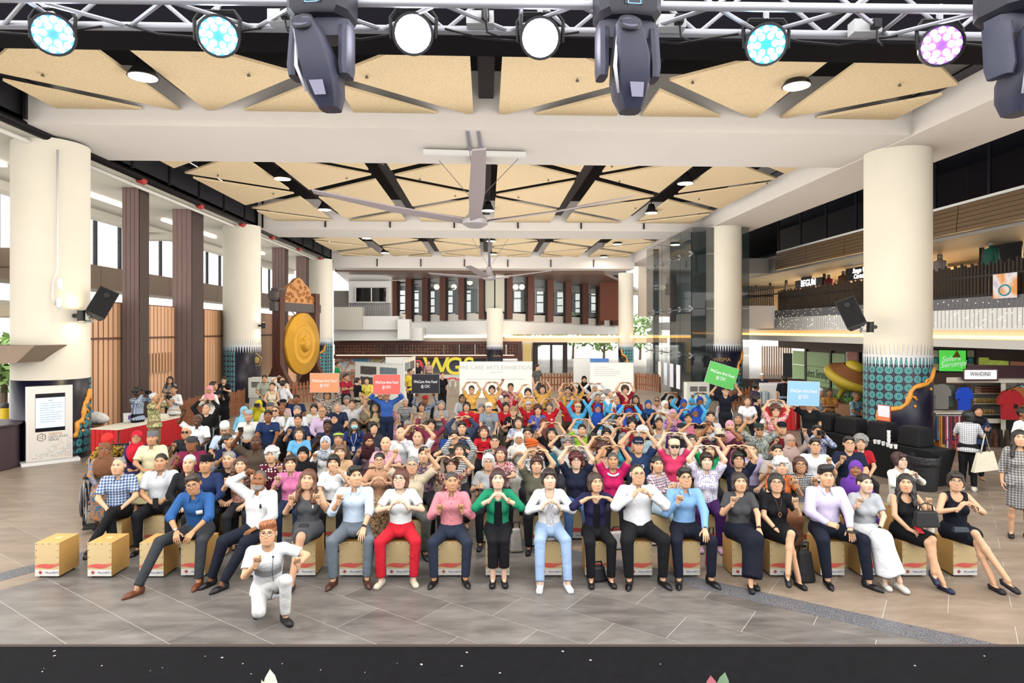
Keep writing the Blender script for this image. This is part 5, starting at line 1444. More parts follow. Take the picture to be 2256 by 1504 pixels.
for k, c in enumerate(RC):
 t = k / (len(RC) - 1); q = ra.lerp(rb_, t) + Vector((.05, .02, -.04)); L = .62 + .1 * ((k * 3) % 4)
 g = MB(); g.hexa([q + Vector((-.06, -.08, -L)), q + Vector((.05, -.08, -L)), q + Vector((.05, .12, -L)), q + Vector((-.06, .12, -L)), q + Vector((-.025, -.02, 0)), q + Vector((.025, -.02, 0)), q + Vector((.025, .03, 0)), q + Vector((-.025, .03, 0))])
 g.build('sarong', M(c, .8, var=.45, scale=18), None, label='%s folded sarong on the rail, counted from the column' % (ORD[k] if k < 10 else ['eleventh', 'twelfth', 'thirteenth', 'fourteenth', 'fifteenth', 'sixteenth'][k - 10]), cat='sarong', group='sarongs on the rail', origin=q)
q0 = Q(2178, 945, .1)
for k in range(6):
 q = q0 + Vector((k * .13, -.05 * k, 0)); g = MB(); g.hexa([q + Vector((-.07, -.08, -.75)), q + Vector((.06, -.08, -.75)), q + Vector((.06, .08, -.75)), q + Vector((-.07, .08, -.75)), q + Vector((-.03, -.03, 0)), q + Vector((.03, -.03, 0)), q + Vector((.03, .03, 0)), q + Vector((-.03, .03, 0))])
 g.build('batik_cloth', M(['#3a2a24', '#5a3424', '#2a241f', '#4a3a2c', '#6a3a28', '#2c2a26'][k], .8, var=.4, scale=15), None, label='dark batik cloth hanging under the counter, %s from left' % ORD[k], cat='cloth', group='batik cloths under the counter', origin=q)
# green screen above the stall
e = empty('menu_screen', P(2100, 792, 22), label='green lit Selera Serumpi screen with patterned side panels', cat='screen')
def sbox(nm, x0, y0, x1, y1, dd_, mat):
 m = MB(); d = 22 + dd_; m.hexa([P(x0, y1, d), P(x1, y1 + 1, d), P(x1, y1 + 1, d + .08), P(x0, y1, d + .08), P(x0, y0, d), P(x1, y0 + 1, d), P(x1, y0 + 1, d + .08), P(x0, y0, d + .08)]); m.build(nm, mat, e)
sbox('case', 2050, 768, 2151, 820, .0, M('#2a2a30', .4)); sbox('green_display', 2069, 771, 2128, 817, -.03, M('#58d850', .4, emit=.8))
for x in (2053, 2131):
 for y in (771, 800): sbox('diamond_panel', x, y, x + 15, y + 15, -.03, M('#d8cfa8', .5, var=.5, scale=9))
 sbox('round_panel', x + 2, 788, x + 13, 799, -.03, M('#5aa8a0', .5, var=.4, scale=6))
for t, x, y, s_ in (('Selera', 2095, 790, .27), ('Serumpi', 2100, 802, .27)):
 q = P(x, y, 21.95) - e.location; text(t, s_, M('#f6f6f6', .5, emit=.5), e, q, rot=(R(90), R(-6), -YAW), shear=.35)
m = MB(); q = P(2107, 779, 21.94); m.add([q + Vector((-.14, 0, -.13)), q + Vector((.16, 0, -.12)), q + Vector((.02, 0, .13))], [(0, 1, 2)]); m.build('ketupat_mark', M('#c8a83a', .5), e)
for (x0, x1, c) in ((2156, 2222, '#b8c858'), (2226, 2290, '#a06a50')):
 m = MB(); m.hexa([P(x0, 806, 22.5), P(x1, 808, 22.5), P(x1, 808, 22.6), P(x0, 806, 22.6), P(x0, 787, 22.5), P(x1, 789, 22.5), P(x1, 789, 22.6), P(x0, 787, 22.6)]); m.build('food_poster', M(c, .5, var=.6, scale=4, emit=.3), None, label='lit food poster above the stall, %s one' % ('green' if c == '#b8c858' else 'brown'), cat='poster', origin=P(x0, 806, 22.5))
# bags on the floor by the drums
def floor_bag(px, py, size, col, label, name='bag'):
 p = fl_at(px, py); w, dp, h = size; e = empty(name, p, -YAW + .2, label, 'bag')
 m = MB(); m.hexa([(-w / 2, -dp / 2, 0), (w / 2, -dp / 2, 0), (w / 2, dp / 2, 0), (-w / 2, dp / 2, 0), (-w * .36, -dp * .22, h), (w * .36, -dp * .22, h), (w * .36, dp * .22, h), (-w * .36, dp * .22, h)]); o = link('body', m.mesh('b'), col, e)
 md = o.modifiers.new('b', 'BEVEL'); md.width = .04; md.segments = 3
 m = MB(); m.tube([(-w * .25, 0, h * .96), (-w * .2, -.02, h * 1.25), (w * .2, -.02, h * 1.25), (w * .25, 0, h * .96)], .01, 6); link('handle', m.mesh('h', smooth=True), BLACK, e)
 return e
floor_bag(1770, 1280, (.26, .2, .4), M('#15151a', .7, bump=.4, scale=6), 'black backpack with purple flap standing beside the pendant wearer', 'backpack')
floor_bag(1315, 1279, (.26, .16, .2), M('#191b24', .4), 'dark blue handbag on the floor between black trousers', 'handbag')
floor_bag(1137, 1214, (.2, .16, .34), M('#b8b0a8', .6, var=.4, scale=14), 'silver snakeskin bag on the floor behind the green cardigan', 'handbag')
floor_bag(1358, 1208, (.28, .16, .26), M('#cfc6c4', .6), 'pale pink tote on the floor behind white-shirted person', 'tote_bag')
floor_bag(1566, 1246, (.14, .1, .42), M('#d8246c', .7, bump=.5), 'magenta bag dangling behind the sky blue shirt', 'bag')

# ================================================================ PEOPLE
# Bodies and clothes are distance fields turned into one smooth surface each.
class Field:
 def __init__(s, lo, hi, h):
  s.h = h; s.o = np.array(lo, dtype=np.float32)
  s.n = np.ceil((np.array(hi) - np.array(lo)) / h).astype(int) + 1
  s.F = np.full(s.n, 0.3, dtype=np.float32)
  s.ax = [s.o[i] + h * np.arange(s.n[i], dtype=np.float32) for i in range(3)]
 def sl(s, lo, hi):
  a = [max(0, int((lo[i] - s.o[i]) / s.h)) for i in range(3)]
  b = [min(s.n[i], int((hi[i] - s.o[i]) / s.h) + 2) for i in range(3)]
  return a, b
 def put(s, fn, lo, hi, k=0.02, mode=0):
  a, b = s.sl([x - k - 2 * s.h for x in lo], [x + k + 2 * s.h for x in hi])
  if any(b[i] <= a[i] for i in range(3)): return
  X = s.ax[0][a[0]:b[0], None, None]; Y = s.ax[1][None, a[1]:b[1], None]; Z = s.ax[2][None, None, a[2]:b[2]]
  d = fn(X, Y, Z)
  v = s.F[a[0]:b[0], a[1]:b[1], a[2]:b[2]]
  if mode == 0:                       # smooth union
   if k > 0:
    hh = np.maximum(k - np.abs(v - d), 0) / k
    v[...] = np.minimum(v, d) - hh * hh * k * .25
   else: v[...] = np.minimum(v, d)
  elif mode == 1:                     # subtract
   if k > 0:
    hh = np.maximum(k - np.abs(v + d), 0) / k
    v[...] = np.maximum(v, -d) + hh * hh * k * .25
   else: v[...] = np.maximum(v, -d)
 def cut(s, n, c):                       # keep n.p <= c
  d = s.ax[0][:, None, None] * n[0] + s.ax[1][None, :, None] * n[1] + s.ax[2][None, None, :] * n[2] - c
  s.F = np.maximum(s.F, d)
 def cap(s, a, b, ra, rb, k=0.02, mode=0, flat=False, sq=None):
  a = np.array(a, dtype=float); b = np.array(b, dtype=float)
  ab = b - a; L2 = float(ab @ ab) + 1e-12; L = math.sqrt(L2); r = max(ra, rb)
  def fn(X, Y, Z):
   x, y, z = X - a[0], Y - a[1], Z - a[2]
   t = np.clip((x * ab[0] + y * ab[1] + z * ab[2]) / L2, 0, 1)
   q = np.sqrt((x - t * ab[0]) ** 2 + (y - t * ab[1]) ** 2 + (z - t * ab[2]) ** 2) - (ra + t * (rb - ra))
   if flat:
    q = np.maximum(q, (x * ab[0] + y * ab[1] + z * ab[2]) / L - L)
   return q
  s.put(fn, np.minimum(a, b) - r, np.maximum(a, b) + r, k, mode)
 def ell(s, c, r, k=0.03, mode=0, rot=None):
  c = np.array(c, dtype=float); r = np.array(r, dtype=float); m = max(r)
  def fn(X, Y, Z):
   x, y, z = X - c[0], Y - c[1], Z - c[2]
   if rot is not None:
    x, y, z = (rot[0][0] * x + rot[0][1] * y + rot[0][2] * z, rot[1][0] * x + rot[1][1] * y + rot[1][2] * z, rot[2][0] * x + rot[2][1] * y + rot[2][2] * z)
   k0 = np.sqrt((x / r[0]) ** 2 + (y / r[1]) ** 2 + (z / r[2]) ** 2)
   k1 = np.sqrt((x / r[0] ** 2) ** 2 + (y / r[1] ** 2) ** 2 + (z / r[2] ** 2) ** 2) + 1e-9
   return k0 * (k0 - 1) / k1
  s.put(fn, c - m, c + m, k, mode)
 def surface(s):
  """Naive surface nets, vectorised."""
  Fv = s.F; neg = Fv < 0
  n = Fv.shape
  cnt = np.zeros((n[0] - 1, n[1] - 1, n[2] - 1), dtype=np.int8)
  for dx in (0, 1):
   for dy in (0, 1):
    for dz in (0, 1):
     cnt += neg[dx:n[0] - 1 + dx, dy:n[1] - 1 + dy, dz:n[2] - 1 + dz]
  act = (cnt > 0) & (cnt < 8)
  I, J, K = np.nonzero(act)
  if len(I) == 0: return np.zeros((0, 3), np.float32), np.zeros((0, 4), np.int32)
  acc = np.zeros((len(I), 3), dtype=np.float32); num = np.zeros(len(I), dtype=np.float32)
  cor = {}
  for c in range(8):
   dx, dy, dz = c & 1, (c >> 1) & 1, (c >> 2) & 1
   cor[c] = Fv[I + dx, J + dy, K + dz]
  for axis in range(3):
   bit = 1 << axis
   for c in range(8):
    if c & bit: continue
    f0, f1 = cor[c], cor[c | bit]
    m = (f0 < 0) != (f1 < 0)
    t = np.where(m, f0 / np.where(m, f0 - f1, 1), 0)
    for a2 in range(3):
     if a2 == axis: acc[:, a2] += np.where(m, t, 0)
     elif (c >> a2) & 1: acc[:, a2] += m
    num += m
  V = acc / num[:, None] + np.stack([I, J, K], 1).astype(np.float32)
  V = V * s.h + s.o
  idx = np.full(act.shape, -1, dtype=np.int32); idx[I, J, K] = np.arange(len(I), dtype=np.int32)
  Q = []
  for axis in range(3):
   u, w = (axis + 1) % 3, (axis + 2) % 3
   sl0 = [slice(1, n[i] - 1) for i in range(3)]; sl0[axis] = slice(0, n[axis] - 1)
   sl1 = list(sl0); sl1[axis] = slice(1, n[axis])
   a, b = neg[tuple(sl0)], neg[tuple(sl1)]
   for flip, mk in ((False, a & ~b), (True, ~a & b)):
    g = np.nonzero(mk)
    if len(g[0]) == 0: continue
    p = [g[i] + (0 if i == axis else 1) for i in range(3)]
    def at(du, dw):
     q = list(p); q[u] = q[u] + du; q[w] = q[w] + dw
     return idx[q[0], q[1], q[2]]
    quad = np.stack([at(-1, -1), at(0, -1), at(0, 0), at(-1, 0)], 1)
    if flip: quad = quad[:, ::-1]
    Q.append(quad)
  Q = np.concatenate(Q)
  return V, Q

# ---------------------------------------------------------------- head
def head_fn(kind):
 fem = kind[0] == 'f'
 w = 0.071 if fem else 0.074
 P_ = [('e', (0, .012, .028), (w, .09, .084)), ('e', (0, -.026, -.03), (w * .82, .068, .082)),
          ('c', (-.03, -.045, -.075), (.03, -.045, -.075), .026, .026) , ('c', (-.012, -.062, -.092), (.012, -.062, -.092), .02, .02),
          ('e', (-.04, -.055, -.024), (.026, .03, .028)), ('e', (.04, -.055, -.024), (.026, .03, .028)),
          ('c', (-.034, -.074, .033), (.034, -.074, .033), .013, .013),
          ('c', (0, -.088, .008), (0, -.103, -.018), .0075, .0108), ('e', (-.010, -.095, -.022), (.0085, .009, .0075)), ('e', (.010, -.095, -.022), (.0085, .009, .0075)),
          ('e', (0, -.083, -.053), (.03, .016, .02))]
 ears = [('e', (-w - .004, .016, -.002), (.011, .019, .031)), ('e', (w + .004, .016, -.002), (.011, .019, .031))]
 def ell(x, y, z, c, r):
  x, y, z = x - c[0], y - c[1], z - c[2]
  k0 = np.sqrt((x / r[0]) ** 2 + (y / r[1]) ** 2 + (z / r[2]) ** 2); k1 = np.sqrt((x / r[0] ** 2) ** 2 + (y / r[1] ** 2) ** 2 + (z / r[2] ** 2) ** 2) + 1e-9
  return k0 * (k0 - 1) / k1
 def cap(x, y, z, a, b, ra, rb):
  ab = np.array(b) - np.array(a); L = ab @ ab
  x, y, z = x - a[0], y - a[1], z - a[2]
  t = np.clip((x * ab[0] + y * ab[1] + z * ab[2]) / L, 0, 1)
  return np.sqrt((x - t * ab[0]) ** 2 + (y - t * ab[1]) ** 2 + (z - t * ab[2]) ** 2) - (ra + t * (rb - ra))
 def smin(a, b, k):
  h = np.maximum(k - np.abs(a - b), 0) / k
  return np.minimum(a, b) - h * h * k * .25
 def fn(x, y, z):
  d = None
  for i, p in enumerate(P_):
   q = ell(x, y, z, p[1], p[2]) if p[0] == 'e' else cap(x, y, z, *p[1:])
   k = .04 if i < 6 else (.018 if i < 10 else .02)
   d = q if d is None else smin(d, q, k)
  for sx in (-1, 1):                          # eye sockets
   s_ = -ell(x, y, z, (sx * .031, -.1, .012), (.019, .014, .012))
   h = np.maximum(.016 - np.abs(d - s_), 0) / .016
   d = np.maximum(d, s_) + h * h * .004
  for p in ears: d = smin(d, ell(x, y, z, p[1], p[2]), .008)
  return d
 return fn
HEADS = {}
HS = 1.07
def join(parts):
 V, Q, C, k = [], [], [], 0
 for v, q, c in parts:
  V.append(v); Q.append(q + k); k += len(v)
  C.append(np.broadcast_to(np.array(c, dtype=np.float32), (len(v), 4)) if np.ndim(c) == 1 else c)
 return np.concatenate(V), np.concatenate(Q), np.concatenate(C)
SKIN = (1, 1, 1, 1)
def quads(mb):
 """Quad array from an MB (triangles repeat a corner, larger faces are fanned)."""
 Q = []
 for f in mb.f:
  if len(f) == 4: Q.append(f)
  elif len(f) == 3: Q.append((f[0], f[1], f[2], f[2]))
  else:
   for i in range(1, len(f) - 1): Q.append((f[0], f[i], f[i + 1], f[i + 1]))
 return np.array(mb.v, dtype=np.float32).reshape(-1, 3), np.array(Q, dtype=np.int32).reshape(-1, 4)
def make_head(kind, h):
 """kind: sex (m/f) + flags x smile, b beard, o grey brows."""
 key = (kind, h)
 if key in HEADS: return HEADS[key]
 fn = head_fn(kind)
 f = Field((-.1, -.13, -.135), (.1, .12, .13), h)
 f.put(fn, (-.1, -.13, -.135), (.1, .12, .13), 0, 0)
 V, Q = f.surface()
 C = np.ones((len(V), 4), dtype=np.float32)
 if 'b' in kind:                               # grey beard: paint the jaw
  m = (V[:, 2] < -.048) & (V[:, 1] < .0) & ~((np.abs(V[:, 0]) < .022) & (np.abs(V[:, 2] + .053) < .01))
  C[m] = (.42, .40, .38, 0)
 cheek = (np.hypot(np.abs(V[:, 0]) - .042, V[:, 2] + .025) < .025) & (V[:, 1] < -.03)
 C[cheek] = (1.0, .90, .88, 1)
 parts = [(V, Q, C)]
 yy = np.linspace(-.14, 0, 141)
 def sy(x, z):
  d = fn(np.full_like(yy, x), yy, np.full_like(yy, z))
  i = np.argmax(d < 0)
  return yy[i]
 smile = 'x' in kind
 brow = (.25, .24, .23, 0) if 'o' in kind else (.018, .013, .012, 0)
 eh = .0056 if smile else .0068
 for sx in (-1, 1):
  ex, ez = sx * .031, .012
  pts = []
  for k in range(12):
   w = 2 * math.pi * k / 12
   x = ex + .0165 * math.cos(w); z = ez + eh * math.sin(w) + (.0015 if sx * math.cos(w) > 0 else -.0005)
   pts.append((x, sy(x, z) - .0012, z))
  m = MB(); m.add([(ex, sy(ex, ez) - .003, ez)] + pts, [(0, k + 1, (k + 1) % 12 + 1) if True else 0 for k in range(12)])
  v, q = quads(m); parts.append((v, q[:, ::-1], (.62, .60, .58, 0)))
  m = MB(); yi = sy(ex, ez) - .0036
  ir = [(ex + .0066 * math.cos(2 * math.pi * k / 10), yi, ez + min(.0066, eh * 1.05) * math.sin(2 * math.pi * k / 10)) for k in range(10)]
  m.add([(ex, yi - .0005, ez)] + ir, [(0, (k + 1) % 10 + 1, k + 1) for k in range(10)])
  v, q = quads(m); parts.append((v, q, (.012, .009, .008, 0)))
  m = MB(); m.tube([(p[0], p[1] - .0008, p[2] + .0004) for p in [pts[6], pts[5], pts[4], pts[3], pts[2], pts[1], pts[0]]], .0013, 5)
  v, q = quads(m); parts.append((v, q, (.03, .02, .018, 0)))
  bp = [(sx * x, sy(sx * x, z) - .001, z) for x, z in ((.013, .031), (.022, .0355), (.033, .037), (.043, .034), (.05, .029))]
  m = MB(); m.tube(bp, [.0028, .0036, .0034, .0026, .0012], 5)
  v, q = quads(m); parts.append((v, q, brow))
 cz = -.051
 up = [(x, cz + (.006 * (abs(x) / .027) ** 2 if smile else -.001 * (abs(x) / .027) ** 2) + (.0015 if abs(x) > .004 else 0)) for x in (-.027, -.018, -.008, 0, .008, .018, .027)]
 lo = [(x, cz - (.0125 if smile else .0055) * (1 - (abs(x) / .027) ** 2) + (.006 * (abs(x) / .027) ** 2 if smile else 0)) for x in (-.026, -.018, -.008, 0, .008, .018, .026)]
 lip = (.95, .52, .50, 1) if kind[0] == 'm' else (.95, .40, .42, 1)
 for arr, rm in ((up, .0036), (lo, .0046)):
  m = MB(); m.tube([(x, sy(x, z) + .001, z) for x, z in arr], [.0012, rm * .7, rm, rm, rm, rm * .7, .0012], 6)
  v, q = quads(m); parts.append((v, q, lip))
 if smile:
  m = MB()
  a = [(x, sy(x, z) - .0014, z) for x, z in up[1:-1]]; b = [(x, sy(x, z) - .0014, z) for x, z in lo[1:-1]]
  m.add(a + b, [(i, i + 5, i + 6, i + 1) for i in range(4)])
  v, q = quads(m); parts.append((v, q, (.75, .73, .7, 0)))
 HEADS[key] = join(parts)
 return HEADS[key]

# ---------------------------------------------------------------- hands
HANDS = {}
def make_hand(pose, h):
 """Wrist at the origin, fingers along +X, palm facing -Z, thumb on +Y."""
 key = (pose, h)
 if key in HANDS: return HANDS[key]
 cur = {'relax': ((18, 28, 18), (22, 32, 20), (26, 34, 20), (30, 36, 20)), 'flat': ((4, 8, 5),) * 4, 'fist': ((78, 95, 50),) * 4,
           'fh': ((48, 62, 18), (80, 98, 50), (80, 98, 50), (80, 98, 50)), 'half': ((28, 46, 30), (30, 48, 30), (34, 48, 30), (38, 48, 30)),
           'bend': ((14, 24, 16), (14, 26, 16), (18, 28, 16), (20, 28, 16)), 'grip': ((48, 62, 30),) * 4, 'rest': ((8, 22, 16), (10, 24, 16), (12, 26, 16), (16, 26, 16)),
           'thumb': ((78, 95, 50),) * 4}[pose]
 f = Field((-.075, -.09, -.12), (.2, .1, .06), h)
 for yk in (-.02, 0, .02):
  f.cap((.0, yk * .8, 0), (.082, yk * 1.35, .0), .0145, .0125, .012)
 f.cap((-.035, 0, 0), (.01, 0, 0), .021, .02, .014)
 by = (.030, .0105, -.0095, -.028); bl = (.040, .044, .041, .033); spread = (5, 1, -3, -8)
 for i in range(4):
  p = np.array([.082, by[i], .001]); ang = 0
  sp = math.radians(spread[i] if pose in ('flat', 'relax', 'rest', 'bend') else 0)
  L = [bl[i], bl[i] * .62, bl[i] * .5]; r0 = (.0086, .0088, .0083, .0073)[i]
  for j in range(3):
   ang += math.radians(cur[i][j])
   dr = np.array([math.cos(ang) * math.cos(sp), math.cos(ang) * math.sin(sp), -math.sin(ang)])
   q = p + dr * L[j]
   f.cap(p, q, r0 * (1 - .08 * j), r0 * (.92 - .08 * j), .004)
   p = q
 th = {'fist': ((.6, .35, -.75), (.55, -.6, -.6)), 'fh': ((.75, .25, -.6), (.75, -.35, -.15)), 'half': ((.25, .75, -.6), (.75, .35, -.5)),
          'flat': ((.6, .75, -.15), (.85, .5, -.1)), 'grip': ((.5, .5, -.7), (.7, -.2, -.65)), 'thumb': ((.15, 1, -.05), (0, 1, .05))}.get(pose, ((.6, .7, -.35), (.85, .35, -.3)))
 p = np.array([.02, .026, -.006])
 f.cap((.012, .012, -.004), p, .016, .014, .01)
 for v, L, r in ((th[0], .042, .0112), (th[1], .034, .0095)):
  v = np.array(v) / np.linalg.norm(v); q = p + v * L
  f.cap(p, q, r, r * .88, .005); p = q
 V, Q = f.surface()
 HANDS[key] = (V, Q)
 return HANDS[key]
def nrm(v):
 v = np.array(v, dtype=float); return v / (np.linalg.norm(v) + 1e-9)
def place_hand(pose, h, wrist, d, n, left):
 """left: the hand on +X (thumb mirrored)."""
 V, Q = make_hand(pose, h)
 x = nrm(d); z = nrm(-np.array(n, dtype=float)); z = nrm(z - x * (z @ x)); y = np.cross(z, x)
 V = V.copy()
 if left:                       # mirror
  V[:, 1] *= -1; Q = Q[:, ::-1]
 W = V[:, :1] * x + V[:, 1:2] * y + V[:, 2:3] * z + np.array(wrist)
 return W.astype(np.float32), Q

# ---------------------------------------------------------------- poses (hip-centred, for the +X arm; mirrored for the other)
ARM = {  # wrist, elbow pole, hand direction, palm normal, hand shape
 'lap': ((.09, -.27, .11), (.8, .2, -.3), (-.45, -.85, -.15), (0, .1, -1), 'rest'),
 'clasp': ((.075, -.28, .14), (.9, .1, -.4), (-.85, -.45, -.1), (-.3, .6, -.6), 'grip'),
 'knee': ((.15, -.36, .10), (.9, .3, .0), (-.1, -.75, -.55), (0, .3, -1), 'rest'),
 'heart': ((.105, -.25, .36), (1, .1, -.75), (-.5, -.15, .8), (-.85, .1, -.5), 'half'),
 'hearthigh': ((.105, -.24, .45), (1, .05, -.7), (-.55, -.1, .8), (-.85, .1, -.5), 'half'),
 'chin': ((.13, -.2, .50), (1, .0, -.6), (-.8, -.25, .25), (-.1, 0, -1), 'bend'),
 'over': ((.135, -.05, .885), (1, -.15, -.05), (-.86, -.08, .22), (-.1, -.35, -1), 'bend'),
 'overlow': ((.17, -.08, .80), (1, -.2, -.1), (-.9, -.08, .15), (-.1, -.35, -1), 'bend'),
 'fh': ((.17, -.26, .44), (.55, .25, -1), (-.12, -.1, 1), (-.3, -1, .05), 'fh'),
 'fhlow': ((.15, -.27, .34), (.6, .25, -1), (-.15, -.15, 1), (-.3, -1, .05), 'fh'),
 'fist': ((.16, -.27, .42), (.55, .25, -1), (-.12, -.1, 1), (-.4, -1, .05), 'fist'),
 'thumb': ((.16, -.27, .34), (.6, .25, -1), (-.5, -.75, .35), (-.75, .6, 0), 'thumb'),
 'up': ((.24, -.12, .84), (.9, .1, -.2), (-.1, -.1, 1), (-.2, -1, 0), 'fh'),
 'head': ((.15, -.06, .76), (1, -.1, -.05), (-.75, -.1, .55), (-.3, -.6, -.8), 'fh'),
 'mouth': ((.13, -.21, .56), (.7, .1, -1), (-.85, -.1, .2), (0, .9, .2), 'relax'),
 'cross': ((-.05, -.21, .27), (.9, -.1, -.5), (-.95, .1, .15), (0, 1, 0), 'rest'),
 'cam': ((.085, -.26, .63), (.8, .1, -1), (-.35, -.6, .6), (-.7, .4, .2), 'grip'),
 'phone': ((.085, -.28, .33), (.8, .2, -1), (-.4, -.75, .45), (-.6, .6, .3), 'grip'),
 'down': ((.225, -.03, -.03), (.5, .8, 0), (-.05, -.2, -1), (-1, 0, 0), 'relax'),
 'board': ((.26, -.16, .80), (.9, .1, -.3), (-.1, -.3, .95), (-.3, -1, .1), 'grip'),
 'front': ((.12, -.42, .36), (.8, .2, -.8), (-.7, -.65, .15), (0, -.2, -1), 'flat'),
 'forearms': ((.10, -.43, .10), (.9, .1, .1), (-.3, -.75, -.6), (-.2, .3, -.9), 'relax'),
 'bag': ((.14, -.2, .3), (.7, .3, -1), (-.6, -.6, .3), (0, .8, .2), 'grip'),
}
LEG = {  # for +X: knee, ankle (relative to hip centre, ankle z is absolute above the floor), foot direction
 'sit': ((.14, -.43, -.02), (.13, -.46, .085), (.12, -1, 0)),
 'wide': ((.22, -.41, -.03), (.20, -.44, .085), (.3, -1, 0)),
 'tog': ((.07, -.43, -.01), (.07, -.42, .085), (.08, -1, 0)),
 'far': ((.16, -.44, .0), (.17, -.58, .085), (.15, -1, 0)),
 'stand': ((.09, -.02, -.42), (.10, .03, .085), (.15, -1, 0)),
 'under': ((.02, -.44, -.02), (-.05, -.5, .085), (-.1, -1, 0)),
 'overleg': ((.0, -.45, .10), (-.20, -.66, .28), (-.35, -.9, -.5)),
 'slant': ((.06, -.44, -.01), (-.14, -.52, .085), (-.15, -1, 0)),
 'slantin': ((.08, -.43, -.02), (.22, -.5, .085), (.1, -1, 0)),
}
TOPR = dict(t=(.72, 0), p=(.72, 0), h=(.8, 0), l=(1, .97), b=(1, .97), r=(1, .3), s=(0, 0), j=(1, .95), q=(1, .5), d=(0, 0), v=(.5, 0))
MESHLIB = {}
def ik(S_, W, l1, l2, pole):
 S_ = np.array(S_, float); W = np.array(W, float)
 v = W - S_; L = np.linalg.norm(v)
 if L > (l1 + l2) * .985:
  W = S_ + v / L * (l1 + l2) * .985; v = W - S_; L = np.linalg.norm(v)
 x = (l1 * l1 - l2 * l2 + L * L) / (2 * L)
 hgt = math.sqrt(max(l1 * l1 - x * x, 1e-6))
 dv = v / L; p = np.array(pole, float); p = p - dv * (p @ dv); p = p / (np.linalg.norm(p) + 1e-9)
 return S_ + dv * x + p * hgt, W
def rotx(p, a):
 c, s_ = math.cos(a), math.sin(a)
 return np.array([p[0], p[1] * c - p[2] * s_, p[1] * s_ + p[2] * c])
def skeleton(sex, stand, arms, legs, lean, hturn, hpitch, hroll, custom=None):
 """Joints in person space (floor origin, facing -Y)."""
 hz = .87 if stand else .55
 if custom and 'hz' in custom: hz = custom['hz']
 Hc = np.array([0, 0, hz])
 T = lambda p: Hc + rotx(p, lean)
 sw = .172 if sex == 'm' else .152
 J = dict(hz=hz, T=T, lean=lean, sw=sw, sex=sex)
 for s_, nm in ((-1, 'a'), (1, 'b')):
  A = arms[0] if s_ < 0 else arms[1]
  W, pole, hd, hn, hs = ARM[A] if isinstance(A, str) else A
  if custom and ('w' + nm) in custom: W = custom['w' + nm]
  fl = np.array([s_, 1, 1])
  SH = T((s_ * sw, 0, .465)); WR = Hc + (np.array(W) * fl if not (A in ('down',)) else np.array(W) * fl)
  if lean and A not in ('knee', 'forearms', 'lap'): WR = T(np.array(W) * fl)
  E, WR = ik(SH, WR, .27 if sex == 'm' else .255, .245 if sex == 'm' else .23, np.array(pole) * fl)
  J['sh' + nm], J['el' + nm], J['wr' + nm] = SH, E, WR
  J['hd' + nm], J['hn' + nm], J['hs' + nm] = np.array(hd) * fl, np.array(hn) * fl, hs
  Lg = legs[0] if s_ < 0 else legs[1]
  kn, an, fd = LEG[Lg] if isinstance(Lg, str) else Lg
  hip = Hc + np.array([s_ * .085, 0, 0])
  K = Hc + np.array(kn) * fl; An = np.array([an[0] * s_, an[1], an[2]])
  J['hip' + nm], J['kn' + nm], J['an' + nm], J['fd' + nm] = hip, K, An, nrm(np.array(fd) * fl)
 J['head'] = T((0, -.015, .665)); J['hm'] = (Matrix.Rotation(hturn, 3, 'Z') @ Matrix.Rotation(hroll, 3, 'Y') @ Matrix.Rotation(hpitch, 3, 'X'))
 return J
BUILD = {'n': (1.0, 1.0), 'w': (1.16, 1.22), 's': (.93, .92)}
def torso(f, J, g, bd, low=True, fem=None):
 """Torso volumes with clearance g."""
 T = J['T']; w, dp = BUILD[bd]; sx = 1.0 if J['sex'] == 'm' else .9
 rt = [list(r) for r in np.array(Matrix.Rotation(-J['lean'], 3, 'X'))]
 f.ell(T((0, .01, .32)), (.158 * sx * w + g, .108 * dp + g, .19 + g), .05, rot=rt)
 f.ell(T((0, .0, .13)), (.138 * sx * w + g, .108 * dp * (1.06 if w > 1 else 1) + g, .19), .06, rot=rt)
 if low: f.ell(T((0, .005, -.005)), (.165 * w + g, .122 * dp + g, .115 + g), .06, rot=rt)
 sw = J['sw']
 f.cap(T((-sw + .03, 0, .455)), T((sw - .03, 0, .455)), .058 + g, .058 + g, .05)
 f.cap(T((0, .01, .47)), T((0, .0, .535)), .07 + g * .6, .054 + g * .5, .04)
 if J['sex'] == 'f':
  for s_ in (-1, 1): f.ell(T((s_ * .066, -.085 * dp, .295)), (.058 + g * .6, .05 + g * .6, .056 + g * .6), .04)
 else:
  f.ell(T((0, -.06, .35)), (.12 + g * .5, .06 + g, .08), .05)
def bounds(J, pad=.16):
 pts = np.array([J[k + s_] for k in ('sh', 'el', 'wr', 'hip', 'kn', 'an') for s_ in 'ab'] + [J['T']((0, 0, .55)), J['T']((0, 0, -.1))])
 return pts.min(0) - pad, pts.max(0) + pad
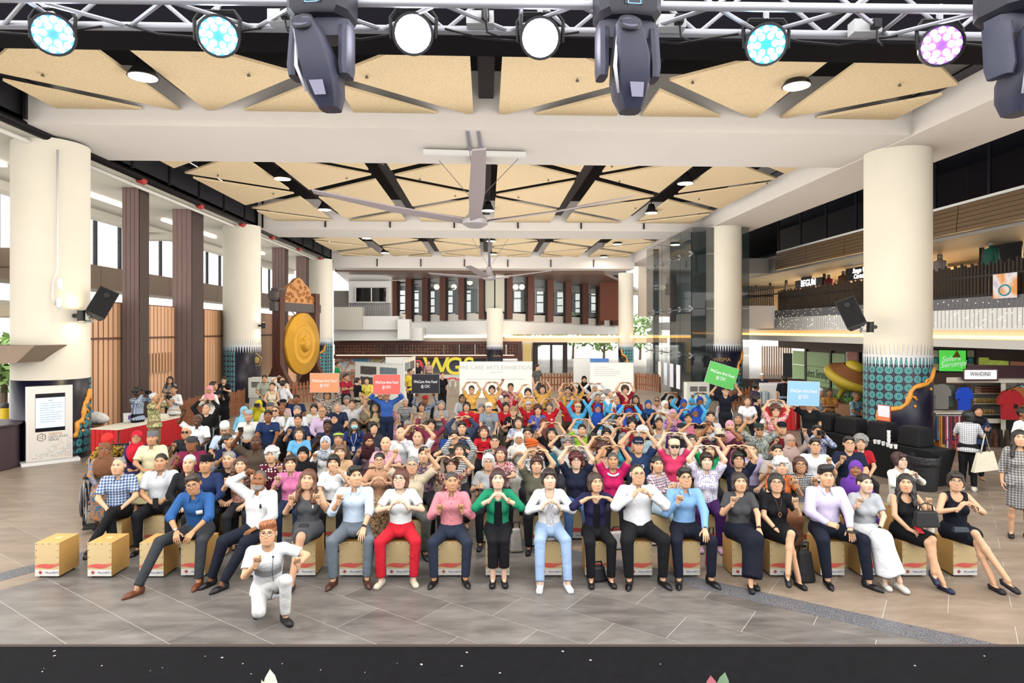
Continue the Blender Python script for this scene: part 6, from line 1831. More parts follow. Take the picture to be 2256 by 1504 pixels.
def body_mesh(key, J, bd, headkind, h, hh, handh, slim=0.0):
 if key in MESHLIB: return MESHLIB[key]
 lo, hi = bounds(J); lo[2] = -.02
 f = Field(lo, hi, h)
 torso(f, J, -.012, bd)
 if J['hz'] == .55: f.cut((0, 0, -1), -.468)
 w = .92 if J['sex'] == 'f' else 1.0
 if bd == 'w': w *= 1.15
 for n_ in 'ab':
  f.cap(J['sh' + n_], J['el' + n_], .05 * w, .04 * w, .03)
  f.cap(J['el' + n_], J['wr' + n_], .041 * w, .0255, .012)
  f.cap(J['hip' + n_], J['kn' + n_], .078 * w - slim, .053 * w - slim, .04 - slim)
  mid = J['kn' + n_] * .65 + J['an' + n_] * .35 + np.array([0, .018, 0])
  f.cap(J['kn' + n_], mid, .05 * w - slim, .05 * w - slim, .02); f.cap(mid, J['an' + n_], .049 * w - slim, .034, .03 - slim)
  fd = J['fd' + n_]; an = J['an' + n_]
  dn = nrm(np.array([0, 0, -1.0]) + fd * fd[2]); f.cap(an + fd * -.03 + dn * .045, an + fd * .13 + dn * .06, .03, .021, .03)
 f.cap(J['T']((0, .01, .48)), J['head'] + np.array([0, .012, -.06]), .056 * w, .051 * w, .03)
 V, Q = f.surface()
 parts = [(V, Q, SKIN)]
 hv, hq, hc = make_head(headkind, hh)
 R3 = np.array(J['hm'])
 parts.append(((hv * HS @ R3.T + J['head']).astype(np.float32), hq, hc))
 for n_ in 'ab':
  v, q = place_hand(J['hs' + n_], handh, J['wr' + n_], J['hd' + n_], J['hn' + n_], n_ == 'b')
  parts.append((v, q, SKIN))
 V, Q, C = join(parts)
 me = mesh_np('person', V, Q, True)
 ca = me.attributes.new('paint', 'FLOAT_COLOR', 'POINT')
 ca.data.foreach_set('color', np.ascontiguousarray(C, dtype=np.float32).ravel())
 me.materials.append(None)
 MESHLIB[key] = me
 return me
def top_mesh(key, J, bd, typ, h, hem, neck):
 if key in MESHLIB: return MESHLIB[key]
 lo, hi = bounds(J, .12)
 lo[2] = J['hz'] - .22
 f = Field(lo, hi, h)
 g = .010 if typ in 'bpr' else .014
 torso(f, J, g, bd, True)
 ua, fa = TOPR[typ]
 T = J['T']
 if hem < -.02: f.ell(T((0, -.01, -.06)), (.18 * BUILD[bd][0] + g, .145 * BUILD[bd][1] + g, .13), .05)
 up = T((0, 0, 1)) - T((0, 0, 0))
 f.cut(-up, -float(up @ T((0, 0, hem))))
 w = (1.15 if bd == 'w' else 1.0) * (.94 if J['sex'] == 'f' else 1)
 for n_ in 'ab':
  S_, E, W = J['sh' + n_], J['el' + n_], J['wr' + n_]
  if ua > 0:
   e = S_ + (E - S_) * ua
   loose = .018 if ua < 1 else .013
   f.cap(S_, e, (.054 + loose * .5) * w, (.046 + loose) * w, .028, flat=ua < 1)
  if fa > 0:
   e = E + (W - E) * fa
   f.cap(E, e, .054 * w, .036 if fa > .9 else .046 * w, .015, flat=True)
   if fa > .9: f.cap(e - (e - E) * .12, e, .039, .037, .002, flat=True)
   else: f.cap(e - (e - E) * .3, e, .051 * w, .05 * w, .002, flat=True)
  if ua == 0:
   f.cap(S_ + np.array([.03 if n_ == 'b' else -.03, 0, -.02]), S_ + np.array([.15 if n_ == 'b' else -.15, 0, -.01]), .085, .12, .01, 1)
 f.cap(T((0, .01, .44)), T((0, -.0, .7)), .052, .075, .01, 1)
 nd = {'c': (.05, .5), 'r': (.07, .5), 'v': (.06, .46), 'w': (.09, .47), 's': (.085, .44)}[neck]
 f.ell(T((0, -.075, nd[1] + .045)), (nd[0], .1, .075 if neck in 'cr' else .11), .015, 1)
 V, Q = f.surface()
 me = mesh_np('top', V, Q, True); me.materials.append(None)
 MESHLIB[key] = me
 return me
def leg_mesh(key, J, bd, typ, h):
 """p trousers, c cropped, k knee skirt, K long skirt, u short shorts."""
 if key in MESHLIB: return MESHLIB[key]
 lo, hi = bounds(J, .13); lo[2] = 0.0; hi[2] = max(J['hz'] + .2, J['kna'][2] + .13, J['knb'][2] + .13)
 f = Field(lo, hi, h)
 T = J['T']; w = (1.14 if bd == 'w' else 1.0); g = .014
 rt = [list(r) for r in np.array(Matrix.Rotation(-J['lean'], 3, 'X'))]
 f.ell(T((0, .005, .0)), (.166 * w + g, .124 * w + g, .12 + g), .04, rot=rt)
 f.ell(T((0, .0, .08)), (.142 * w + g, .112 * w + g, .1), .05, rot=rt)
 up = T((0, 0, 1)) - T((0, 0, 0)); f.cut(up, float(up @ T((0, 0, .115))))
 for n_ in 'ab':
  H, K, A = J['hip' + n_], J['kn' + n_], J['an' + n_]
  if typ in 'pcu':
   f.cap(H, K, .096 * w, .071 * w, .03)
   f.cap(H + (K - H) * .1, (J['hipa'] + J['hipb']) / 2 + (K - H) * .3 * np.array([0, 1, 1]), .09, .06, .03)
   if typ != 'u' and n_ == 'b':
    if J['hz'] == .55: f.cut((0, 0, -1), -.46)
    for K, A in ((J['kna'], J['ana']), (J['knb'], J['anb'])):
     e = K + (A - K) * (.97 if typ == 'p' else .72)
     f.cap(K, e, .069 * w, .054 if typ == 'p' else .064, .015, flat=True)
  else:
   f.cap(H, H + (K - H) * (.93 if typ == 'k' else 1.04), .10 * w, .078 * w, .09, flat=(typ == 'k'))
   if typ == 'K':
    e = K + (A - K) * .85
    f.cap(K, e, .085, .10, .09, flat=True)
 if typ in 'kK':
  H = (J['hipa'] + J['hipb']) / 2; K = (J['kna'] + J['knb']) / 2
  if typ == 'k': f.cap(H, H + (K - H) * .93, .10, .07, .09, flat=True)
  else:
   A = (J['ana'] + J['anb']) / 2
   f.cap(H, K, .10, .08, .09); f.cap(K, K + (A - K) * .85, .085, .09, .09, flat=True)
 V, Q = f.surface()
 me = mesh_np('bottom', V, Q, True); me.materials.append(None)
 MESHLIB[key] = me
 return me
def simple_lib(name, fn):
 if name not in MESHLIB:
  me = fn();
  if not me.materials: me.materials.append(None)
  MESHLIB[name] = me
 return MESHLIB[name]
def shoe_mesh(kind):
 def mk():
  f = Field((-.08, -.24, -.01), (.08, .12, .16), .006)
  low = kind in ('pump', 'sandal')
  if kind == 'sandal':
   f.cap((0, .05, .012), (0, -.15, .012), .034, .04, .01)
   for y in (-.06, -.1, .01): f.cap((-.04, y, .03), (.04, y, .03), .016, .016, .01); f.ell((0, y, .055), (.035, .018, .014), .012)
   f.cut((0, 0, -1), 0); f.ell((0, .01, .07), (.024, .1, .03), .008, 1)
  else:
   f.ell((0, .035, .04), (.037, .06, .05 if not low else .035), .02)
   f.ell((0, -.06, .028), (.041, .10, .036), .03)
   if kind == 'dress': f.cap((0, -.1, .02), (0, -.175, .014), .033, .018, .025)
   else: f.ell((0, -.12, .026), (.038, .055, .03), .02)
   if not low: f.cap((0, .035, .05), (0, .04, .11 if kind == 'dress' else .10), .043, .043, .02, flat=True)
   f.cap((0, .04, .015), (0, -.13, .012), .036, .034, .01)
   f.cut((0, 0, -1), 0.0)
   if low: f.ell((0, -.0, .075), (.030, .105, .044), .008, 1)
  V, Q = f.surface()
  return mesh_np('shoe', V, Q, True)
 return simple_lib('shoe_' + kind, mk)

# ---------------------------------------------------------------- hair, hats, glasses (head space)
def hair_mesh(style, h=.0055):
 def mk():
  rng = np.random.RandomState(len(style))
  f = Field((-.17, -.17, -.42 if style in ('long', 'wavy') else -.2), (.17, .22, .19), h)
  face = lambda rx, rz, cz=-.03, cy=-.115, ry=.085: f.ell((0, cy, cz), (rx, ry, rz), .014, 1)
  if style in ('short', 'side', 'buzz', 'crop'):
   t = {'short': .010, 'side': .013, 'buzz': .004, 'crop': .006}[style]
   f.ell((0, .016, .034), (.074 + t, .092 + t, .083 + t * 1.3), .02)
   if style == 'side': f.cap((-.045, -.06, .095), (.05, -.05, .1), .03, .026, .03)
   if style == 'short': f.cap((-.04, -.055, .092), (.04, -.055, .092), .026, .026, .03)
   f.ell((0, -.125, -.022), (.086, .115, .105), .012, 1)
   for s_ in (-1, 1): f.ell((s_ * .09, -.01, -.03), (.03, .04, .055), .01, 1)
   f.cut((0, .25, -1), .07)
  elif style == 'bald':
   f.ell((0, .02, .02), (.079, .092, .08), .02)
   f.ell((0, -.05, .1), (.2, .14, .085), .012, 1); f.ell((0, -.12, -.03), (.1, .105, .11), .01, 1); f.ell((0, 0.02, .13), (.07, .09, .08), .01, 1)
   f.cut((0, .25, -1), .06)
  elif style == 'thin':
   f.ell((0, .02, .032), (.0775, .094, .086), .02); f.ell((0, -.125, .0), (.084, .115, .108), .012, 1)
   for s_ in (-1, 1): f.ell((s_ * .09, -.01, -.03), (.03, .04, .055), .01, 1)
   f.cut((0, .25, -1), .07)
  elif style in ('bob', 'bobred'):
   f.ell((0, .022, .03), (.092, .108, .1), .03)
   for s_ in (-1, 1): f.cap((s_ * .068, -.01, .02), (s_ * .074, -.02, -.085), .036, .028, .03)
   f.ell((0, .05, -.05), (.09, .07, .075), .03)
   face(.06, .094, -.026); f.cut((0, 0, -1), .108)
  elif style in ('long', 'wavy'):
   f.ell((0, .02, .03), (.09, .106, .098), .03)
   for s_ in (-1, 1):
    f.cap((s_ * .066, -.005, .03), (s_ * .08, -.02, -.1), .036, .033, .03)
    f.cap((s_ * .08, -.02, -.1), (s_ * .10, -.055, -.26 if style == 'long' else -.3), .034, .026, .03)
    if style == 'wavy':
     for k in range(5): f.ell((s_ * (.085 + .012 * (k % 2)), -.045, -.08 - k * .05), (.045, .04, .034), .02)
   f.cap((0, .06, -.02), (0, .075, -.25), .085, .07, .04)
   face(.058, .096, -.026)
  elif style in ('shortf', 'perm', 'curly', 'spiky'):
   t = {'shortf': .016, 'perm': .026, 'curly': .034, 'spiky': .022}[style]
   f.ell((0, .018, .034), (.076 + t, .094 + t, .084 + t), .02)
   for s_ in (-1, 1): f.ell((s_ * .068, .0, -.015), (.024 + t * .3, .05, .06), .02)
   f.cap((-.04, -.07, .078), (.04, -.07, .078), .022, .022, .025)
   if style in ('perm', 'curly', 'spiky'):
    for k in range(70):
     a = rng.uniform(0, 2 * math.pi); z = rng.uniform(-.1, 1)
     rr = math.sqrt(max(0, 1 - z * z)); p = np.array([rr * math.cos(a) * (.074 + t), .018 + rr * math.sin(a) * (.092 + t), .034 + z * (.082 + t)])
     f.ell(p, (.02,) * 3, .012)
   face(.064, .092, -.03); f.cut((0, .2, -1), .085)
  elif style in ('tied', 'pony', 'bun'):
   f.ell((0, .018, .034), (.082, .1, .092), .02)
   f.ell((0, -.122, -.028), (.075, .105, .1), .014, 1)
   for s_ in (-1, 1): f.ell((s_ * .092, -.005, -.02), (.03, .04, .06), .01, 1)
   f.cut((0, .25, -1), .075)
   if style == 'pony': f.cap((0, .11, .03), (0, .17, -.03), .03, .034, .02); f.cap((0, .17, -.03), (0, .165, -.17), .034, .014, .02)
   else: f.ell((0, .12, .0), (.04, .035, .04), .015)
  elif style == 'quiff':
   f.ell((0, .016, .034), (.081, .1, .09), .02)
   f.cap((-.05, -.055, .1), (.05, -.045, .115), .036, .034, .03); f.ell((0, .01, .1), (.07, .09, .04), .03)
   f.ell((0, -.125, -.035), (.088, .112, .105), .01, 1)
   for s_ in (-1, 1): f.ell((s_ * .09, -.01, -.03), (.028, .04, .055), .01, 1)
   f.cut((0, .25, -1), .055)
  if style not in ('buzz', 'bald'):
   X, Y, Z = f.ax[0][:, None, None], f.ax[1][None, :, None], f.ax[2][None, None, :]
   f.F += (.0026 if style in ('crop', 'thin', 'tied', 'short', 'side') else .0036) * np.sin(24 * np.arctan2(X, Y - .02) + 3 * np.sin(38 * Z + 20 * X))
  V, Q = f.surface()
  return mesh_np('hair', V, Q, True)
 return simple_lib('hair_' + style, mk)
def hijab_mesh(kind):
 def mk():
  f = Field((-.24, -.22, -.5), (.24, .2, .17), .009)
  f.ell((0, .014, .018), (.092, .108, .112), .02)
  f.ell((0, .0, -.09), (.082, .085, .09), .04)
  if kind == 'long':
   f.ell((0, -.03, -.24), (.165, .125, .16), .06); f.ell((0, -.085, -.32), (.13, .07, .13), .05)
  else:
   f.ell((0, -.01, -.19), (.15, .11, .085), .05); f.ell((0, -.06, -.22), (.09, .06, .07), .04)
  for k in range(4): f.cap((-.07 + .02 * k, -.11, -.10 - .035 * k), (.06, -.12, -.13 - .045 * k), .012, .01, .012)
  f.ell((0, -.115, -.022), (.06, .072, .08), .014, 1)
  V, Q = f.surface()
  return mesh_np('headscarf', V, Q, True)
 return simple_lib('hijab_' + kind, mk)
def hat_mesh(kind):
 def mk():
  m = MB()
  if kind == 'songkok':
   E = Matrix.Diagonal(Vector((.086, .104, 1)))
   m.lathe([(1.0, .035), (1.0, .06), (.97, .125), (.93, .128), (.0001, .122)], 28, c=(0, .012, 0), mat=E)
  elif kind == 'kopiah':
   E = Matrix.Diagonal(Vector((.085, .103, 1)))
   m.lathe([(1.0, .045), (1.01, .06), (.99, .10), (.8, .128), (.4, .138), (.0001, .14)], 28, c=(0, .012, 0), mat=E)
  elif kind in ('cap', 'sun', 'flat'):
   E = Matrix.Diagonal(Vector((.088, .106, 1)))
   top = {'cap': .138, 'sun': .128, 'flat': .125}[kind]
   m.lathe([(1.0, .045), (1.02, .065), (.96, .1), (.7, top - .01), (.3, top), (.0001, top + .002)], 28, c=(0, .012, 0), mat=E)
   n = 12; L = [];
   for k in range(n + 1):
    w = -math.pi * (.12 + .76 * k / n)
    for rr, zz in ((.98, .059), (1.6 if kind != 'flat' else 1.35, .052 - .014 * abs(math.cos(w))), (1.6 if kind != 'flat' else 1.35, .046 - .014 * abs(math.cos(w))), (.98, .05)):
     yk = rr if rr < 1 else 1 + (rr - 1) * abs(math.sin(w))
     L.append((.088 * math.cos(w) * (1.02 if rr > 1 else 1), .012 + .106 * math.sin(w) * yk, zz))
   Fc = []
   for k in range(n):
    for j in range(4):
     a, b = k * 4 + j, k * 4 + (j + 1) % 4
     Fc.append((a, b, b + 4, a + 4))
   m.add(L, Fc)
  elif kind == 'turban':
   m.lathe([(.085, .02), (.098, .05), (.1, .09), (.085, .135), (.05, .16), (.0001, .165)], 28, c=(0, .015, 0), mat=Matrix.Diagonal(Vector((.95, 1.12, 1))))
   for k in range(4): m.tube([(.1 * math.cos(w) * .95, .015 + .1 * math.sin(w) * 1.12, .045 + .028 * k + .02 * math.cos(w + k)) for w in np.linspace(0, 2 * math.pi, 20, endpoint=False)], .014, 6, closed=True)
  me = m.mesh('hat', smooth=True); sharp_by_angle(me, 50)
  return me
 return simple_lib('hat_' + kind, mk)
def glasses_mesh(kind):
 def mk():
  m = MB()
  for s_ in (-1, 1):
   ring = []
   for k in range(16):
    w = 2 * math.pi * k / 16; c, s2 = math.cos(w), math.sin(w)
    x = s_ * .033 + .0245 * math.copysign(abs(c) ** .7, c); z = .008 + .018 * math.copysign(abs(s2) ** .7, s2)
    ring.append((x, -.113 + .012 * (abs(x) / .06) ** 2, z))
   m.tube(ring, .0019 if kind != 'sun' else .003, 5, closed=True)
   if kind == 'sun': m.add([(s_ * .033, -.114, .008)] + ring, [(0, (k + 1) % 16 + 1, k + 1) for k in range(16)])
   m.tube([(s_ * .0575, -.102, .012), (s_ * .08, -.06, .012), (s_ * .083, .02, .006)], .0018, 5)
  m.tube([(-.009, -.113, .012), (0, -.116, .015), (.009, -.113, .012)], .0018, 5)
  return m.mesh('glasses', smooth=True)
 return simple_lib('glasses_' + kind, mk)
def mask_mesh():
 def mk():
  f = Field((-.09, -.15, -.14), (.09, .02, .03), .006)
  f.ell((0, -.06, -.05), (.07, .062, .052), .02); f.cap((0, -.1, -.015), (0, -.118, -.04), .014, .016, .02)
  f.cut((0, 1, 0), -.045); f.cut((0, 0, 1), -.005); f.cut((0, 0, -1), .105)
  V, Q = f.surface(); return mesh_np('mask', V, Q, True)
 return simple_lib('mask', mk)
def collar_mesh(key, J):
 def mk():
  T = J['T']; m = MB(); pts = []
  for k in range(15):
   w = R(-155 + 310 * k / 14)
   pts.append(T((.068 * math.sin(w), .008 + .068 * math.cos(w), .525 + .012 * math.cos(w))))
  m.tube([Vector(p) for p in pts], [.014] * 15, 6)
  for s_ in (-1, 1):
   a, b, c = T((s_ * .03, -.058, .525)), T((s_ * .085, -.05, .50)), T((s_ * .045, -.115, .445))
   n_ = np.array([0, -.012, .006])
   m.add([a, b, c, a + n_, b + n_, c + n_], [(0, 1, 2), (3, 5, 4), (0, 3, 4, 1), (1, 4, 5, 2), (2, 5, 3, 0)])
  return m.mesh('collar', smooth=False)
 return simple_lib(key, mk)

# ---------------------------------------------------------------- colours
SKINS = ['#eec6ab', '#e2b18d', '#ca9770', '#976341', '#5a3926']
def skin_mat(i):
 key = ('skin', i)
 if key in MATS: return MATS[key]
 m = bpy.data.materials.new('skin_%d' % i); n, l, b = nt(m)
 at = n.new('ShaderNodeAttribute'); at.attribute_name = 'paint'
 mu = n.new('ShaderNodeMix'); mu.data_type = 'RGBA'; mu.blend_type = 'MULTIPLY'; mu.inputs['Factor'].default_value = 1
 mu.inputs['B'].default_value = (*lin(SKINS[i]), 1); l.new(at.outputs['Color'], mu.inputs['A'])
 mx = n.new('ShaderNodeMix'); mx.data_type = 'RGBA'
 l.new(at.outputs['Alpha'], mx.inputs['Factor']); l.new(at.outputs['Color'], mx.inputs['A']); l.new(mu.outputs['Result'], mx.inputs['B'])
 l.new(mx.outputs['Result'], b.inputs['Base Color'])
 b.inputs['Roughness'].default_value = .5; b.inputs['Specular IOR Level'].default_value = .35
 MATS[key] = m
 return m
HAIRC = dict(k='#14110f', n='#2a1a14', b='#5a3320', r='#4a1a18', g='#8c8a88', w='#dedcd6', o='#b5743a', m='#3a2a26', s='#5c5856')
def hair_mat(c):
 c = HAIRC.get(c, c); key = ('hair', c)
 if key in MATS: return MATS[key]
 m = bpy.data.materials.new('hair'); n, l, b = nt(m)
 tc = n.new('ShaderNodeTexCoord'); mp = n.new('ShaderNodeMapping'); mp.inputs['Scale'].default_value = (60, 60, 7); l.new(tc.outputs['Object'], mp.inputs[0])
 z = n.new('ShaderNodeTexNoise'); z.inputs['Scale'].default_value = 1.6; z.inputs['Detail'].default_value = 4; l.new(mp.outputs[0], z.inputs['Vector'])
 rp = n.new('ShaderNodeValToRGB'); q = lin(c)
 rp.color_ramp.elements[0].position = .35; rp.color_ramp.elements[0].color = (*[x * .6 for x in q], 1)
 rp.color_ramp.elements[1].position = .7; rp.color_ramp.elements[1].color = (*[min(1, x * 1.5) for x in q], 1)
 l.new(z.outputs[0], rp.inputs[0]); l.new(rp.outputs[0], b.inputs['Base Color'])
 bp = n.new('ShaderNodeBump'); bp.inputs['Strength'].default_value = .5; bp.inputs['Distance'].default_value = .004
 l.new(z.outputs[0], bp.inputs['Height']); l.new(bp.outputs[0], b.inputs['Normal'])
 b.inputs['Roughness'].default_value = .38; b.inputs['Specular IOR Level'].default_value = .7
 MATS[key] = m
 return m
def cloth(c, pat='', c2='#ffffff', rough=.8):
 key = ('cloth', c, pat, c2)
 if key in MATS: return MATS[key]
 m = bpy.data.materials.new('cloth'); n, l, b = nt(m)
 b.inputs['Roughness'].default_value = rough; b.inputs['Specular IOR Level'].default_value = .25
 tc = n.new('ShaderNodeTexCoord'); src = tc.outputs['Object']
 A = (*lin(c), 1); B = (*lin(c2), 1)
 b.inputs['Base Color'].default_value = A
 def ramp(fac, stops, const=True):
  rp = n.new('ShaderNodeValToRGB'); e = rp.color_ramp.elements
  if const: rp.color_ramp.interpolation = 'CONSTANT'
  e[0].position = stops[0][0]; e[0].color = stops[0][1]; e[1].position = stops[1][0]; e[1].color = stops[1][1]
  for p_, q in stops[2:]:
   k = e.new(p_); k.color = q
  l.new(fac, rp.inputs[0]); return rp.outputs[0]
 out = None
 if pat in ('stripe', 'vstripe', 'fine'):
  w = n.new('ShaderNodeTexWave'); w.bands_direction = 'Z' if pat == 'stripe' else 'X'; w.inputs['Scale'].default_value = 11 if pat != 'fine' else 26
  l.new(src, w.inputs['Vector']); out = ramp(w.outputs['Fac'], [(0, A), (.5, B)])
 elif pat in ('check', 'plaid', 'grid'):
  ws = []
  for ax in 'XZ':
   w = n.new('ShaderNodeTexWave'); w.bands_direction = ax; w.inputs['Scale'].default_value = 8 if pat != 'grid' else 13
   l.new(src, w.inputs['Vector'])
   g = n.new('ShaderNodeMath'); g.operation = 'GREATER_THAN'; g.inputs[1].default_value = .55 if pat != 'grid' else .35; l.new(w.outputs['Fac'], g.inputs[0]); ws.append(g.outputs[0])
  ad = n.new('ShaderNodeMath'); ad.operation = 'ADD' if pat != 'grid' else 'MULTIPLY'; l.new(ws[0], ad.inputs[0]); l.new(ws[1], ad.inputs[1])
  mid = tuple(.5 * (A[i] + B[i]) for i in range(3)) + (1,)
  out = ramp(ad.outputs[0], [(0, A), (.4, mid), (.95, B)]) if pat != 'grid' else ramp(ad.outputs[0], [(0, A), (.5, B)])
  if pat != 'grid':
   dv = n.new('ShaderNodeMath'); dv.operation = 'MULTIPLY'; dv.inputs[1].default_value = .5; l.new(ad.outputs[0], dv.inputs[0])
   out = ramp(dv.outputs[0], [(0, A), (.3, mid), (.8, B)])
 elif pat in ('dots', 'bigdots'):
  v = n.new('ShaderNodeTexVoronoi'); v.inputs['Scale'].default_value = 38 if pat == 'dots' else 20; v.inputs['Randomness'].default_value = .1 if pat == 'dots' else .4
  l.new(src, v.inputs['Vector']); out = ramp(v.outputs['Distance'], [(0, B), (.32, A)])
 elif pat in ('floral', 'batik', 'bloom', 'smudge'):
  sc = {'floral': 26, 'batik': 17, 'bloom': 11, 'smudge': 9}[pat]
  z = n.new('ShaderNodeTexNoise'); z.inputs['Scale'].default_value = sc; z.inputs['Detail'].default_value = 2; z.inputs['Distortion'].default_value = 1.2 if pat != 'smudge' else 0
  l.new(src, z.inputs['Vector'])
  mid = tuple(.5 * (A[i] + B[i]) for i in range(3)) + (1,)
  out = ramp(z.outputs[0], [(0, A), (.46, mid), (.52, B), (.63, A)]) if pat != 'smudge' else ramp(z.outputs[0], [(.35, A), (.65, B)], False)
 nz = n.new('ShaderNodeTexNoise'); nz.inputs['Scale'].default_value = 9; nz.inputs['Detail'].default_value = 3; nz.inputs['Distortion'].default_value = .6
 l.new(src, nz.inputs['Vector'])
 bp = n.new('ShaderNodeBump'); bp.inputs['Strength'].default_value = .55; bp.inputs['Distance'].default_value = .03
 l.new(nz.outputs[0], bp.inputs['Height']); l.new(bp.outputs[0], b.inputs['Normal'])
 if out is not None: l.new(out, b.inputs['Base Color'])
 MATS[key] = m
 return m
GLM = {'g': M('#1a1414', .3), 'sun': M('#08080a', .12)}
MASKM = M('#9fd3dc', .8)

# ---------------------------------------------------------------- one person
PEOPLE = []
def person(px, ytop, kind='S', sex='f', skin=1, flags='', hair='short:k', top='t:#888888', bottom='p:#222222', pose='lap', turn=None, hturn=0, label='', group=None,
           legs=None, lean=0.0, hpitch=None, hroll=0, build='n', hero=False, shoe=None, scale=None, neck=None, hem=None, custom=None, loc=None, d=None, cat='person', name='person'):
 stand = kind == 'T'
 sc = scale or (1.0 if sex == 'm' else .965)
 zc = (1.665 if stand else 1.345) * sc
 if kind == 'W': zc += .03
 if loc is None:
  dd = d or F * (HC - zc) / (ytop - CY)
  p = P(px, 0, dd + .03)
  loc = Vector((p.x, p.y, 0.0))
 if kind == 'W': loc = Vector((loc[0], loc[1], .03))
 if turn is None: turn = math.degrees(math.atan2(-loc[0], loc[1])) * .6
 arms = tuple(pose.split('/')) if isinstance(pose, str) else pose
 if len(arms) == 1: arms = (arms[0], arms[0])
 lg = legs or ('stand' if stand else 'sit'); lg = tuple(lg.split('/')) if isinstance(lg, str) else lg
 if len(lg) == 1: lg = (lg[0], lg[0])
 if hpitch is None: hpitch = -6
 hturn = round(hturn / 12) * 12
 near = hero or (ytop - CY) > 240
 h, hh, hd = (.0115, .0042, .004) if hero else ((.0145, .0055, .005) if near else (.018, .0075, .0065))
 J = skeleton(sex, stand, arms, lg, R(lean), R(hturn), R(hpitch), R(hroll), custom)
 ck = tuple(sorted((k, str(v)) for k, v in custom.items())) if custom else None
 jk = (sex, stand, str(arms), str(lg), lean, ck)
 hk = sex + ('x' if 'x' in flags else '') + ('b' if 'b' in flags else '') + ('o' if hair.split(':')[-1] in 'gw' else '')
 by, *bc = bottom.split(':')
 slim = .014 if by == 'p' else 0.0
 me = body_mesh(('body', jk, hturn, hpitch, hroll, hk, build, h, hd, slim), J, build, hk, h, hh, hd, slim)
 o = link(name, me, skin_mat(skin), objmat=True, loc=loc, rot=(0, 0, R(turn)), scale=(sc,) * 3)
 tag(o, label, cat, group)
 ty, *tc = top.split(':')
 if neck is None: neck = {'p': 'c', 'b': 'c', 'r': 'c', 'h': 'c', 'v': 'w', 's': 'w', 'd': 'w'}.get(ty, 'r')
 if hem is None: hem = {'b': .03, 'r': .03, 's': -.02, 'd': -.02, 'p': -.01}.get(ty, -.015 if not stand else -.06)
 if by in ('p', 'c', 'k', 'K', 'u'):
  link({'p': 'trousers', 'c': 'cropped_trousers', 'k': 'skirt', 'K': 'long_skirt', 'u': 'shorts'}[by], leg_mesh(('leg', jk, build, by, h), J, build, by, h * 1.05), cloth(*bc), o, objmat=True)
 tm_ = cloth(*tc)
 link({'b': 'shirt', 'h': 'shirt', 'p': 'polo_shirt', 'r': 'shirt', 'j': 'jacket', 'd': 'dress', 'l': 'long_sleeved_top', 's': 'sleeveless_top'}.get(ty, 'tee'), top_mesh(('top', jk, build, ty, h, hem, neck), J, build, ty, h, hem, neck), tm_, o, objmat=True)
 if ty in 'bphr' and near or ty in 'bh':
  link('collar', collar_mesh(('collar', jk), J), tm_, o, objmat=True)
 if shoe:
  sk, scol = shoe.split(':')
  for n_ in 'ab':
   a = J['an' + n_]; fd = J['fd' + n_]
   w = math.atan2(fd[0], -fd[1])
   pit = math.asin(max(-.9, min(.9, -fd[2])))
   so = link('shoe', shoe_mesh(sk), M(scol, .3 if sk == 'dress' else .5), o, objmat=True)
   rm = Matrix.Rotation(w, 3, 'Z') @ Matrix.Rotation(pit, 3, 'X')
   so.location = Vector(a) + rm @ Vector((0, 0, -.085)); so.rotation_euler = rm.to_euler()
 hm = (J['hm'] * HS).to_4x4(); hm.translation = Vector(J['head'])
 def onhead(nm, me_, mat):
  q = link(nm, me_, mat, o, objmat=True); q.matrix_local = hm; return q
 hs, *hc = hair.split(':')
 if hs in ('hijab', 'hijabl'):
  q = link('headscarf', hijab_mesh('long' if hs == 'hijabl' else 'short'), cloth(hc[0], *(hc[1:] if len(hc) > 1 else ())), o, objmat=True)
  mm = ((Matrix.Rotation(R(hturn) * .7, 3, 'Z') @ Matrix.Rotation(R(hpitch) * .5, 3, 'X')) * HS).to_4x4(); mm.translation = Vector(J['head']); q.matrix_local = mm
 elif hs in ('songkok', 'kopiah', 'cap', 'flat', 'turban', 'sun'):
  onhead('hat', hat_mesh(hs), cloth(hc[0]))
  if len(hc) > 1 and hs != 'turban': onhead('hair', hair_mesh('buzz'), hair_mat(hc[1]))
 elif hs != 'none':
  onhead('hair', hair_mesh(hs), hair_mat(hc[0] if hc else 'k'))
 if 'g' in flags: onhead('glasses', glasses_mesh('g'), GLM['g'])
 if 's' in flags: onhead('sunglasses', glasses_mesh('sun'), GLM['sun'])
 if 'm' in flags: onhead('face_mask', mask_mesh(), MASKM)
 PEOPLE.append((o, J, kind, label))
 return o, J

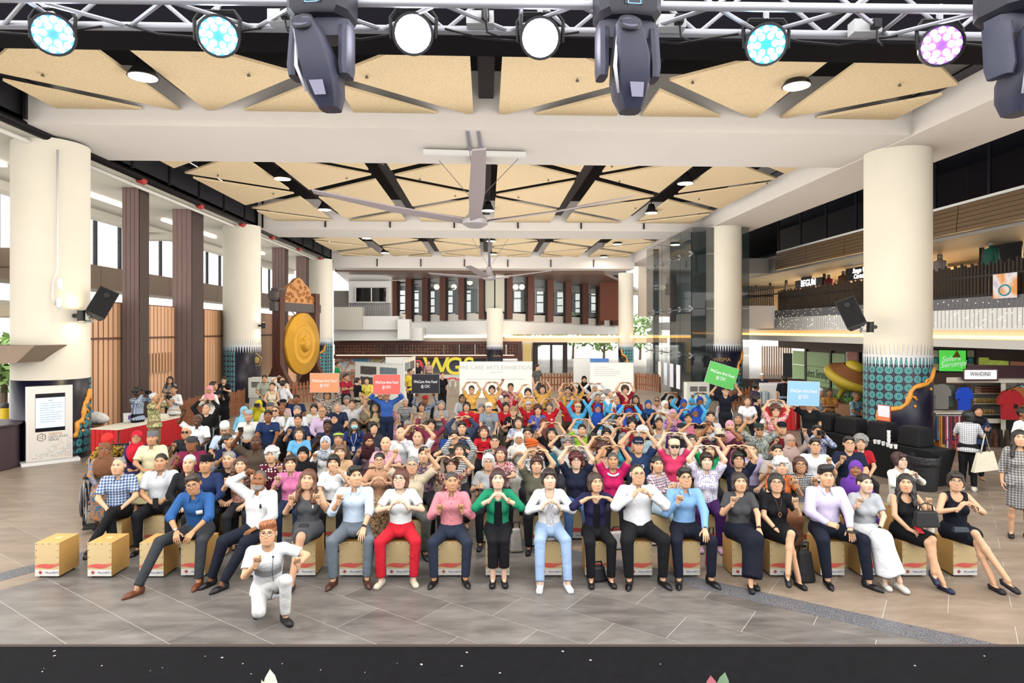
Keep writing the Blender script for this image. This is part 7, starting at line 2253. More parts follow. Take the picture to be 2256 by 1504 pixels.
# ---------------------------------------------------------------- box drum seats
WOOD = M('#d9a760', .45, var=.12, scale=3, stretch=(1, 1, 5), bump=.05)
WOODF = M('#e6cb98', .45, var=.08, scale=3, stretch=(1, 1, 5))
CW, CD, CH = .31, .39, .43
def wave_poly(z0, amp, w0, w1, ph):
 up, lo = [], []
 for k in range(15):
  t = k / 14; x = -CW / 2 + CW * t
  c = z0 + amp * math.sin(ph + t * 5.2) + .05 * t * t
  th = w0 + (w1 - w0) * math.sin(math.pi * min(1, t * 1.1)) ** 2
  up.append((x, c + th)); lo.append((x, c - th))
 return up, lo
def cajon_parts():
 L = {}
 m = MB(); m.span((-CW / 2, -CD / 2 + .008, .025), (CW / 2, CD / 2, .025 + CH)); L['body'] = (m.mesh('body'), WOOD)
 m = MB(); m.span((-CW / 2, -CD / 2, .025), (CW / 2, -CD / 2 + .007, .025 + CH)); L['front_panel'] = (m.mesh('front_panel'), WOODF)
 y = -CD / 2 - .0012
 m = MB(); m.span((-CW / 2 + .001, y, .026), (CW / 2 - .001, y + .001, .11)); L['white_base_print'] = (m.mesh('white_base_print'), M('#f3efe8', .5))
 m = MB()
 for z0, amp, a, b, ph in ((.145, .014, .006, .022, 0.2), (.128, .016, .004, .012, .9), (.16, .012, .002, .008, .4)):
  up, lo = wave_poly(z0, amp, a, b, ph); n = len(up)
  m.add([(x, y - .0006 * (1 + z0), z) for x, z in lo + up], [(i, i + 1, n + i + 1, n + i) for i in range(n - 1)])
 L['red_wave_print'] = (m.mesh('red_wave_print'), M('#ec6a62', .5, var=.25, scale=9))
 m = MB()
 for (x, z) in [(-.135, .44), (-.05, .44), (.03, .44), (.135, .44), (-.138, .36), (.138, .36), (-.138, .27), (.138, .27)]:
  m.lathe([(.006, 0), (.006, .002), (.001, .003)], 8, c=(x, y, z), mat=Matrix.Rotation(R(90), 3, 'X'))
 L['screws'] = (m.mesh('screws'), M('#6a6258', .4, metal=.5))
 m = MB(); ring = [(-.085 + .019 * math.cos(w), y - .001, .073 + .019 * math.sin(w)) for w in np.linspace(0, 2 * math.pi, 14, endpoint=False)]
 m.tube(ring, .0022, 4, closed=True); m.box((-.085, y - .001, .073), (.005, .002, .05)); m.box((-.085, y - .001, .073), (.05, .002, .005))
 m.box((-.085, y - .001, .073), (.022, .002, .022)); L['round_logo'] = (m.mesh('round_logo'), M('#c8443c', .5))
 m = MB()
 for sx in (-1, 1):
  for sy in (-1, 1): m.lathe([(.018, 0), (.016, .026)], 8, c=(sx * .11, sy * .14, 0))
 L['feet'] = (m.mesh('feet'), BLACK)
 m = MB(); m.lathe([(.04, 0), (.04, .0008)], 20, c=(0, .02, .025 + CH)); L['top_sticker'] = (m.mesh('top_sticker'), M('#e9cf9a', .5))
 for k, (me, mt) in L.items(): me.materials.append(mt)
 cu = bpy.data.curves.new('lettering', 'FONT'); cu.body = 'MusicARTS'; cu.size = .037; cu.extrude = .0004; cu.align_x = 'CENTER'; cu.align_y = 'CENTER'
 cu.resolution_u = 1; tme = text_mesh(cu, 'lettering'); tme.materials.append(M('#3d5f9a', .5)); L['lettering'] = (tme, None)
 return L
CJ = cajon_parts()
def cajon(loc, rz=-YAW, label='', full=True):
 o = empty('box_drum', loc, rz, label, 'box drum', 'box drum seats')
 for k, (me, mt) in CJ.items():
  if not full and k not in ('body', 'front_panel', 'white_base_print', 'red_wave_print'): continue
  c = bpy.data.objects.new(k, me); COL.objects.link(c); c.parent = o
  if k == 'lettering': c.location = (.065, -CD / 2 - .0025, .07); c.rotation_euler = (R(90), 0, 0)
 return o
def seat_under(o, label, full=False):
 cajon((o.location.x, o.location.y, 0), label=label, full=full)

# ---------------------------------------------------------------- front row, one by one
DF = 8.52
def hero(px, ytop, seat, label, d=DF, **k):
 z = HC - (ytop - CY) * d / F
 k.setdefault('scale', z / 1.345)
 o, J = person(px, ytop, hero=True, label=label, d=d, **k)
 if seat: seat_under(o, seat, True)
 return o, J
def pend(o, name, mb, mat, label=None):
 me = mb.mesh(name, smooth=True); q = link(name, me, mat, o)
 if label: q['label'] = label
 return q
def watch(o, J, side, col='#17171a', band='#17171a'):
 a, b = J['el' + side], J['wr' + side]; ax = nrm(b - a); p = b - ax * .02
 m = MB(); zx = Vector(ax).to_track_quat('Z', 'Y').to_matrix()
 m.lathe([(.026, -.009), (.030, -.009), (.030, .009), (.026, .009), (.026, -.009)], 16, c=p, mat=zx)
 q = pend(o, 'wrist_watch', m, M(band, .4))
 n_ = nrm(-np.array(J['hn' + side])); n_ = nrm(n_ - ax * (n_ @ ax))
 m = MB(); m.lathe([(.016, 0), (.016, .008), (.0001, .009)], 14, c=p + n_ * .027, mat=Vector(n_).to_track_quat('Z', 'Y').to_matrix())
 pend(q, 'dial', m, M(col, .25))
EMPTYS = [(127, 'empty pale wooden box drum at the far end of the front row'), (240, 'empty box drum second from the outer end of front row'), (352, 'empty box drum beside the seated person in blue shirt')]
for x, lb in EMPTYS:
 p = P(x, 0, 8.32 + .195); cajon((p.x, p.y, 0), label=lb)
o, J = hero(441, 1032, 'box drum under the person in rolled-sleeve blue shirt', 'person in blue shirt with white name sticker, forearms resting on thighs', sex='m', skin=2, flags='gx', hair='short:m', top='r:#31609c', bottom='p:#3b3d42', pose='forearms', lean=16, hpitch=8, hroll=-8, hturn=12,
   legs=(((.30, -.44, -.02), (.42, -.72, .085), (.55, -1, 0)), ((.20, -.42, -.02), (.2, -.5, .085), (.05, -1, 0))), shoe='dress:#6e3c24', turn=0)
T = J['T']; m = MB(); m.box(T((.085, -.133, .33)), (.085, .004, .05), mat=Matrix.Rotation(R(-6), 3, 'Y')); pend(o, 'name_sticker', m, M('#eef0f4', .6)); watch(o, J, 'a', '#f0f0f0')
o, J = hero(572, 1036, 'box drum under the person in white shirt touching forehead', 'person in white shirt and navy trousers raising one hand to the forehead', sex='m', skin=3, flags='xb', hair='thin:s', top='b:#f3f3f3', bottom='p:#1d2230', pose='head/lap', hroll=6, hturn=12, turn=-8, build='w',
   legs=(((.26, -.43, -.02), (.38, -.5, .085), (.3, -1, 0)), ((.05, -.45, -.02), (-.16, -.62, .085), (-.4, -1, 0))), shoe='dress:#17161a')
T = J['T']; m = MB(); m.span((.06, -.15, .28), (.14, -.145, .36)); m2 = MB();
m = MB(); m.box(T((.09, -.155, .36)), (.022, .012, .055)); pend(o, 'pocket_pen', m, BLACK); watch(o, J, 'a')
o, J = hero(679, 1034, 'box drum under the person in grey belted dress', 'person in grey sleeveless dress with narrow belt making two finger hearts', sex='f', skin=1, flags='x', hair='long:#6b3f26', top='d:#54555a', bottom='k:#54555a', pose='fh', turn=6, hroll=6,
   legs=(((.02, -.45, .02), (.12, -.56, .085), (.2, -1, 0)), ((-.01, -.44, .06), (-.10, -.6, .085), (-.1, -1, 0))), shoe='pump:#3a3438')
T = J['T']
m = MB(); m.tube([T((.145 * math.cos(w), -.003 + .125 * math.sin(w), .10)) for w in np.linspace(0, 2 * math.pi, 24, endpoint=False)], .011, 6, closed=True); pend(o, 'belt', m, M('#1c1b20', .4))
m = MB(); m.ball(T((.08, -.135, .33)), (.012, .006, .03)); pend(o, 'brooch', m, M('#d8d8d8', .3))
o, J = hero(782, 1027, 'box drum under the person in pale blue shirt', 'person in pale blue shirt and grey jeans with one raised fist', sex='m', skin=1, flags='x', hair='side:k', top='r:#cddff5', bottom='p:#6d7782', pose='fist/knee', legs='wide', hturn=24, turn=4, shoe='dress:#4b2a20'); watch(o, J, 'b')
o, J = hero(883, 1033, 'box drum under the person in red trousers', 'person in white tee and red trousers making a hand heart', sex='f', skin=0, flags='gx', hair='bob:#5b2c22', top='t:#f4f4f4', bottom='p:#cf2434', pose='heart', hturn=-12, legs='wide', shoe='pump:#cfc6b2', turn=2)
o, J = hero(995, 1040, 'box drum under the person in pink shirt', 'person in pink shirt and navy trousers with two low finger hearts', sex='m', skin=2, flags='x', hair='crop:#3c3a3a', top='b:#e58a95:fine:#e79aa4', bottom='p:#2b3345', pose='fhlow', hturn=12, legs='wide', shoe='dress:#131317', turn=0)
T = J['T']
for k in range(5):
 m = MB(); m.ball(T((0, -.135 - .004 * k + .004 * abs(k - 2), .40 - .075 * k)), (.006, .004, .006), 8, 6); pend(o, 'button', m, M('#8c2f3c', .4))
o, J = hero(1097, 1033, 'box drum under the person in green cardigan', 'person in green cardigan over black top making a high hand heart', sex='f', skin=0, flags='x', hair='bob:#3d1418', top='q:#1f8d66', bottom='c:#15151a', pose='hearthigh', legs='tog', neck='v', shoe='pump:#15151a', turn=0, hem=-.04)
T = J['T']
def inner(o, J, w, col, z0=-.03, z1=.40, extra=.0):
 """Vest front that shows between the open edges of a jacket."""
 T = J['T']; m = MB(); n = 9; rows = []
 for i in range(n):
  z = z0 + (z1 - z0) * i / (n - 1)
  bulge = .128 + .022 * math.exp(-((z - .29) / .09) ** 2) + .01 + extra
  ww = w * (1.15 - .35 * i / (n - 1))
  rows.append([T((ww * t, -(bulge - .02 * t * t), z)) for t in (-1, -.5, 0, .5, 1)])
 V = [p for r in rows for p in r]
 m.add(V, [(i * 5 + j, i * 5 + j + 1, i * 5 + j + 6, i * 5 + j + 5) for i in range(n - 1) for j in range(4)])
 return pend(o, 'inner_top', m, col)
inner(o, J, .055, cloth('#101218'))
m = MB(); m.tube([T((.15 * math.cos(w), -.003 + .13 * math.sin(w), .0)) for w in np.linspace(0, 2 * math.pi, 24, endpoint=False)], .012, 6, closed=True); pend(o, 'white_belt', m, M('#e8e6e2', .5)); watch(o, J, 'b', '#c9a45a', '#c9a45a')
o, J = hero(1210, 1033, 'box drum under the person in white blazer', 'person in white blazer and light blue jeans making a hand heart', sex='f', skin=0, flags='x', hair='shortf:#2a1c1c', top='j:#f5f5f7', bottom='p:#9fbade', pose='heart', legs='far', neck='v', shoe='sneak:#f2f2f4', turn=0, hem=-.10)
inner(o, J, .05, cloth('#f0f2f6', 'bloom', '#c9ccd4'))
o, J = hero(1311, 1042, 'box drum under the person in navy blazer', 'person in navy blazer and black trousers with hands arched beneath the chin', sex='f', skin=1, flags='x', hair='bob:#3a2418', top='q:#26244a', bottom='p:#131318', pose='chin', hturn=12, legs='sit', neck='v', shoe='pump:#131318', turn=0, hem=-.05)
inner(o, J, .05, cloth('#0d0d12'))
o, J = hero(1404, 1022, 'box drum under the person in white shirt, black trousers', 'person in white shirt and black trousers making a hand heart at the collar', sex='m', skin=1, flags='gx', hair='thin:k', top='b:#f3f4f7', bottom='p:#16161a', pose='hearthigh', legs='wide', shoe='dress:#131317', turn=0, build='w'); watch(o, J, 'b')
o, J = hero(1507, 1031, 'box drum under the person in sky blue shirt', 'person in sky blue shirt and navy trousers, one fist up, hand on knee', sex='m', skin=1, flags='gx', hair='side:k', top='b:#86b4e6', bottom='p:#171b2b', pose='fist/knee', legs='wide', shoe='dress:#131317', turn=0, build='s'); watch(o, J, 'b')
o, J = hero(1628, 1041, 'box drum under the person in charcoal tee and culottes', 'person in charcoal tee and navy culottes with a finger heart by the chin', sex='f', skin=1, flags='', hair='bob:n', top='t:#4a4b4e', bottom='K:#161a2a', pose='fh/knee', legs=(((.0, -.44, .0), (-.02, -.52, .085), (.0, -1, 0)), ((.06, -.45, .03), (-.05, -.62, .085), (-.2, -1, 0))), shoe='pump:#131318', turn=-4); watch(o, J, 'b')
o, J = hero(1709, 1043, 'box drum under the person with an oval pendant', 'person in black dress with a long oval pendant necklace, legs crossed', sex='f', skin=1, flags='gx', hair='bob:k', top='t:#131318', bottom='k:#131318', pose='lap/fh', legs=(((-.02, -.45, .03), (-.12, -.5, .085), (-.2, -1, 0)), ((.04, -.46, .11), (-.06, -.62, .2), (-.2, -1, -.4))), shoe='pump:#131318', turn=-6, hturn=-12)
T = J['T']; m = MB(); m.tube([T((-.055, -.05, .5)), T((-.03, -.13, .42)), T((0, -.155, .30)), T((.03, -.13, .42)), T((.055, -.05, .5))], .003, 5); m.lathe([(.012, -.004), (.026, -.004), (.026, .004), (.012, .004), (.012, -.004)], 16, c=T((0, -.165, .27)), mat=Matrix.Diagonal(Vector((1, 1, 1.5))) @ Matrix.Rotation(R(90), 3, 'X')); pend(o, 'pendant_necklace', m, M('#6a4a34', .35)); watch(o, J, 'a')
o, J = hero(1818, 1027, 'box drum under the person in lilac shirt', 'person in lilac shirt and dark navy trousers holding a phone on one thigh', sex='m', skin=1, flags='', hair='quiff:k', top='b:#d9cdf0', bottom='p:#171c2c', pose='clasp/knee', legs=(((.2, -.42, -.02), (.16, -.46, .085), (.1, -1, 0)), ((.28, -.4, -.02), (.30, -.5, .085), (.6, -1, 0))), hturn=0, shoe='dress:#121216', turn=-6, build='w')
m = MB(); m.box(np.array(J['wrb']) + np.array([-.02, -.09, -.005]), (.14, .07, .009)); pend(o, 'phone', m, M('#15151a', .2)); watch(o, J, 'b', '#d8d8d8', '#b8b8bc')
o, J = hero(1904, 1044, 'box drum under the person in long white skirt', 'person in light grey tee and long white skirt with a finger heart', sex='f', skin=0, flags='', hair='tied:n', top='t:#b9bcc2', bottom='K:#f0f0f4', pose='fh/lap', legs=(((.0, -.44, .0), (-.04, -.55, .085), (.0, -1, 0)), ((.06, -.45, .06), (.18, -.64, .12), (.3, -1, -.2))), hturn=12, shoe='pump:#d9d4cc', turn=-10); watch(o, J, 'b')
o, J = hero(1994, 1044, 'box drum under the person holding a red phone', 'person in black sleeveless dress with a black handbag and red phone on lap', sex='f', skin=1, flags='', hair='long:k', top='d:#121217', bottom='k:#121217', pose='lap/fh', legs=(((-.04, -.45, .0), (-.14, -.62, .085), (-.25, -1, 0)), ((.1, -.46, .04), (.06, -.56, .2), (-.15, -1, -.35))), shoe='pump:#1d2440', turn=-6, hturn=-24)
m = MB(); m.box(np.array(J['wra']) + np.array([.06, -.12, .03]), (.075, .14, .012), mat=Matrix.Rotation(R(20), 3, 'X')); pend(o, 'red_phone', m, M('#c8202c', .3))
o, J = hero(2104, 1040, 'box drum under the person at the outer front row end', 'person in black dress with a dark clutch on the lap making hand heart', sex='f', skin=1, flags='gx', hair='shortf:#231a1a', top='d:#131724', bottom='k:#131724', pose='heart', legs=(((.0, -.44, .0), (-.1, -.62, .085), (-.1, -1, 0)), ((-.02, -.45, .1), (.2, -.72, .16), (.35, -1, -.3))), shoe='pump:#16161c', turn=-6, hturn=-24)
watch(o, J, 'b')
# crouching in front of the row
o, J = person(590, 1162, sex='m', skin=1, flags='gx', hair='quiff:#a5663a', top='t:#f4f5f8', bottom='p:#e4e4e2', pose='fh/up', hero=True, d=7.3, lean=10, turn=20, hturn=-12, hpitch=-10, scale=1.0, shoe='sneak:#17171b', neck='r', hem=-.05,
              legs=(((.10, -.38, -.10), (.12, -.06, .14), (.0, -.85, -.6)), ((.17, -.40, .20), (.17, -.36, .085), (.35, -1, 0))), custom={'hz': .27, 'wb': (.30, -.34, .42), 'wa': (.13, -.3, .47)},
              label='person in white tee with a grey chest stripe crouching before front row')
T = J['T']
m = MB(); rows = []
for z in (.225, .29):
 rows.append([T((.165 * math.sin(w), .004 - (.125 + .01) * math.cos(w) - .022 * math.cos(w) ** 4, z)) for w in np.linspace(-1.05, 1.05, 11)])
m.add(rows[0] + rows[1], [(i, i + 1, i + 12, i + 11) for i in range(10)]); pend(o, 'chest_stripe', m, cloth('#8d8d90'))
m = MB(); m.tube([T((.05, -.12, .43)), T((.04, -.17, .3)), T((.06, -.18, .1)), T((.03, -.2, -.02))], .003, 5); m.ball(T((.05, -.125, .44)), .012, 8, 6); pend(o, 'microphone_wire', m, BLACK); watch(o, J, 'b', '#9a9a9e', '#8d6a50')
# handbag and pouch of the two at the end
def bag(name, px, py, d, size, col, label, strap=True, group=None):
 p = P(px, py, d); w, dp, hg = size
 e = empty(name, p, -YAW, label, 'bag', group)
 m = MB(); m.hexa([(-w / 2, -dp / 2, 0), (w / 2, -dp / 2, 0), (w / 2, dp / 2, 0), (-w / 2, dp / 2, 0), (-w * .42, -dp * .3, hg), (w * .42, -dp * .3, hg), (w * .42, dp * .3, hg), (-w * .42, dp * .3, hg)])
 me = m.mesh('body'); q = link('body', me, M(*col) if isinstance(col, tuple) else M(col, .5, var=.15, bump=.2, scale=8), e)
 md = q.modifiers.new('b', 'BEVEL'); md.width = min(size) * .18; md.segments = 3
 if strap:
  m = MB(); m.tube([(-w * .3, 0, hg * .95), (-w * .25, 0, hg * 1.35), (0, 0, hg * 1.5), (w * .25, 0, hg * 1.35), (w * .3, 0, hg * .95)], .009, 6)
  link('handle', m.mesh('handle', smooth=True), M('#18181c', .5), e)
 return e
bag('handbag', 2040, 1160, 8.05, (.3, .13, .2), '#15161b', 'black leather handbag on the lap of the front row person')
bag('clutch_bag', 2116, 1171, 8.02, (.2, .08, .06), '#2a3340', 'dark patterned clutch on the lap of the last person', strap=False)
bag('wallet', 669, 1160, 8.05, (.13, .06, .035), '#17171b', 'black wallet lying on the grey dress lap', strap=False)

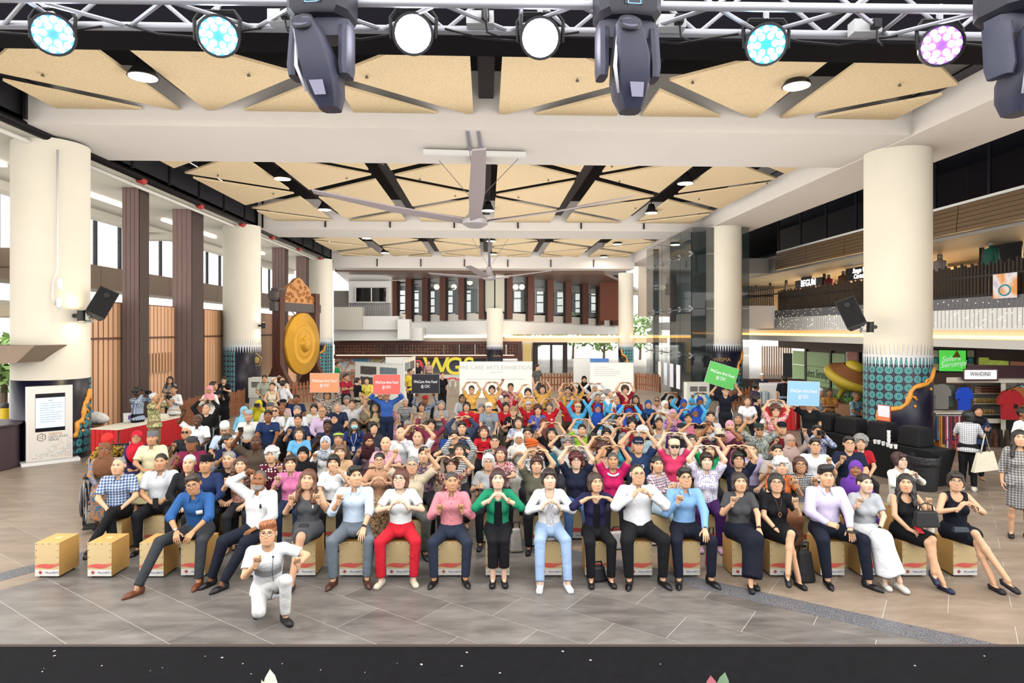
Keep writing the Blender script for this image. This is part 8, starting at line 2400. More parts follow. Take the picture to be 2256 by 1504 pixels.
# ---------------------------------------------------------------- the crowd, row by row
# px ytop kind who hair top bottom pose options | label
CROWD = """
262 1007 S m1 thin:g h:3a5684:check:c9d2e4 p:16161a lap l=under/overleg t=18 h=-12 sh=sandal:2a211c | person in blue checked shirt sitting cross-legged behind the empty drums
355 999 S m2 crop:k h:d2d3d8 p:17171c clasp t=14 l=wide sh=dress:16161a b=w | person in pale grey shirt with dark collar holding a phone in clasped hands
231 975 W f3g hijabl:7a5138 l:5b7fa4:batik:b9803e K:47718f:batik:c08040 lap t=24 l=tog sh=sandal:2e221c | person in brown headscarf and blue batik dress sitting in a wheelchair
302 949 W f2gx hijabl:cf1f35 l:3a2a5c K:2d2450 lap t=18 | person in bright red headscarf seated beside the red-skirted table
336 950 S m2 songkok:6f7278 h:f0e4b8 K:e9dca6 clasp t=12 b=w | person in cream yellow shirt and grey cap with hands folded
247 940 W m3 cap:d8342f:g l:4b3c26:batik:c79b35 p:22232a lap t=18 n=30 p=35 | person in brown batik shirt and red cap slumped forward in wheelchair
411 938 S m2s thin:w h:1c1d22:fine:33343a p:202024 fist/lap t=10 | person in black shirt and dark sunglasses raising a fist
423 961 S m3g flat:3a3f45:k h:7c1f45 p:1d1d22 fist/lap t=8 b=w | person in maroon shirt and dark flat cap raising a fist
418 1002 S m1 crop:w j:1b1c21 p:202228 lap t=10 | person in black zip jacket sitting behind the blue-shirted person
455 1003 S m2 songkok:0f0f12:k j:23335c p:1c1d22 lap t=6 | person in navy jacket and tall black cap in second row
505 994 S m1 crop:g t:15161a p:1c1c20 lap h=-12 | person in black printed tee behind the tall black cap
531 1006 S f1x wavy:4a281c s:caa08c:floral:8a5048 p:2a2a30 fh/lap | person with long wavy curls in dusty pink floral top
564 958 S m4 bald:s h:54483c p:23222a up/lap b=w | person in brown shirt holding a small camera up high
599 986 S f1 perm:w l:5c1f30:bigdots:f0e8e8 p:23222a lap/fh h=-12 | person in maroon top with white dots making a finger heart
641 1003 S f1x shortf:#3a221c p:e07fae p:22304c fh/lap | person in pink polo shirt with raised finger heart
668 984 S f2 hijabl:0e0e12 l:111116 K:111116 lap | person wrapped in a plain black headscarf behind the pink polo
502 956 S f2 pony:k p:1b2748 p:20222c fist/lap t=40 h=36 | person in navy polo with ponytail turned in profile
496 930 W m2 kopiah:e9e6df h:c3d3e6 p:8c96a4 lap p=30 t=8 | person in pale blue shirt and white skullcap looking down
436 912 W m4x thin:s h:eff0f0 p:1e1f25 up/lap t=8 | person in white shirt lifting an open hand in a wheelchair
455 889 W m1 thin:g l:17181c p:1c1d22 over t=8 | person in black shirt with both arms lifted behind the head
570 881 S f2 hijabl:d9cb2c l:d2c62e K:2a2a2e cam | person in bright yellow headscarf photographing with a camera
538 895 S f2 hijabl:8ccbe6 l:7cc0e0 K:333842 lap h=24 | person in light blue headscarf beside the yellow headscarf
548 904 S m2 kopiah:9fb2bd h:f2f0e8 p:1d2028 clasp | person in white shirt and pale grey skullcap by the wheelchair
591 903 S m3 short:k p:22345f p:232a3c knee sc=1.04 | person in navy polo with white trim and name badge
595 886 S m2 flat:5c6064:k h:e6e2da p:2a2a30 lap | person in grey flat cap peeking over the navy polo
606 894 S m1s thin:k h:f0f0ee p:2c2c32 fist/lap | person in white shirt and black sunglasses behind navy polo
620 891 S m3 bald:s t:b9ae8c p:2a2a30 lap | person in khaki tee beside the black sunglasses
624 879 S f3 flat:1a1a1e:k l:d8b8b4 K:3a2a30 lap | person in black beret and pale pink top further back
653 869 S m3 short:k p:22345f p:222838 lap | person in navy polo sitting alone in the fourth row back
655 894 S m1 short:g b:e9ebf0 p:2a2c34 lap | person in white shirt with grey undershirt behind the raised fist
657 912 S m2 short:k p:1f2c4c p:20242e fist/lap | person in navy polo raising a fist beside the sky blue top
660 941 S f1 bob:n t:6db4e6 p:2c3c60 lap l=slant | person in sky blue loose top among the navy polos
717 961 S f2x hijab:8b98a8:floral:d8dce2 l:eceae6 K:d8d8d8 fh | person in grey patterned headscarf with two raised fists
746 952 S f2 hijabl:5a4b40 l:4a3f38 K:3a3430 lap | person in brown headscarf with lime green band beneath
735 1002 S f1x shortf:k t:f1f1f1 p:17171b lap/mouth l=sit sh=sneak:3a3a42 | person in white tee covering the mouth with one hand
750 980 S f1 shortf:7a5b48 t:cfa880 p:30303a lap | person in tan tee right behind the white tee
722 924 S m4x short:k p:1e2a48:plain p:222631 fist/lap | person in navy polo with maroon collar raising a fist
737 910 S f1g hijabl:172038 l:1b2440 K:1b2440 lap | person in dark navy headscarf and glasses beside maroon collar
710 896 S m2g bald:s b:dcc0e0 p:3a3a44 lap b=w | person in lilac pink shirt resting hands on thighs
692 890 S f1 shortf:k t:ece8e0 p:3a3a44 lap | person in off-white tee next to lilac pink shirt
706 880 S f1 kopiah:dcd6cc:g t:d8d4cc p:44444c lap | person in pale knitted cap in the row behind
744 885 S m1 crop:g p:26304a p:2c2c36 lap | person in dark navy collared tee behind navy headscarf
762 823 T m2 short:k p:a51f35 p:23262e cross t=40 h=24 | person in red polo standing with arms crossed near fence
788 831 T f1 tied:n t:15151a p:b5a88e down t=130 | person in black top standing with back turned beside red polo
808 830 T f1 shortf:n l:e8c92e:floral:f2e27a p:8c8474 clasp | person in bright yellow blouse standing with a black handbag
721 860 T f2 bob:k l:1c1c22:floral:d8c8b8 p:2a2a30 board sc=.93 | person in black floral top holding up the orange board
852 858 T m2 short:k b:3a62b0 p:1f2b48 board sc=1.0 | person in royal blue shirt holding up the red board
838 866 T m2 short:k l:22242c p:1d1f26 down d=17.4 | person in dark suit standing behind the red board
937 872 W f3 cap:d8362c:k l:25305a:floral:c8d0e0 p:22263a board | person in red cap and navy floral top lifting the black board
764 872 S f1 shortf:g t:e8dcd4 p:3a3a44 lap | person in pale tee at the back near the red board
776 880 S m1 short:m h:ece8ea p:2a2a32 lap/up b=w | person in white patterned shirt waving one hand by the ear
804 872 S m2 bald:g h:c9b596 p:4a4038 lap | person in beige shirt behind the waving person
827 886 S f1gx long:k v:cdb98c p:2c2c32 up | person in mustard vest with glasses raising both palms
859 884 S f2 tied:g t:b0546a:floral:e8c8d0 K:a85870:floral:e6c4cc clasp | person in red floral dress seated with hands on knees
893 876 S f1 crop:w t:d8d8d4:stripe:3a4250 u:2a3450 knee | person in striped tee and navy dungarees at the back
929 886 S f2 shortf:m t:b9a894:floral:6a5a4c p:7a6c5c knee | person in beige floral blouse leaning on both knees
972 882 S f1 bob:g t:e0e0dc:fine:40444c p:4a4a50 cross | person in black and white top with folded arms by blue bag
780 922 S f2m long:k p:243a74 p:20305c lap/down h=12 | person in navy uniform and surgical mask with white card
822 929 S f1x shortf:k j:34343c p:22222a lap h=24 | person in charcoal jacket smiling beside the surgical mask
812 954 S f2 hijabl:3a1820 l:7c6670 K:4a3038 fh/lap h=24 p=20 | person in dark maroon headscarf bending over to one side
850 961 S m1 bald:w h:e8a8b4 p:2c2e38 front b=n | person in light pink shirt stretching both hands forward
883 940 S m1 bald:g t:eceeee p:33343c lap | person in plain white tee behind the light pink shirt
920 949 S m1x bald:s t:f0eef2 p:3a3a44 over | person in white tee arching both arms overhead behind pink shirt
950 923 S f1 shortf:k b:8c3c50 p:24222a up b=w | person in wine red shirt raising both hands
898 926 S f3 tied:g t:4a2030 K:3a2028 clasp | person in dark plum top between white tees
836 997 S f1gx tied:k t:cf9c7c K:6a4a34:floral:d8b48c heart l=tog | person in peach tee and floral skirt clasping hands at the chest
908 1006 S m1g crop:g h:d8c8ac p:5c5c58 up b=n l=wide sh=dress:2a2a2c | person in beige shirt with a sling bag raising both hands
934 984 S m1 short:k h:22263c:floral:b08a94 p:24242c fist b=n | person in dark floral shirt hiding behind raised hands
994 1006 S f1gx perm:#3c2018 t:7a2430:batik:d8c0a8 p:26242a overlow | person in red batik top and glasses with arms curved overhead
1001 948 S m1g short:k h:2c2c2c:floral:4c5a44 p:22242c chin | person in dark green patterned shirt making an arch under chin
1012 976 S f1 bob:n l:f0f0f0:stripe:1c1c22 p:24242c over | person in black and white striped top with arms overhead
1018 929 S m1 short:k b:36425c p:22262e over | person in slate blue shirt forming a heart overhead
1028 885 S f1 bob:k t:d62a38 p:50607c heart | person in red tee and jeans making a hand heart
1019 868 S f1g bob:k l:e9eaee p:9a9aa4 lap | person in white blouse and glasses next to the exhibition panel
1039 849 T f1gx tied:k t:f0a83c:batik:f6c870 p:20222a over | person in yellow tee, dark tie, arms overhead at row start
1084 849 T f1x shortf:k t:f0a83c:batik:f6c870 p:20222a over | person in yellow tee posing before the exhibition panel text
1125 844 T m2x short:k h:dc5058:floral:f2c8c0 p:2a2c34 up/down b=w | person in red and white floral shirt waving one arm
1163 855 T f1 shortf:k t:f0a83c:batik:f6c870 p:24242c over/down | person in yellow tee raising one arm beside floral shirt
1195 848 T f1 bob:k t:f0a83c:batik:f6c870 p:24242c over | person in yellow tee looking down with arms in a circle
1251 852 T f1g tied:k t:f0a83c:batik:f6c870 p:24242c over | person in yellow tee and glasses, first of the close pair
1266 851 T f1gx bob:k t:f0a83c:batik:f6c870 p:24242c over | person in yellow tee, second of the close pair
1287 828 T f2 hijabl:0f0f14 l:111116 K:111116 clasp | person in black headscarf and robe standing by white panel
1310 845 T f2 hijabl:f0eeea l:efedea K:e4e2de overlow | person in white headscarf and robe with one arm bent
1116 869 S m1x short:k t:d0222f p:24242c over | person in red tee with arms up right before floral shirt
1195 870 S f1 shortf:k t:d88a30 p:24242c over | person in orange tee sitting below the bowed yellow tee
1164 883 S f1 sun:cfcac4:g t:d0222f p:24242c over | person in red tee and pale cap with a sling bag strap
1114 886 S f1 shortf:k t:d0222f p:6a6258 lap h=12 | person in red tee with hands down beside black top
1061 889 S f1 shortf:g t:c81f2e p:24242c lap | person in red tee in a knitted cap beside grey shirt
1077 887 S m1 cap:e8e2d4:g h:8b97a6:fine:9aa6b4 p:9a9a98 knee | person in grey shirt, white cap and yellow lanyard
1131 895 S f1g shortf:a88a60 t:16171c p:22222a thumb/lap | person in black top with light lanyard holding up a thumb
1185 892 S f1 perm:#4a2a22 t:5a62b4 p:24242c thumb/lap | person in violet blue tee with lanyard and card
1210 886 S f1 shortf:s t:d8202e p:22242c over | person in red tee with white chest logo and arms overhead
1252 873 S m2s thin:g p:d0222f p:4a3a30 over | person in red polo and dark sunglasses with arms up
1273 888 S f1x sun:d8c69c:k l:56b6e6 p:e8e8e8 over | person in light blue tee and beige cap, arms overhead
1317 889 S f2g hijabl:2550b4 l:56b6e6 p:e8e8e8 over | person in royal blue headscarf and light blue tee in middle
1142 918 S f1x bob:n t:e4e8f0:smudge:3a5aa0 p:2a2a34 thumb/lap | person in blue tie-dye top giving a thumb up
1198 920 S f2 hijabl:6a4038 l:5a4038:floral:c8a890 K:4a3430 fist/lap | person in brown headscarf between lanyard and black tee
1066 936 S f1 bob:r j:c8202e p:22222a front n=6 | person in red cardigan and red scarf reaching both hands out
1090 958 S f1gx tied:k t:1e1e24:floral:d8d0c8 p:22222a lap | person in black floral top and glasses beside red cardigan
1143 952 S f2g hijabl:eae6dc l:e6e2d6 K:d8d4c8 heart | person in cream headscarf making a hand heart
1162 942 S m1g short:k h:a06a5c p:2a2a30 chin | person in rust shirt and glasses behind the orange turban
1172 971 S f1g turban:d8652c l:1c1c22:floral:e8e8e8 K:2a2a30 lap | person in orange turban and round glasses
1215 942 S f1 bob:k t:17181e p:22242c over | person in black tee with teal backpack strap, arms overhead
1282 934 S f1 tied:k t:9ccb3a p:22242c over | person in lime green tee forming a heart overhead
1250 961 S f1g perm:g t:d8d4cc p:3a3a44 overlow | person in pale top below the lime green tee
1104 983 S f1 bob:#4a1420 t:a83444:floral:d8d0d0 p:22222a front h=-12 | person in red patterned top pointing both hands sideways
1076 1001 S f1g shortf:w t:d0d2d2:fine:8c9094 p:1c1c22 thumb/lap l=sit sh=sneak:2a2a32 | person in grey speckled top giving a thumbs up
1182 1006 S f1x shortf:#4a2c24 t:5c5a4c p:1d1d24 over l=sit b=w sh=sneak:1c1c20 | person in olive tee with black sleeves, arms arched overhead
1269 997 S f0gx perm:#5a1c24 t:1c2238 p:4a6a98 over l=sit b=w sh=pump:d8d4d0 | person in navy tee and jeans holding a big heart overhead
1306 955 S f3g shortf:k t:1a1c24:floral:c8ccd0 p:24242c lap | person in black speckled blouse behind the navy tee
1326 974 S f1 perm:#4a241c t:caa08a p:2a2a34 over | person in salmon top behind the magenta tee
1336 943 S f1g shortf:k l:16171c p:22222a over | person in black long sleeves and glasses with wristwatch
1377 850 T f1 perm:b p:9c1c34 p:22242c over | person in maroon polo standing with arms overhead near lift
1400 870 S f1x long:k p:9c1c34 p:22222a lap | person in maroon polo seated below the standing one
1340 856 T m1 thin:g h:ececea p:2c2e36 lap t=60 h=36 | person in white shirt with dark backpack turned sideways
1317 867 S m1 thin:k t:c8202e p:24242c over | person in red tee behind the royal blue headscarf
1358 871 S m1 thin:g t:d0222f p:24242c over | person in red tee beside the maroon polo, arms overhead
1366 891 S f2g hijabl:2550b4 l:56b6e6 p:e8e8e8 up/lap h=24 | person in royal blue headscarf turned aside, one arm raised
1386 900 S f2g hijabl:2550b4 l:56b6e6 p:e8e8e8 over | person in royal blue headscarf below the maroon polos
1428 881 S f2x hijab:24508c l:22304c K:222838 lap | person in teal blue headscarf wearing a yellow lanyard
1447 873 S m2s buzz:s h:e2a8a4:check:f2e2de p:3a3a44 lap b=w | person in pink checked shirt and dark sunglasses
1465 882 S f2x hijab:f0ece2 l:ece6da K:d8d4cc fist h=24 | person in white lace headscarf clapping beside pink checks
1479 872 S f2 hijabl:14151c l:16171e K:16171e over | person in black headscarf with arms overhead near glass lift
1506 879 S f3x hijabl:2550b4 l:56b6e6 p:e8e8e8 up | person in royal blue headscarf smiling beside black headscarf
1542 874 S f3x hijabl:2550b4 l:56b6e6 p:e8e8e8 over sc=1.0 | person in royal blue headscarf before the air cooler
1531 898 S f3gx hijabl:2550b4 l:56b6e6 p:e8e8e8 over | person in royal blue headscarf nearest the pale blue row end
1482 901 S f2 hijab:d8a0b8 l:5c2a78:floral:d8a8d8 K:4a2468 lap | person in pink headscarf and purple floral dress
1598 851 T m1x short:k p:1a1d2a p:26282e board | person in black polo lifting the green board with both hands
1595 875 S f1gx hijabl:b85a72 l:e6e6e4 K:a8a8a8 lap | person in dusty rose headscarf under the green board
1565 906 S m1 short:k h:e6e2dc p:33343c lap | person in off-white shirt below the dusty rose headscarf
1392 921 S f1x perm:k t:8c1a2c p:24242c over | person in burgundy tee forming a heart overhead
1452 920 S f2x tied:n s:f0e6c8 p:4a4a50 over | person in cream tank top with arms arched overhead
1363 912 S m1 short:k h:ece8e0 p:33343c overlow h=24 | person in cream shirt behind the burgundy tee
1415 941 S f1 curly:w t:d8e0e0:fine:4a8c98 p:3a3a44 lap | person in teal striped top behind the dark cap
1539 934 S m2g songkok:101014:k h:c6d2e0 p:2c2e38 overlow | person in pale blue shirt and black cap with arms raised
1502 932 S f1 sun:2a2a30:k l:3a3038 K:2a2830 mouth/lap | person in dark visor shading the eyes
1561 928 S f1x bob:k t:20222a p:22222a lap | person in dark top beside the black cap
1516 911 S f2 tied:k t:d87890 K:8c4a60 over/lap | person in rose pink top with one arm bent up
1406 964 S m1x cap:16203c:k t:26385e p:24262e over b=w sc=1.02 | person in navy tee with number 9 and dark cap
1485 967 S f0sx sun:e0d2b0:k p:e03f6c p:e8e0d8:floral:8a7a70 over b=n sc=1.02 | person in bright pink polo, beige cap and sunglasses
1350 997 S f2x crop:s t:c81f62 p:26262e over l=sit b=w | person in magenta tee with white ruffled collar
1446 1005 S f1 pony:k l:dcd6e0:plaid:7c4a5c p:b8ccd8 phone t=40 h=-36 | person in plaid blouse with ponytail turned in profile
1374 954 S f2 shortf:g s:4a9ab0 p:24242c over | person in teal tank top behind the navy number tee
1451 957 S f2g tied:g t:7c5c54:floral:c8b0a0 p:2a2a32 lap | person in brown floral blouse behind pink polo
1522 956 S f1g long:k t:d8d4d0 p:33343c lap h=12 | person in pale top and glasses behind the dotted blouse
1586 945 S m3s cap:d8cdb8:k p:4a1c30 p:26262e up/overlow b=w | person in dark maroon polo, beige cap and sunglasses
1556 997 S f0x shortf:n h:e4e0f0:dots:6a4a98 p:3c1c54 over b=w sc=1.0 sh=sneak:caa0b8 | person in purple dotted blouse and plum trousers, arms overhead
1563 976 S f1 bob:n t:1e9a5c p:22242c over | person in bright green tee behind the dotted blouse
1626 995 S f1gx shortf:k t:1b2136 p:22242c over b=w | person in dark navy tee and glasses with arms overhead
1608 926 S f1x hijabl:e09aa8 l:d890a0 K:a86878 fist | person in soft pink headscarf behind the maroon polo
1625 910 S m2 long:s h:4c5236:batik:8c8450 p:2c2e28 fist/lap | person in olive camouflage shirt raising a fist to the face
1646 872 T f1x bob:b p:f2f2f4 p:24262e clasp sc=.94 | person in white polo with navy collar standing by fence
1666 870 T m1 short:k p:1c2034 p:24262e down t=60 h=36 sc=.94 | person in navy polo turned away beside the white polo
1708 892 T f1gx perm:b t:d8404c:floral:f4dcd8 K:d8404c:floral:f4dcd8 over sc=.97 | person in red and white floral dress before the red table
1783 878 T m1 short:k p:15161a p:24262e board/down sc=.98 | person in black polo lifting the pale blue board
1672 932 S m2s flat:2c3a34:k h:6c7470:batik:b8bcb4 p:1c1c22 up b=w | person in grey batik shirt, dark flat cap and lanyard
1684 923 S f2 hijab:e8e6e2 l:d8d8d4:floral:8c9890 K:8c8c8c lap | person in white headscarf behind grey batik shirt
1722 930 S m1 cap:17181c:g t:7a1c24 p:22222a fist | person in black cap and red tee with two raised fists
1740 957 S f2g hijabl:b39a90 l:ab948a K:8c7870 lap/up h=12 | person in mauve headscarf and glasses waving
1712 979 S m1 short:k t:b8aca4 p:4a4a48 fist/lap | person in taupe tee with closed eyes and raised fist
1795 965 S m1g short:k p:f0f0f4 p:24262e lap/fh sc=1.02 | person in white polo with navy shoulder stripes and glasses
1800 936 S m2 short:k l:c8ccdc:batik:4a5a90 p:24262e cam | person in blue batik shirt aiming a camera behind white polo
1870 961 S m1gx short:k p:1a2238 p:26282e fist/lap sc=1.02 b=w | person in navy polo with white side stripe, wristband, raised fist
1896 960 S f1x curly:g t:b01c2c p:26242a lap h=-12 | person in red tee leaning close to the navy polo
1885 1015 S f3x hijabl:6a3aa0 l:5a2f88 K:4a2870 lap h=-12 | person in vivid purple headscarf near the row end
1720 1009 S f1x perm:w t:d06a34 K:8a5a40 lap/fh | person in orange tee making a finger heart in second row
1762 1006 S f2gx bob:#4a281c t:1c1c20:grid:f0f0ee p:b8a890 fh l=sit | person in black and white checked top making two finger hearts
1654 974 S m1 short:s t:c4b4d8 p:3a3c44 fist/lap | person in lavender tee behind the navy tee and glasses
1980 997 S f0g shortf:#3a1c1c l:f2ece0 p:e6dcc8 hearthigh t=14 | person in cream blouse making a hand heart beside the bin
303 854 T m4 perm:k l:3a5678:check:d8e0ea p:18181c cam t=70 | person in blue checked shirt taking a picture behind the table
340 864 T m2 thin:w h:d8d09a:batik:6a6a40 p:8c7a58 cam t=80 h=12 | person in yellow batik shirt aiming a camera sideways
375 829 T f1g long:k l:b8aca4:fine:6a6460 p:2a2a30 cross t=10 | person in brown striped top with long loose hair by screen
383 849 T f2x tied:k l:f2f0ec p:d8c0a8 phone t=10 | person in white blouse holding a round black fan
462 849 T f2 hijabl:f0a0a8 l:ede4d8 K:dcd4c8 phone t=14 p=20 sc=.97 | person in pink headscarf looking down at a phone
493 829 T f1 tied:k t:131318 K:131318 phone p=20 sh=sneak:17171b | person in long black dress texting beside the picket fence
470 840 T m2 short:k t:20222a p:22222a phone t=60 h=36 | person in dark tee half hidden behind the pink headscarf
583 826 T m2 short:k h:a8ab98 p:2c2c30 lap t=14 | person in grey green shirt standing before the air cooler
600 842 T f1x tied:k s:eee0c0 p:e0d4b8 clasp t=10 | person in cream sleeveless top standing among the back group
622 828 T f1 tied:k t:e8dcc8 p:3a3a40 head/down t=10 | person in beige tee touching the head under the gong
624 837 T m1 short:k b:f2f0f2 p:1c1c22 cross t=150 | person in white shirt with back turned under the gong
2133 903 T f1 bob:k h:eceaea:plaid:8c9098 p:17171b phone t=140 sh=sneak:e8e0d0 | person in white plaid shirt reading papers with tote bag
2152 892 T f2 hijab:1c1a20 l:2c3a5c p:1a1a20 cross t=-10 | person in black headscarf and blue jacket at the clothes stall
2246 947 T f1x long:k q:5c5c60:plaid:b8b4ae k:5c5c60:plaid:b8b4ae down t=-30 sc=1.0 sh=pump:17171b | person in grey plaid dress walking along the picture edge
2254 897 T m3 short:k t:ececea p:24242a down t=20 | person in white tee behind the plaid dress
1664 842 T m3 short:k h:3a2c44 p:2c2c34 down t=90 h=36 | person in purple shirt walking past the pale counter
1728 827 T m2 short:k h:1b1c22 p:7c8a98 down t=170 | person in black shirt and jeans seen from behind
1807 855 S m2 kopiah:ecebe6 h:8c9aa4 p:2c2c34 lap t=-20 | person in grey shirt and white skullcap on the bench
1827 856 S m3 crop:k h:8a5224:batik:b8843c p:4a3a2c cross | person in brown batik shirt with folded arms on the bench
1885 864 S m3 thin:s h:8fb0b8:floral:3a4a5c p:2a2a34 clasp t=20 | person in teal patterned shirt sitting beside the plants
974 819 T f1 crop:n p:14151a p:17181d down t=20 | person in black polo walking near the red stools
1183 803 T m1 short:k h:5c5a56 p:4a4c50 down t=40 h=24 | person in grey green shirt walking past the exhibition panel
903 812 T m2 short:k t:e0c42c p:22262e down t=60 | person in yellow vest beside the black board
920 811 T f1 bob:k t:24242a p:22222a down d=33 | person in dark top behind the black board
944 811 T f1 tied:k t:c89a90 p:22222a down d=34 | person in pink top at the counter under the letters
743 797 T m2 short:k t:1f8a4c p:24262e down t=90 | person in green tee bending near the mural wall
1679 822 S m2 kopiah:ecebe6 l:1c2844 p:8ca0b4 lap | person in navy jacket and white cap seated on the far steps
"""
import re
OPTS = dict(t='turn', h='hturn', l='legs', b='build', n='lean', p='hpitch', sc='scale', sh='shoe', d='d')
hexs = lambda s_: re.sub(r'(?<![#0-9a-zA-Z])([0-9a-f]{6})(?![0-9a-zA-Z])', r'#\1', s_)
CP = []
for line in CROWD.strip().split('\n'):
 spec, lb = [x.strip() for x in line.split('|')]
 w = spec.split()
 kw = {}
 for e in w[8:]:
  a, b = e.split('=')
  a = OPTS[a]
  kw[a] = hexs(b) if a == 'shoe' else (b if a in ('legs', 'build') else float(b))
 o, J = person(float(w[0]), float(w[1]), kind=w[2], sex=w[3][0], skin=int(w[3][1]), flags=w[3][2:], hair=hexs(w[4]), top=hexs(w[5]), bottom=hexs(w[6]), pose=w[7], label=lb, **kw)
 CP.append((o, J, w[2], lb, float(w[1])))
for o, J, k, lb, yt in CP:
 if k == 'S' and 'bench' not in lb and 'plants' not in lb and 'far steps' not in lb:
  short = lb.replace('person in ', '').replace('person ', '')
  seat_under(o, ' '.join(('box drum under ' + short).split()[:15]), full=yt > 970)

# ================================================================ WHEELCHAIRS AND SMALL THINGS PEOPLE CARRY
def who(s_):
 for o, J, k, lb, yt in CP:
  if s_ in lb: return o, J
 raise KeyError(s_)
def wheelchair_proto():
 e = empty('wheelchair', (0, 0, 0)); fr = M('#8d8f94', .35, metal=.6); bk = M('#17171b', .6)
 def tb(nm, pts, r, mat=fr, par=e, closed=False): m = MB(); m.tube(pts, r, 8, closed=closed); return link(nm, m.mesh(nm, smooth=True), mat, par)
 for s_ in (-1, 1):
  x = s_ * .3; ring = [(x, .12 + .29 * math.cos(w), .3 + .29 * math.sin(w)) for w in np.linspace(0, 2 * math.pi, 28, endpoint=False)]
  wl = tb('wheel', ring, .016, bk, closed=True)
  tb('push_rim', [(x + s_ * .035, .12 + .25 * math.cos(w), .3 + .25 * math.sin(w)) for w in np.linspace(0, 2 * math.pi, 24, endpoint=False)], .009, fr, wl, True)
  m = MB()
  for k in range(10): m.tube([(x, .12, .3), (x, .12 + .28 * math.cos(k * .628), .3 + .28 * math.sin(k * .628))], .004, 4)
  m.ball((x, .12, .3), .035, 8, 6); link('spokes', m.mesh('spokes'), fr, wl)
  cw = tb('caster', [(s_ * .24, -.38 + .085 * math.cos(w), .1 + .085 * math.sin(w)) for w in np.linspace(0, 2 * math.pi, 16, endpoint=False)], .016, bk, closed=True)
  m = MB()
  for k in range(8): m.tube([(s_ * .24, -.38, .1), (s_ * .24, -.38 + .08 * math.cos(k * .785), .1 + .08 * math.sin(k * .785))], .007, 4)
  link('caster_spokes', m.mesh('cs'), M('#d8d8d4', .4), cw)
  tb('side_frame', [(s_ * .25, .24, .98), (s_ * .25, .22, .3), (s_ * .25, -.3, .3), (s_ * .25, -.36, .62), (s_ * .25, -.3, .7), (s_ * .25, .2, .72)], .014)
  m = MB(); m.box((s_ * .25, -.05, .74), (.055, .34, .03)); link('armrest', m.mesh('armrest'), bk, e)
  tb('push_handle', [(s_ * .25, .24, .95), (s_ * .25, .34, .95)], .017, bk)
  tb('footrest_bar', [(s_ * .22, -.3, .44), (s_ * .2, -.5, .2), (s_ * .2, -.55, .12)], .012)
  m = MB(); m.box((s_ * .14, -.6, .05), (.17, .2, .02), mat=Matrix.Rotation(R(8), 3, 'X')); link('footplate', m.mesh('fp'), bk, e)
 m = MB(); m.box((0, -.05, .4), (.48, .42, .03)); link('seat', m.mesh('seat'), bk, e)
 m = MB(); m.box((0, .245, .72), (.48, .03, .46)); link('backrest', m.mesh('backrest'), bk, e)
 tb('cross_brace', [(-.24, 0, .15), (.24, 0, .38)], .012); tb('cross_brace', [(.24, 0, .15), (-.24, 0, .38)], .012)
 return e
WC = None
for s_, lb in (('brown headscarf and blue batik', 'wheelchair of the person in blue batik dress, spoked wheels visible'), ('bright red headscarf', 'wheelchair under the person in bright red headscarf'), ('slumped', 'wheelchair under the slumped person in red cap'),
               ('white skullcap looking down', 'wheelchair under the person in white skullcap'), ('lifting an open hand', 'wheelchair under the white-shirted person lifting a hand'), ('both arms lifted behind', 'wheelchair under the black-shirted person with lifted arms'), ('lifting the black board', 'wheelchair under the person lifting the black board')):
 o, J = who(s_)
 if WC is None: w = WC = wheelchair_proto()
 else: w = copy_tree(WC)
 w.location = (o.location.x, o.location.y, .06); w.rotation_euler = (0, 0, o.rotation_euler.z); tag(w, lb, 'wheelchair', 'wheelchairs in the crowd')
def wpt(o, p):                              # person space -> world
 return o.matrix_basis @ Vector(p)
# lanyards with cards
def lanyard(s_, col, card='#f2f2f4'):
 o, J = who(s_); T = J['T']; m = MB()
 fr = -.15 if J['sex'] == 'f' else -.13
 m.tube([T((-.06, -.02, .53)), T((-.055, fr, .38)), T((0, fr - .025, .2)), T((.055, fr, .38)), T((.06, -.02, .53))], .006, 4)
 q = link('lanyard', m.mesh('lanyard'), M(col, .6), o)
 m = MB(); m.box(T((0, fr - .03, .15)), (.07, .006, .1)); link('card', m.mesh('card'), M(card, .5), q)
for s_, c in (('surgical mask with', '#e8e8e8'), ('white cap and yellow lanyard', '#e8d040'), ('violet blue tee', '#e0d8a0'), ('wearing a yellow lanyard', '#e0d040'), ('dark flat cap and lanyard', '#e8d83c'), ('purple floral dress', '#8a6ac0'), ('light lanyard holding', '#e8c88a')): lanyard(s_, c)
# number print, ruffle, badges
o, J = who('number 9'); T = J['T']; w = M('#f0f0f2', .6)
text('9', .12, w, o, Vector(T((.06, -.155, .33))), rot=(R(86), 0, R(10)), name='number_print'); m = MB(); m.prism([(-.03, .01), (.0, -.005), (.02, -.04), (.02, .0), (.03, .03), (.005, .015), (-.02, .03)], 0, .003, xf=lambda q: Vector(T((-.02 + q.x, -.156 - q.z, .31 + q.y)))); link('animal_print', m.mesh('ap'), w, o)
text('BROOKLYN', .022, w, o, Vector(J['head']) + Vector((0, -.107, .085)), rot=(R(80), 0, 0), name='cap_lettering')
o, J = who('white ruffled collar'); T = J['T']; m = MB()
m.tube([T((.1 * math.sin(a), .0 - .1 * math.cos(a) * (1.25 if abs(a) < 1.5 else .6), .50 - .06 * math.cos(a) + .008 * (k % 2))) for k, a in enumerate(np.linspace(-2.6, 2.6, 27))], .018, 6); link('ruffled_collar', m.mesh('rc', smooth=True), cloth('#f4f0f2'), o)
o, J = who('white trim and name badge'); T = J['T']; m = MB(); m.box(T((.08, -.135, .36)), (.06, .005, .02)); link('name_badge', m.mesh('nb'), M('#f0e0b0', .5), o)
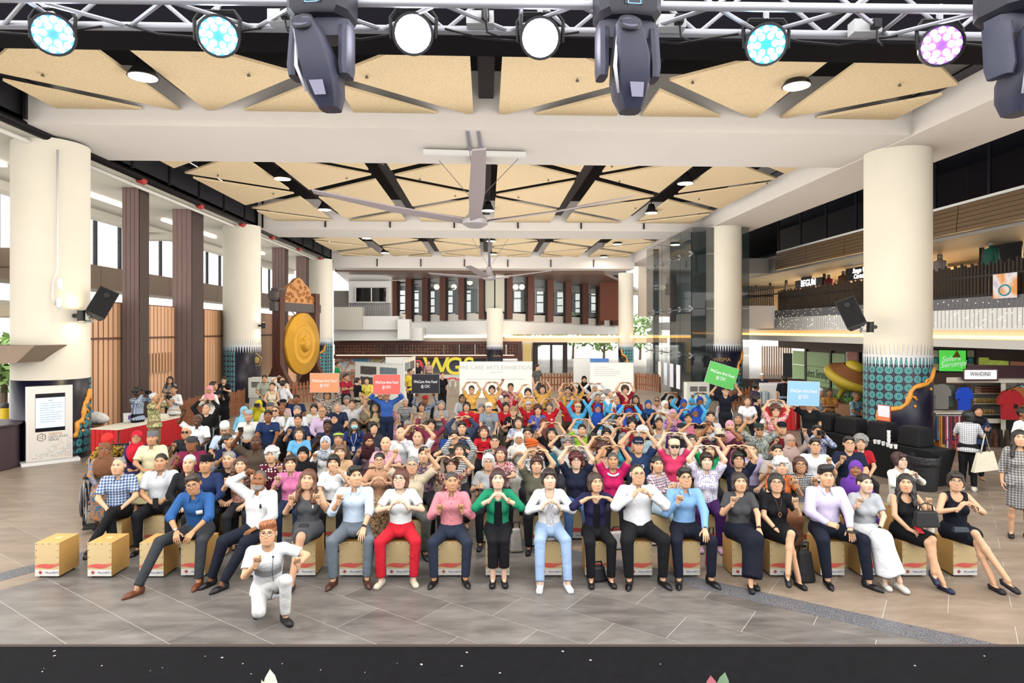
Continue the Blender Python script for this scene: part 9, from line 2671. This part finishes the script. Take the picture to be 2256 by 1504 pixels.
o, J = who('white chest logo'); T = J['T']; m = MB(); m.lathe([(.03, 0), (.0001, .002)], 12, c=T((.06, -.155, .34)), mat=Matrix.Rotation(R(90), 3, 'X')); link('chest_logo', m.mesh('cl'), M('#f4f0f0', .6), o)
o, J = who('red cardigan and red scarf'); T = J['T']; m = MB()
for k in range(4): m.tube([T((.09 * math.sin(a), -.01 - .1 * math.cos(a), .49 - .03 * k - .02 * math.cos(a))) for a in np.linspace(-2.2, 2.2, 15)], .022, 6)
link('scarf', m.mesh('scarf', smooth=True), cloth('#d81f2c'), o)
o, J = who('lime green band'); m = MB(); m.tube([Vector(J['head']) + J['hm'] @ Vector((.085 * math.sin(a), .01 - .1 * math.cos(a), .075 + .02 * math.cos(a))) for a in np.linspace(-2.4, 2.4, 19)], .022, 6); link('under_band', m.mesh('ub', smooth=True), cloth('#a8d050'), o)
for s_, c in (('sling bag raising', '#2a2a2e'), ('sling bag strap', '#4a1a20')):
 o, J = who(s_); T = J['T']; m = MB(); m.tube([T((-.13, .0, .5)), T((-.06, -.15, .36)), T((.06, -.165, .2)), T((.16, -.09, .04))], .012, 5); link('sling_strap', m.mesh('ss', smooth=True), M(c, .6), o)
# cameras and phones in hands
def held(s_, name, size, col, label, lens=True, up=0.0, side=None):
 o, J = who(s_)
 a, b = (np.array(J['wra']) + nrm(J['hda']) * .09), (np.array(J['wrb']) + nrm(J['hdb']) * .09)
 c = (a + b) / 2 if side is None else (a if side == 'a' else b)
 c = wpt(o, c + np.array([0, -.02, up])); e = empty(name, c, o.rotation_euler.z, label, name.split('_')[-1])
 m = MB(); m.box((0, 0, 0), size); link('body', m.mesh('body'), M(col, .3), e)
 if lens:
  m = MB(); m.lathe([(.035, 0), (.038, .03), (.034, .08), (.028, .08), (.0001, .06)], 14, mat=Matrix.Rotation(R(90), 3, 'X'), c=(0, -size[1] / 2, 0)); link('lens', m.mesh('lens', smooth=True), BLACK, e)
 else:
  m = MB(); m.box((0, size[1] / 2 + .001, 0), (size[0] * .9, .001, size[2] * .9)); link('screen', m.mesh('screen'), M('#2a3440', .15), e)
for s_, lb in (('yellow headscarf photographing', 'black camera held by the person in yellow headscarf'), ('behind white polo', 'black camera raised by the person in blue batik'), ('taking a picture behind', 'small camera held by the person in blue checks'), ('aiming a camera sideways', 'black camera aimed by the person in yellow batik')):
 held(s_, 'black_camera', (.13, .07, .09), '#141417', lb)
held('small camera up high', 'pocket_camera', (.09, .03, .06), '#303034', 'small camera held up by the brown-shirted person', side='a')
for s_, lb in (('looking down at a phone', 'phone held by the person in pink headscarf'), ('texting beside', 'phone held by the person in long black dress'), ('holding a phone in clasped', 'phone in the clasped hands of the pale grey shirt'), ('half hidden behind', 'phone held by the person in dark tee behind')):
 held(s_, 'mobile_phone', (.075, .01, .15), '#17171c', lb, lens=False)
o, J = who('round black fan'); c = wpt(o, np.array(J['wra']) + np.array([0, -.1, .08])); e = empty('hand_fan', c, label='round black hand fan held by the white blouse', cat='fan')
m = MB(); m.lathe([(.09, -.004), (.09, .004)], 18, c=c + Vector((0, 0, .06)), mat=Matrix.Rotation(R(90), 3, 'X')); m.build('disc', BLACK, e); m = MB(); m.tube([c, c + Vector((0, 0, -.1))], .008, 5); m.build('handle', BLACK, e)
o, J = who('reading papers with tote'); c = wpt(o, (np.array(J['wra']) + np.array(J['wrb'])) / 2 + np.array([0, -.12, .0])); e = empty('paper_sheets', c, o.rotation_euler.z, 'white printed sheets read by the person in plaid shirt', 'papers')
m = MB(); m.box((0, 0, 0), (.3, .004, .22), mat=Matrix.Rotation(R(-50), 3, 'X')); link('sheet', m.mesh('sheet'), M('#eef2fa', .7), e); m = MB(); m.box((.01, -.008, .008), (.29, .003, .21), mat=Matrix.Rotation(R(-46), 3, 'X')); link('top_sheet', m.mesh('ts'), M('#f6f8fc', .7), e)
c = wpt(o, (-.28, .12, .72)); e = empty('tote_bag', c - Vector((0, 0, .2)), -YAW, 'cream canvas tote bag on the shoulder of plaid shirt', 'bag')
m = MB(); m.hexa([(-.24, -.05, -.08), (.24, -.05, -.02), (.24, .05, -.02), (-.24, .05, -.08), (-.15, -.03, .3), (.15, -.03, .34), (.15, .03, .34), (-.15, .03, .3)]); link('body', m.mesh('body'), cloth('#ece4cc'), e); m = MB(); m.tube([(-.1, -.03, .3), (-.02, -.03, .68), (.08, -.03, .33)], .014, 5); link('strap', m.mesh('strap', smooth=True), cloth('#ece4cc'), e)
o, J = who('standing with a black handbag'); c = wpt(o, np.array(J['wrb']) + np.array([.12, -.05, -.4])); bag('handbag', 0, 0, 1, (.34, .14, .26), '#1a1a1d', 'black handbag hanging from the arm of yellow blouse').location = c
o, J = who('folded arms by blue bag'); q = fl_at(978, 950); q = wpt(o, (.1, -.55, .05)); floor_bag(0, 1400, (.3, .16, .34), M('#2a56b8', .6), 'royal blue shopping bag at the feet of folded-arms person', 'shopping_bag').location = Vector((q.x, q.y, 0))
o, J = who('teal backpack strap'); c = wpt(o, J['T']((.06, -.21, .02))); bag('teal_backpack', 0, 0, 1, (.26, .14, .3), '#2a7c94', 'teal backpack held on the lap of black tee').location = c
# red stools and outdoor trees at the back
for k, (x, y) in enumerate(((985, 852), (997, 850), (1010, 853))):
 p = fl_at(x, y); e = empty('red_stool', p, label='red and white plastic stool at the back counter, %s from left' % ORD[k], cat='stool', group='red stools at the back')
 m = MB(); m.span((p.x - .2, p.y - .2, .42), (p.x + .2, p.y + .2, .47)); m.build('seat', M('#d8302c', .5), e)
 for sx in (-1, 1):
  for sy in (-1, 1): m = MB(); m.tube([(p.x + sx * .2, p.y + sy * .2, 0), (p.x + sx * .15, p.y + sy * .15, .43)], .025, 6); m.build('leg', M('#f0eeea', .5), e)
def tree(x, y, h, r, label, seed):
 rng = random.Random(seed); e = empty('tree', (x, y, 0), label=label, cat='tree', group='trees outdoors')
 m = MB(); m.tube([(x, y, -.1), (x + .1, y, h * .55)], [.16, .09], 8); m.build('trunk', M('#7a6a58', .8), e)
 m = MB()
 for k in range(420):
  a, b, c = rng.gauss(0, 1), rng.gauss(0, 1), rng.gauss(0, 1); l = math.sqrt(a * a + b * b + c * c) + 1e-6; t = r * rng.uniform(.55, 1)
  p = Vector((x + a / l * t, y + b / l * t, h * .7 + c / l * t * .8)); u = Vector((rng.uniform(-1, 1), rng.uniform(-1, 1), rng.uniform(-1, 1))).normalized(); v = u.orthogonal().normalized(); s_ = r * .13
  m.add([p - u * s_, p + v * s_ * .5, p + u * s_, p - v * s_ * .5], [(0, 1, 2, 3)])
 m.build('foliage', M('#8ab060', .6, var=.3, scale=1), e)['kind'] = 'stuff'
for k, (px, d, h, r) in enumerate(((1170, 68, 4.2, 2.2), (1262, 72, 4.6, 2.6), (1330, 66, 4.0, 2.2), (1410, 70, 4.4, 2.4))):
 p = P(px, 0, d); tree(p.x, p.y, h, r, 'pale green tree outdoors behind the back doors, %s from left' % ORD[k], k)
for k, (px, d) in enumerate(((6, 26), (30, 32))):
 p = P(px, 0, d); tree(p.x, p.y, 2.6, 1.5, ['pale green shrub outdoors at the far left edge', 'pale green shrub outdoors just beside the left column'][k], 9 + k)
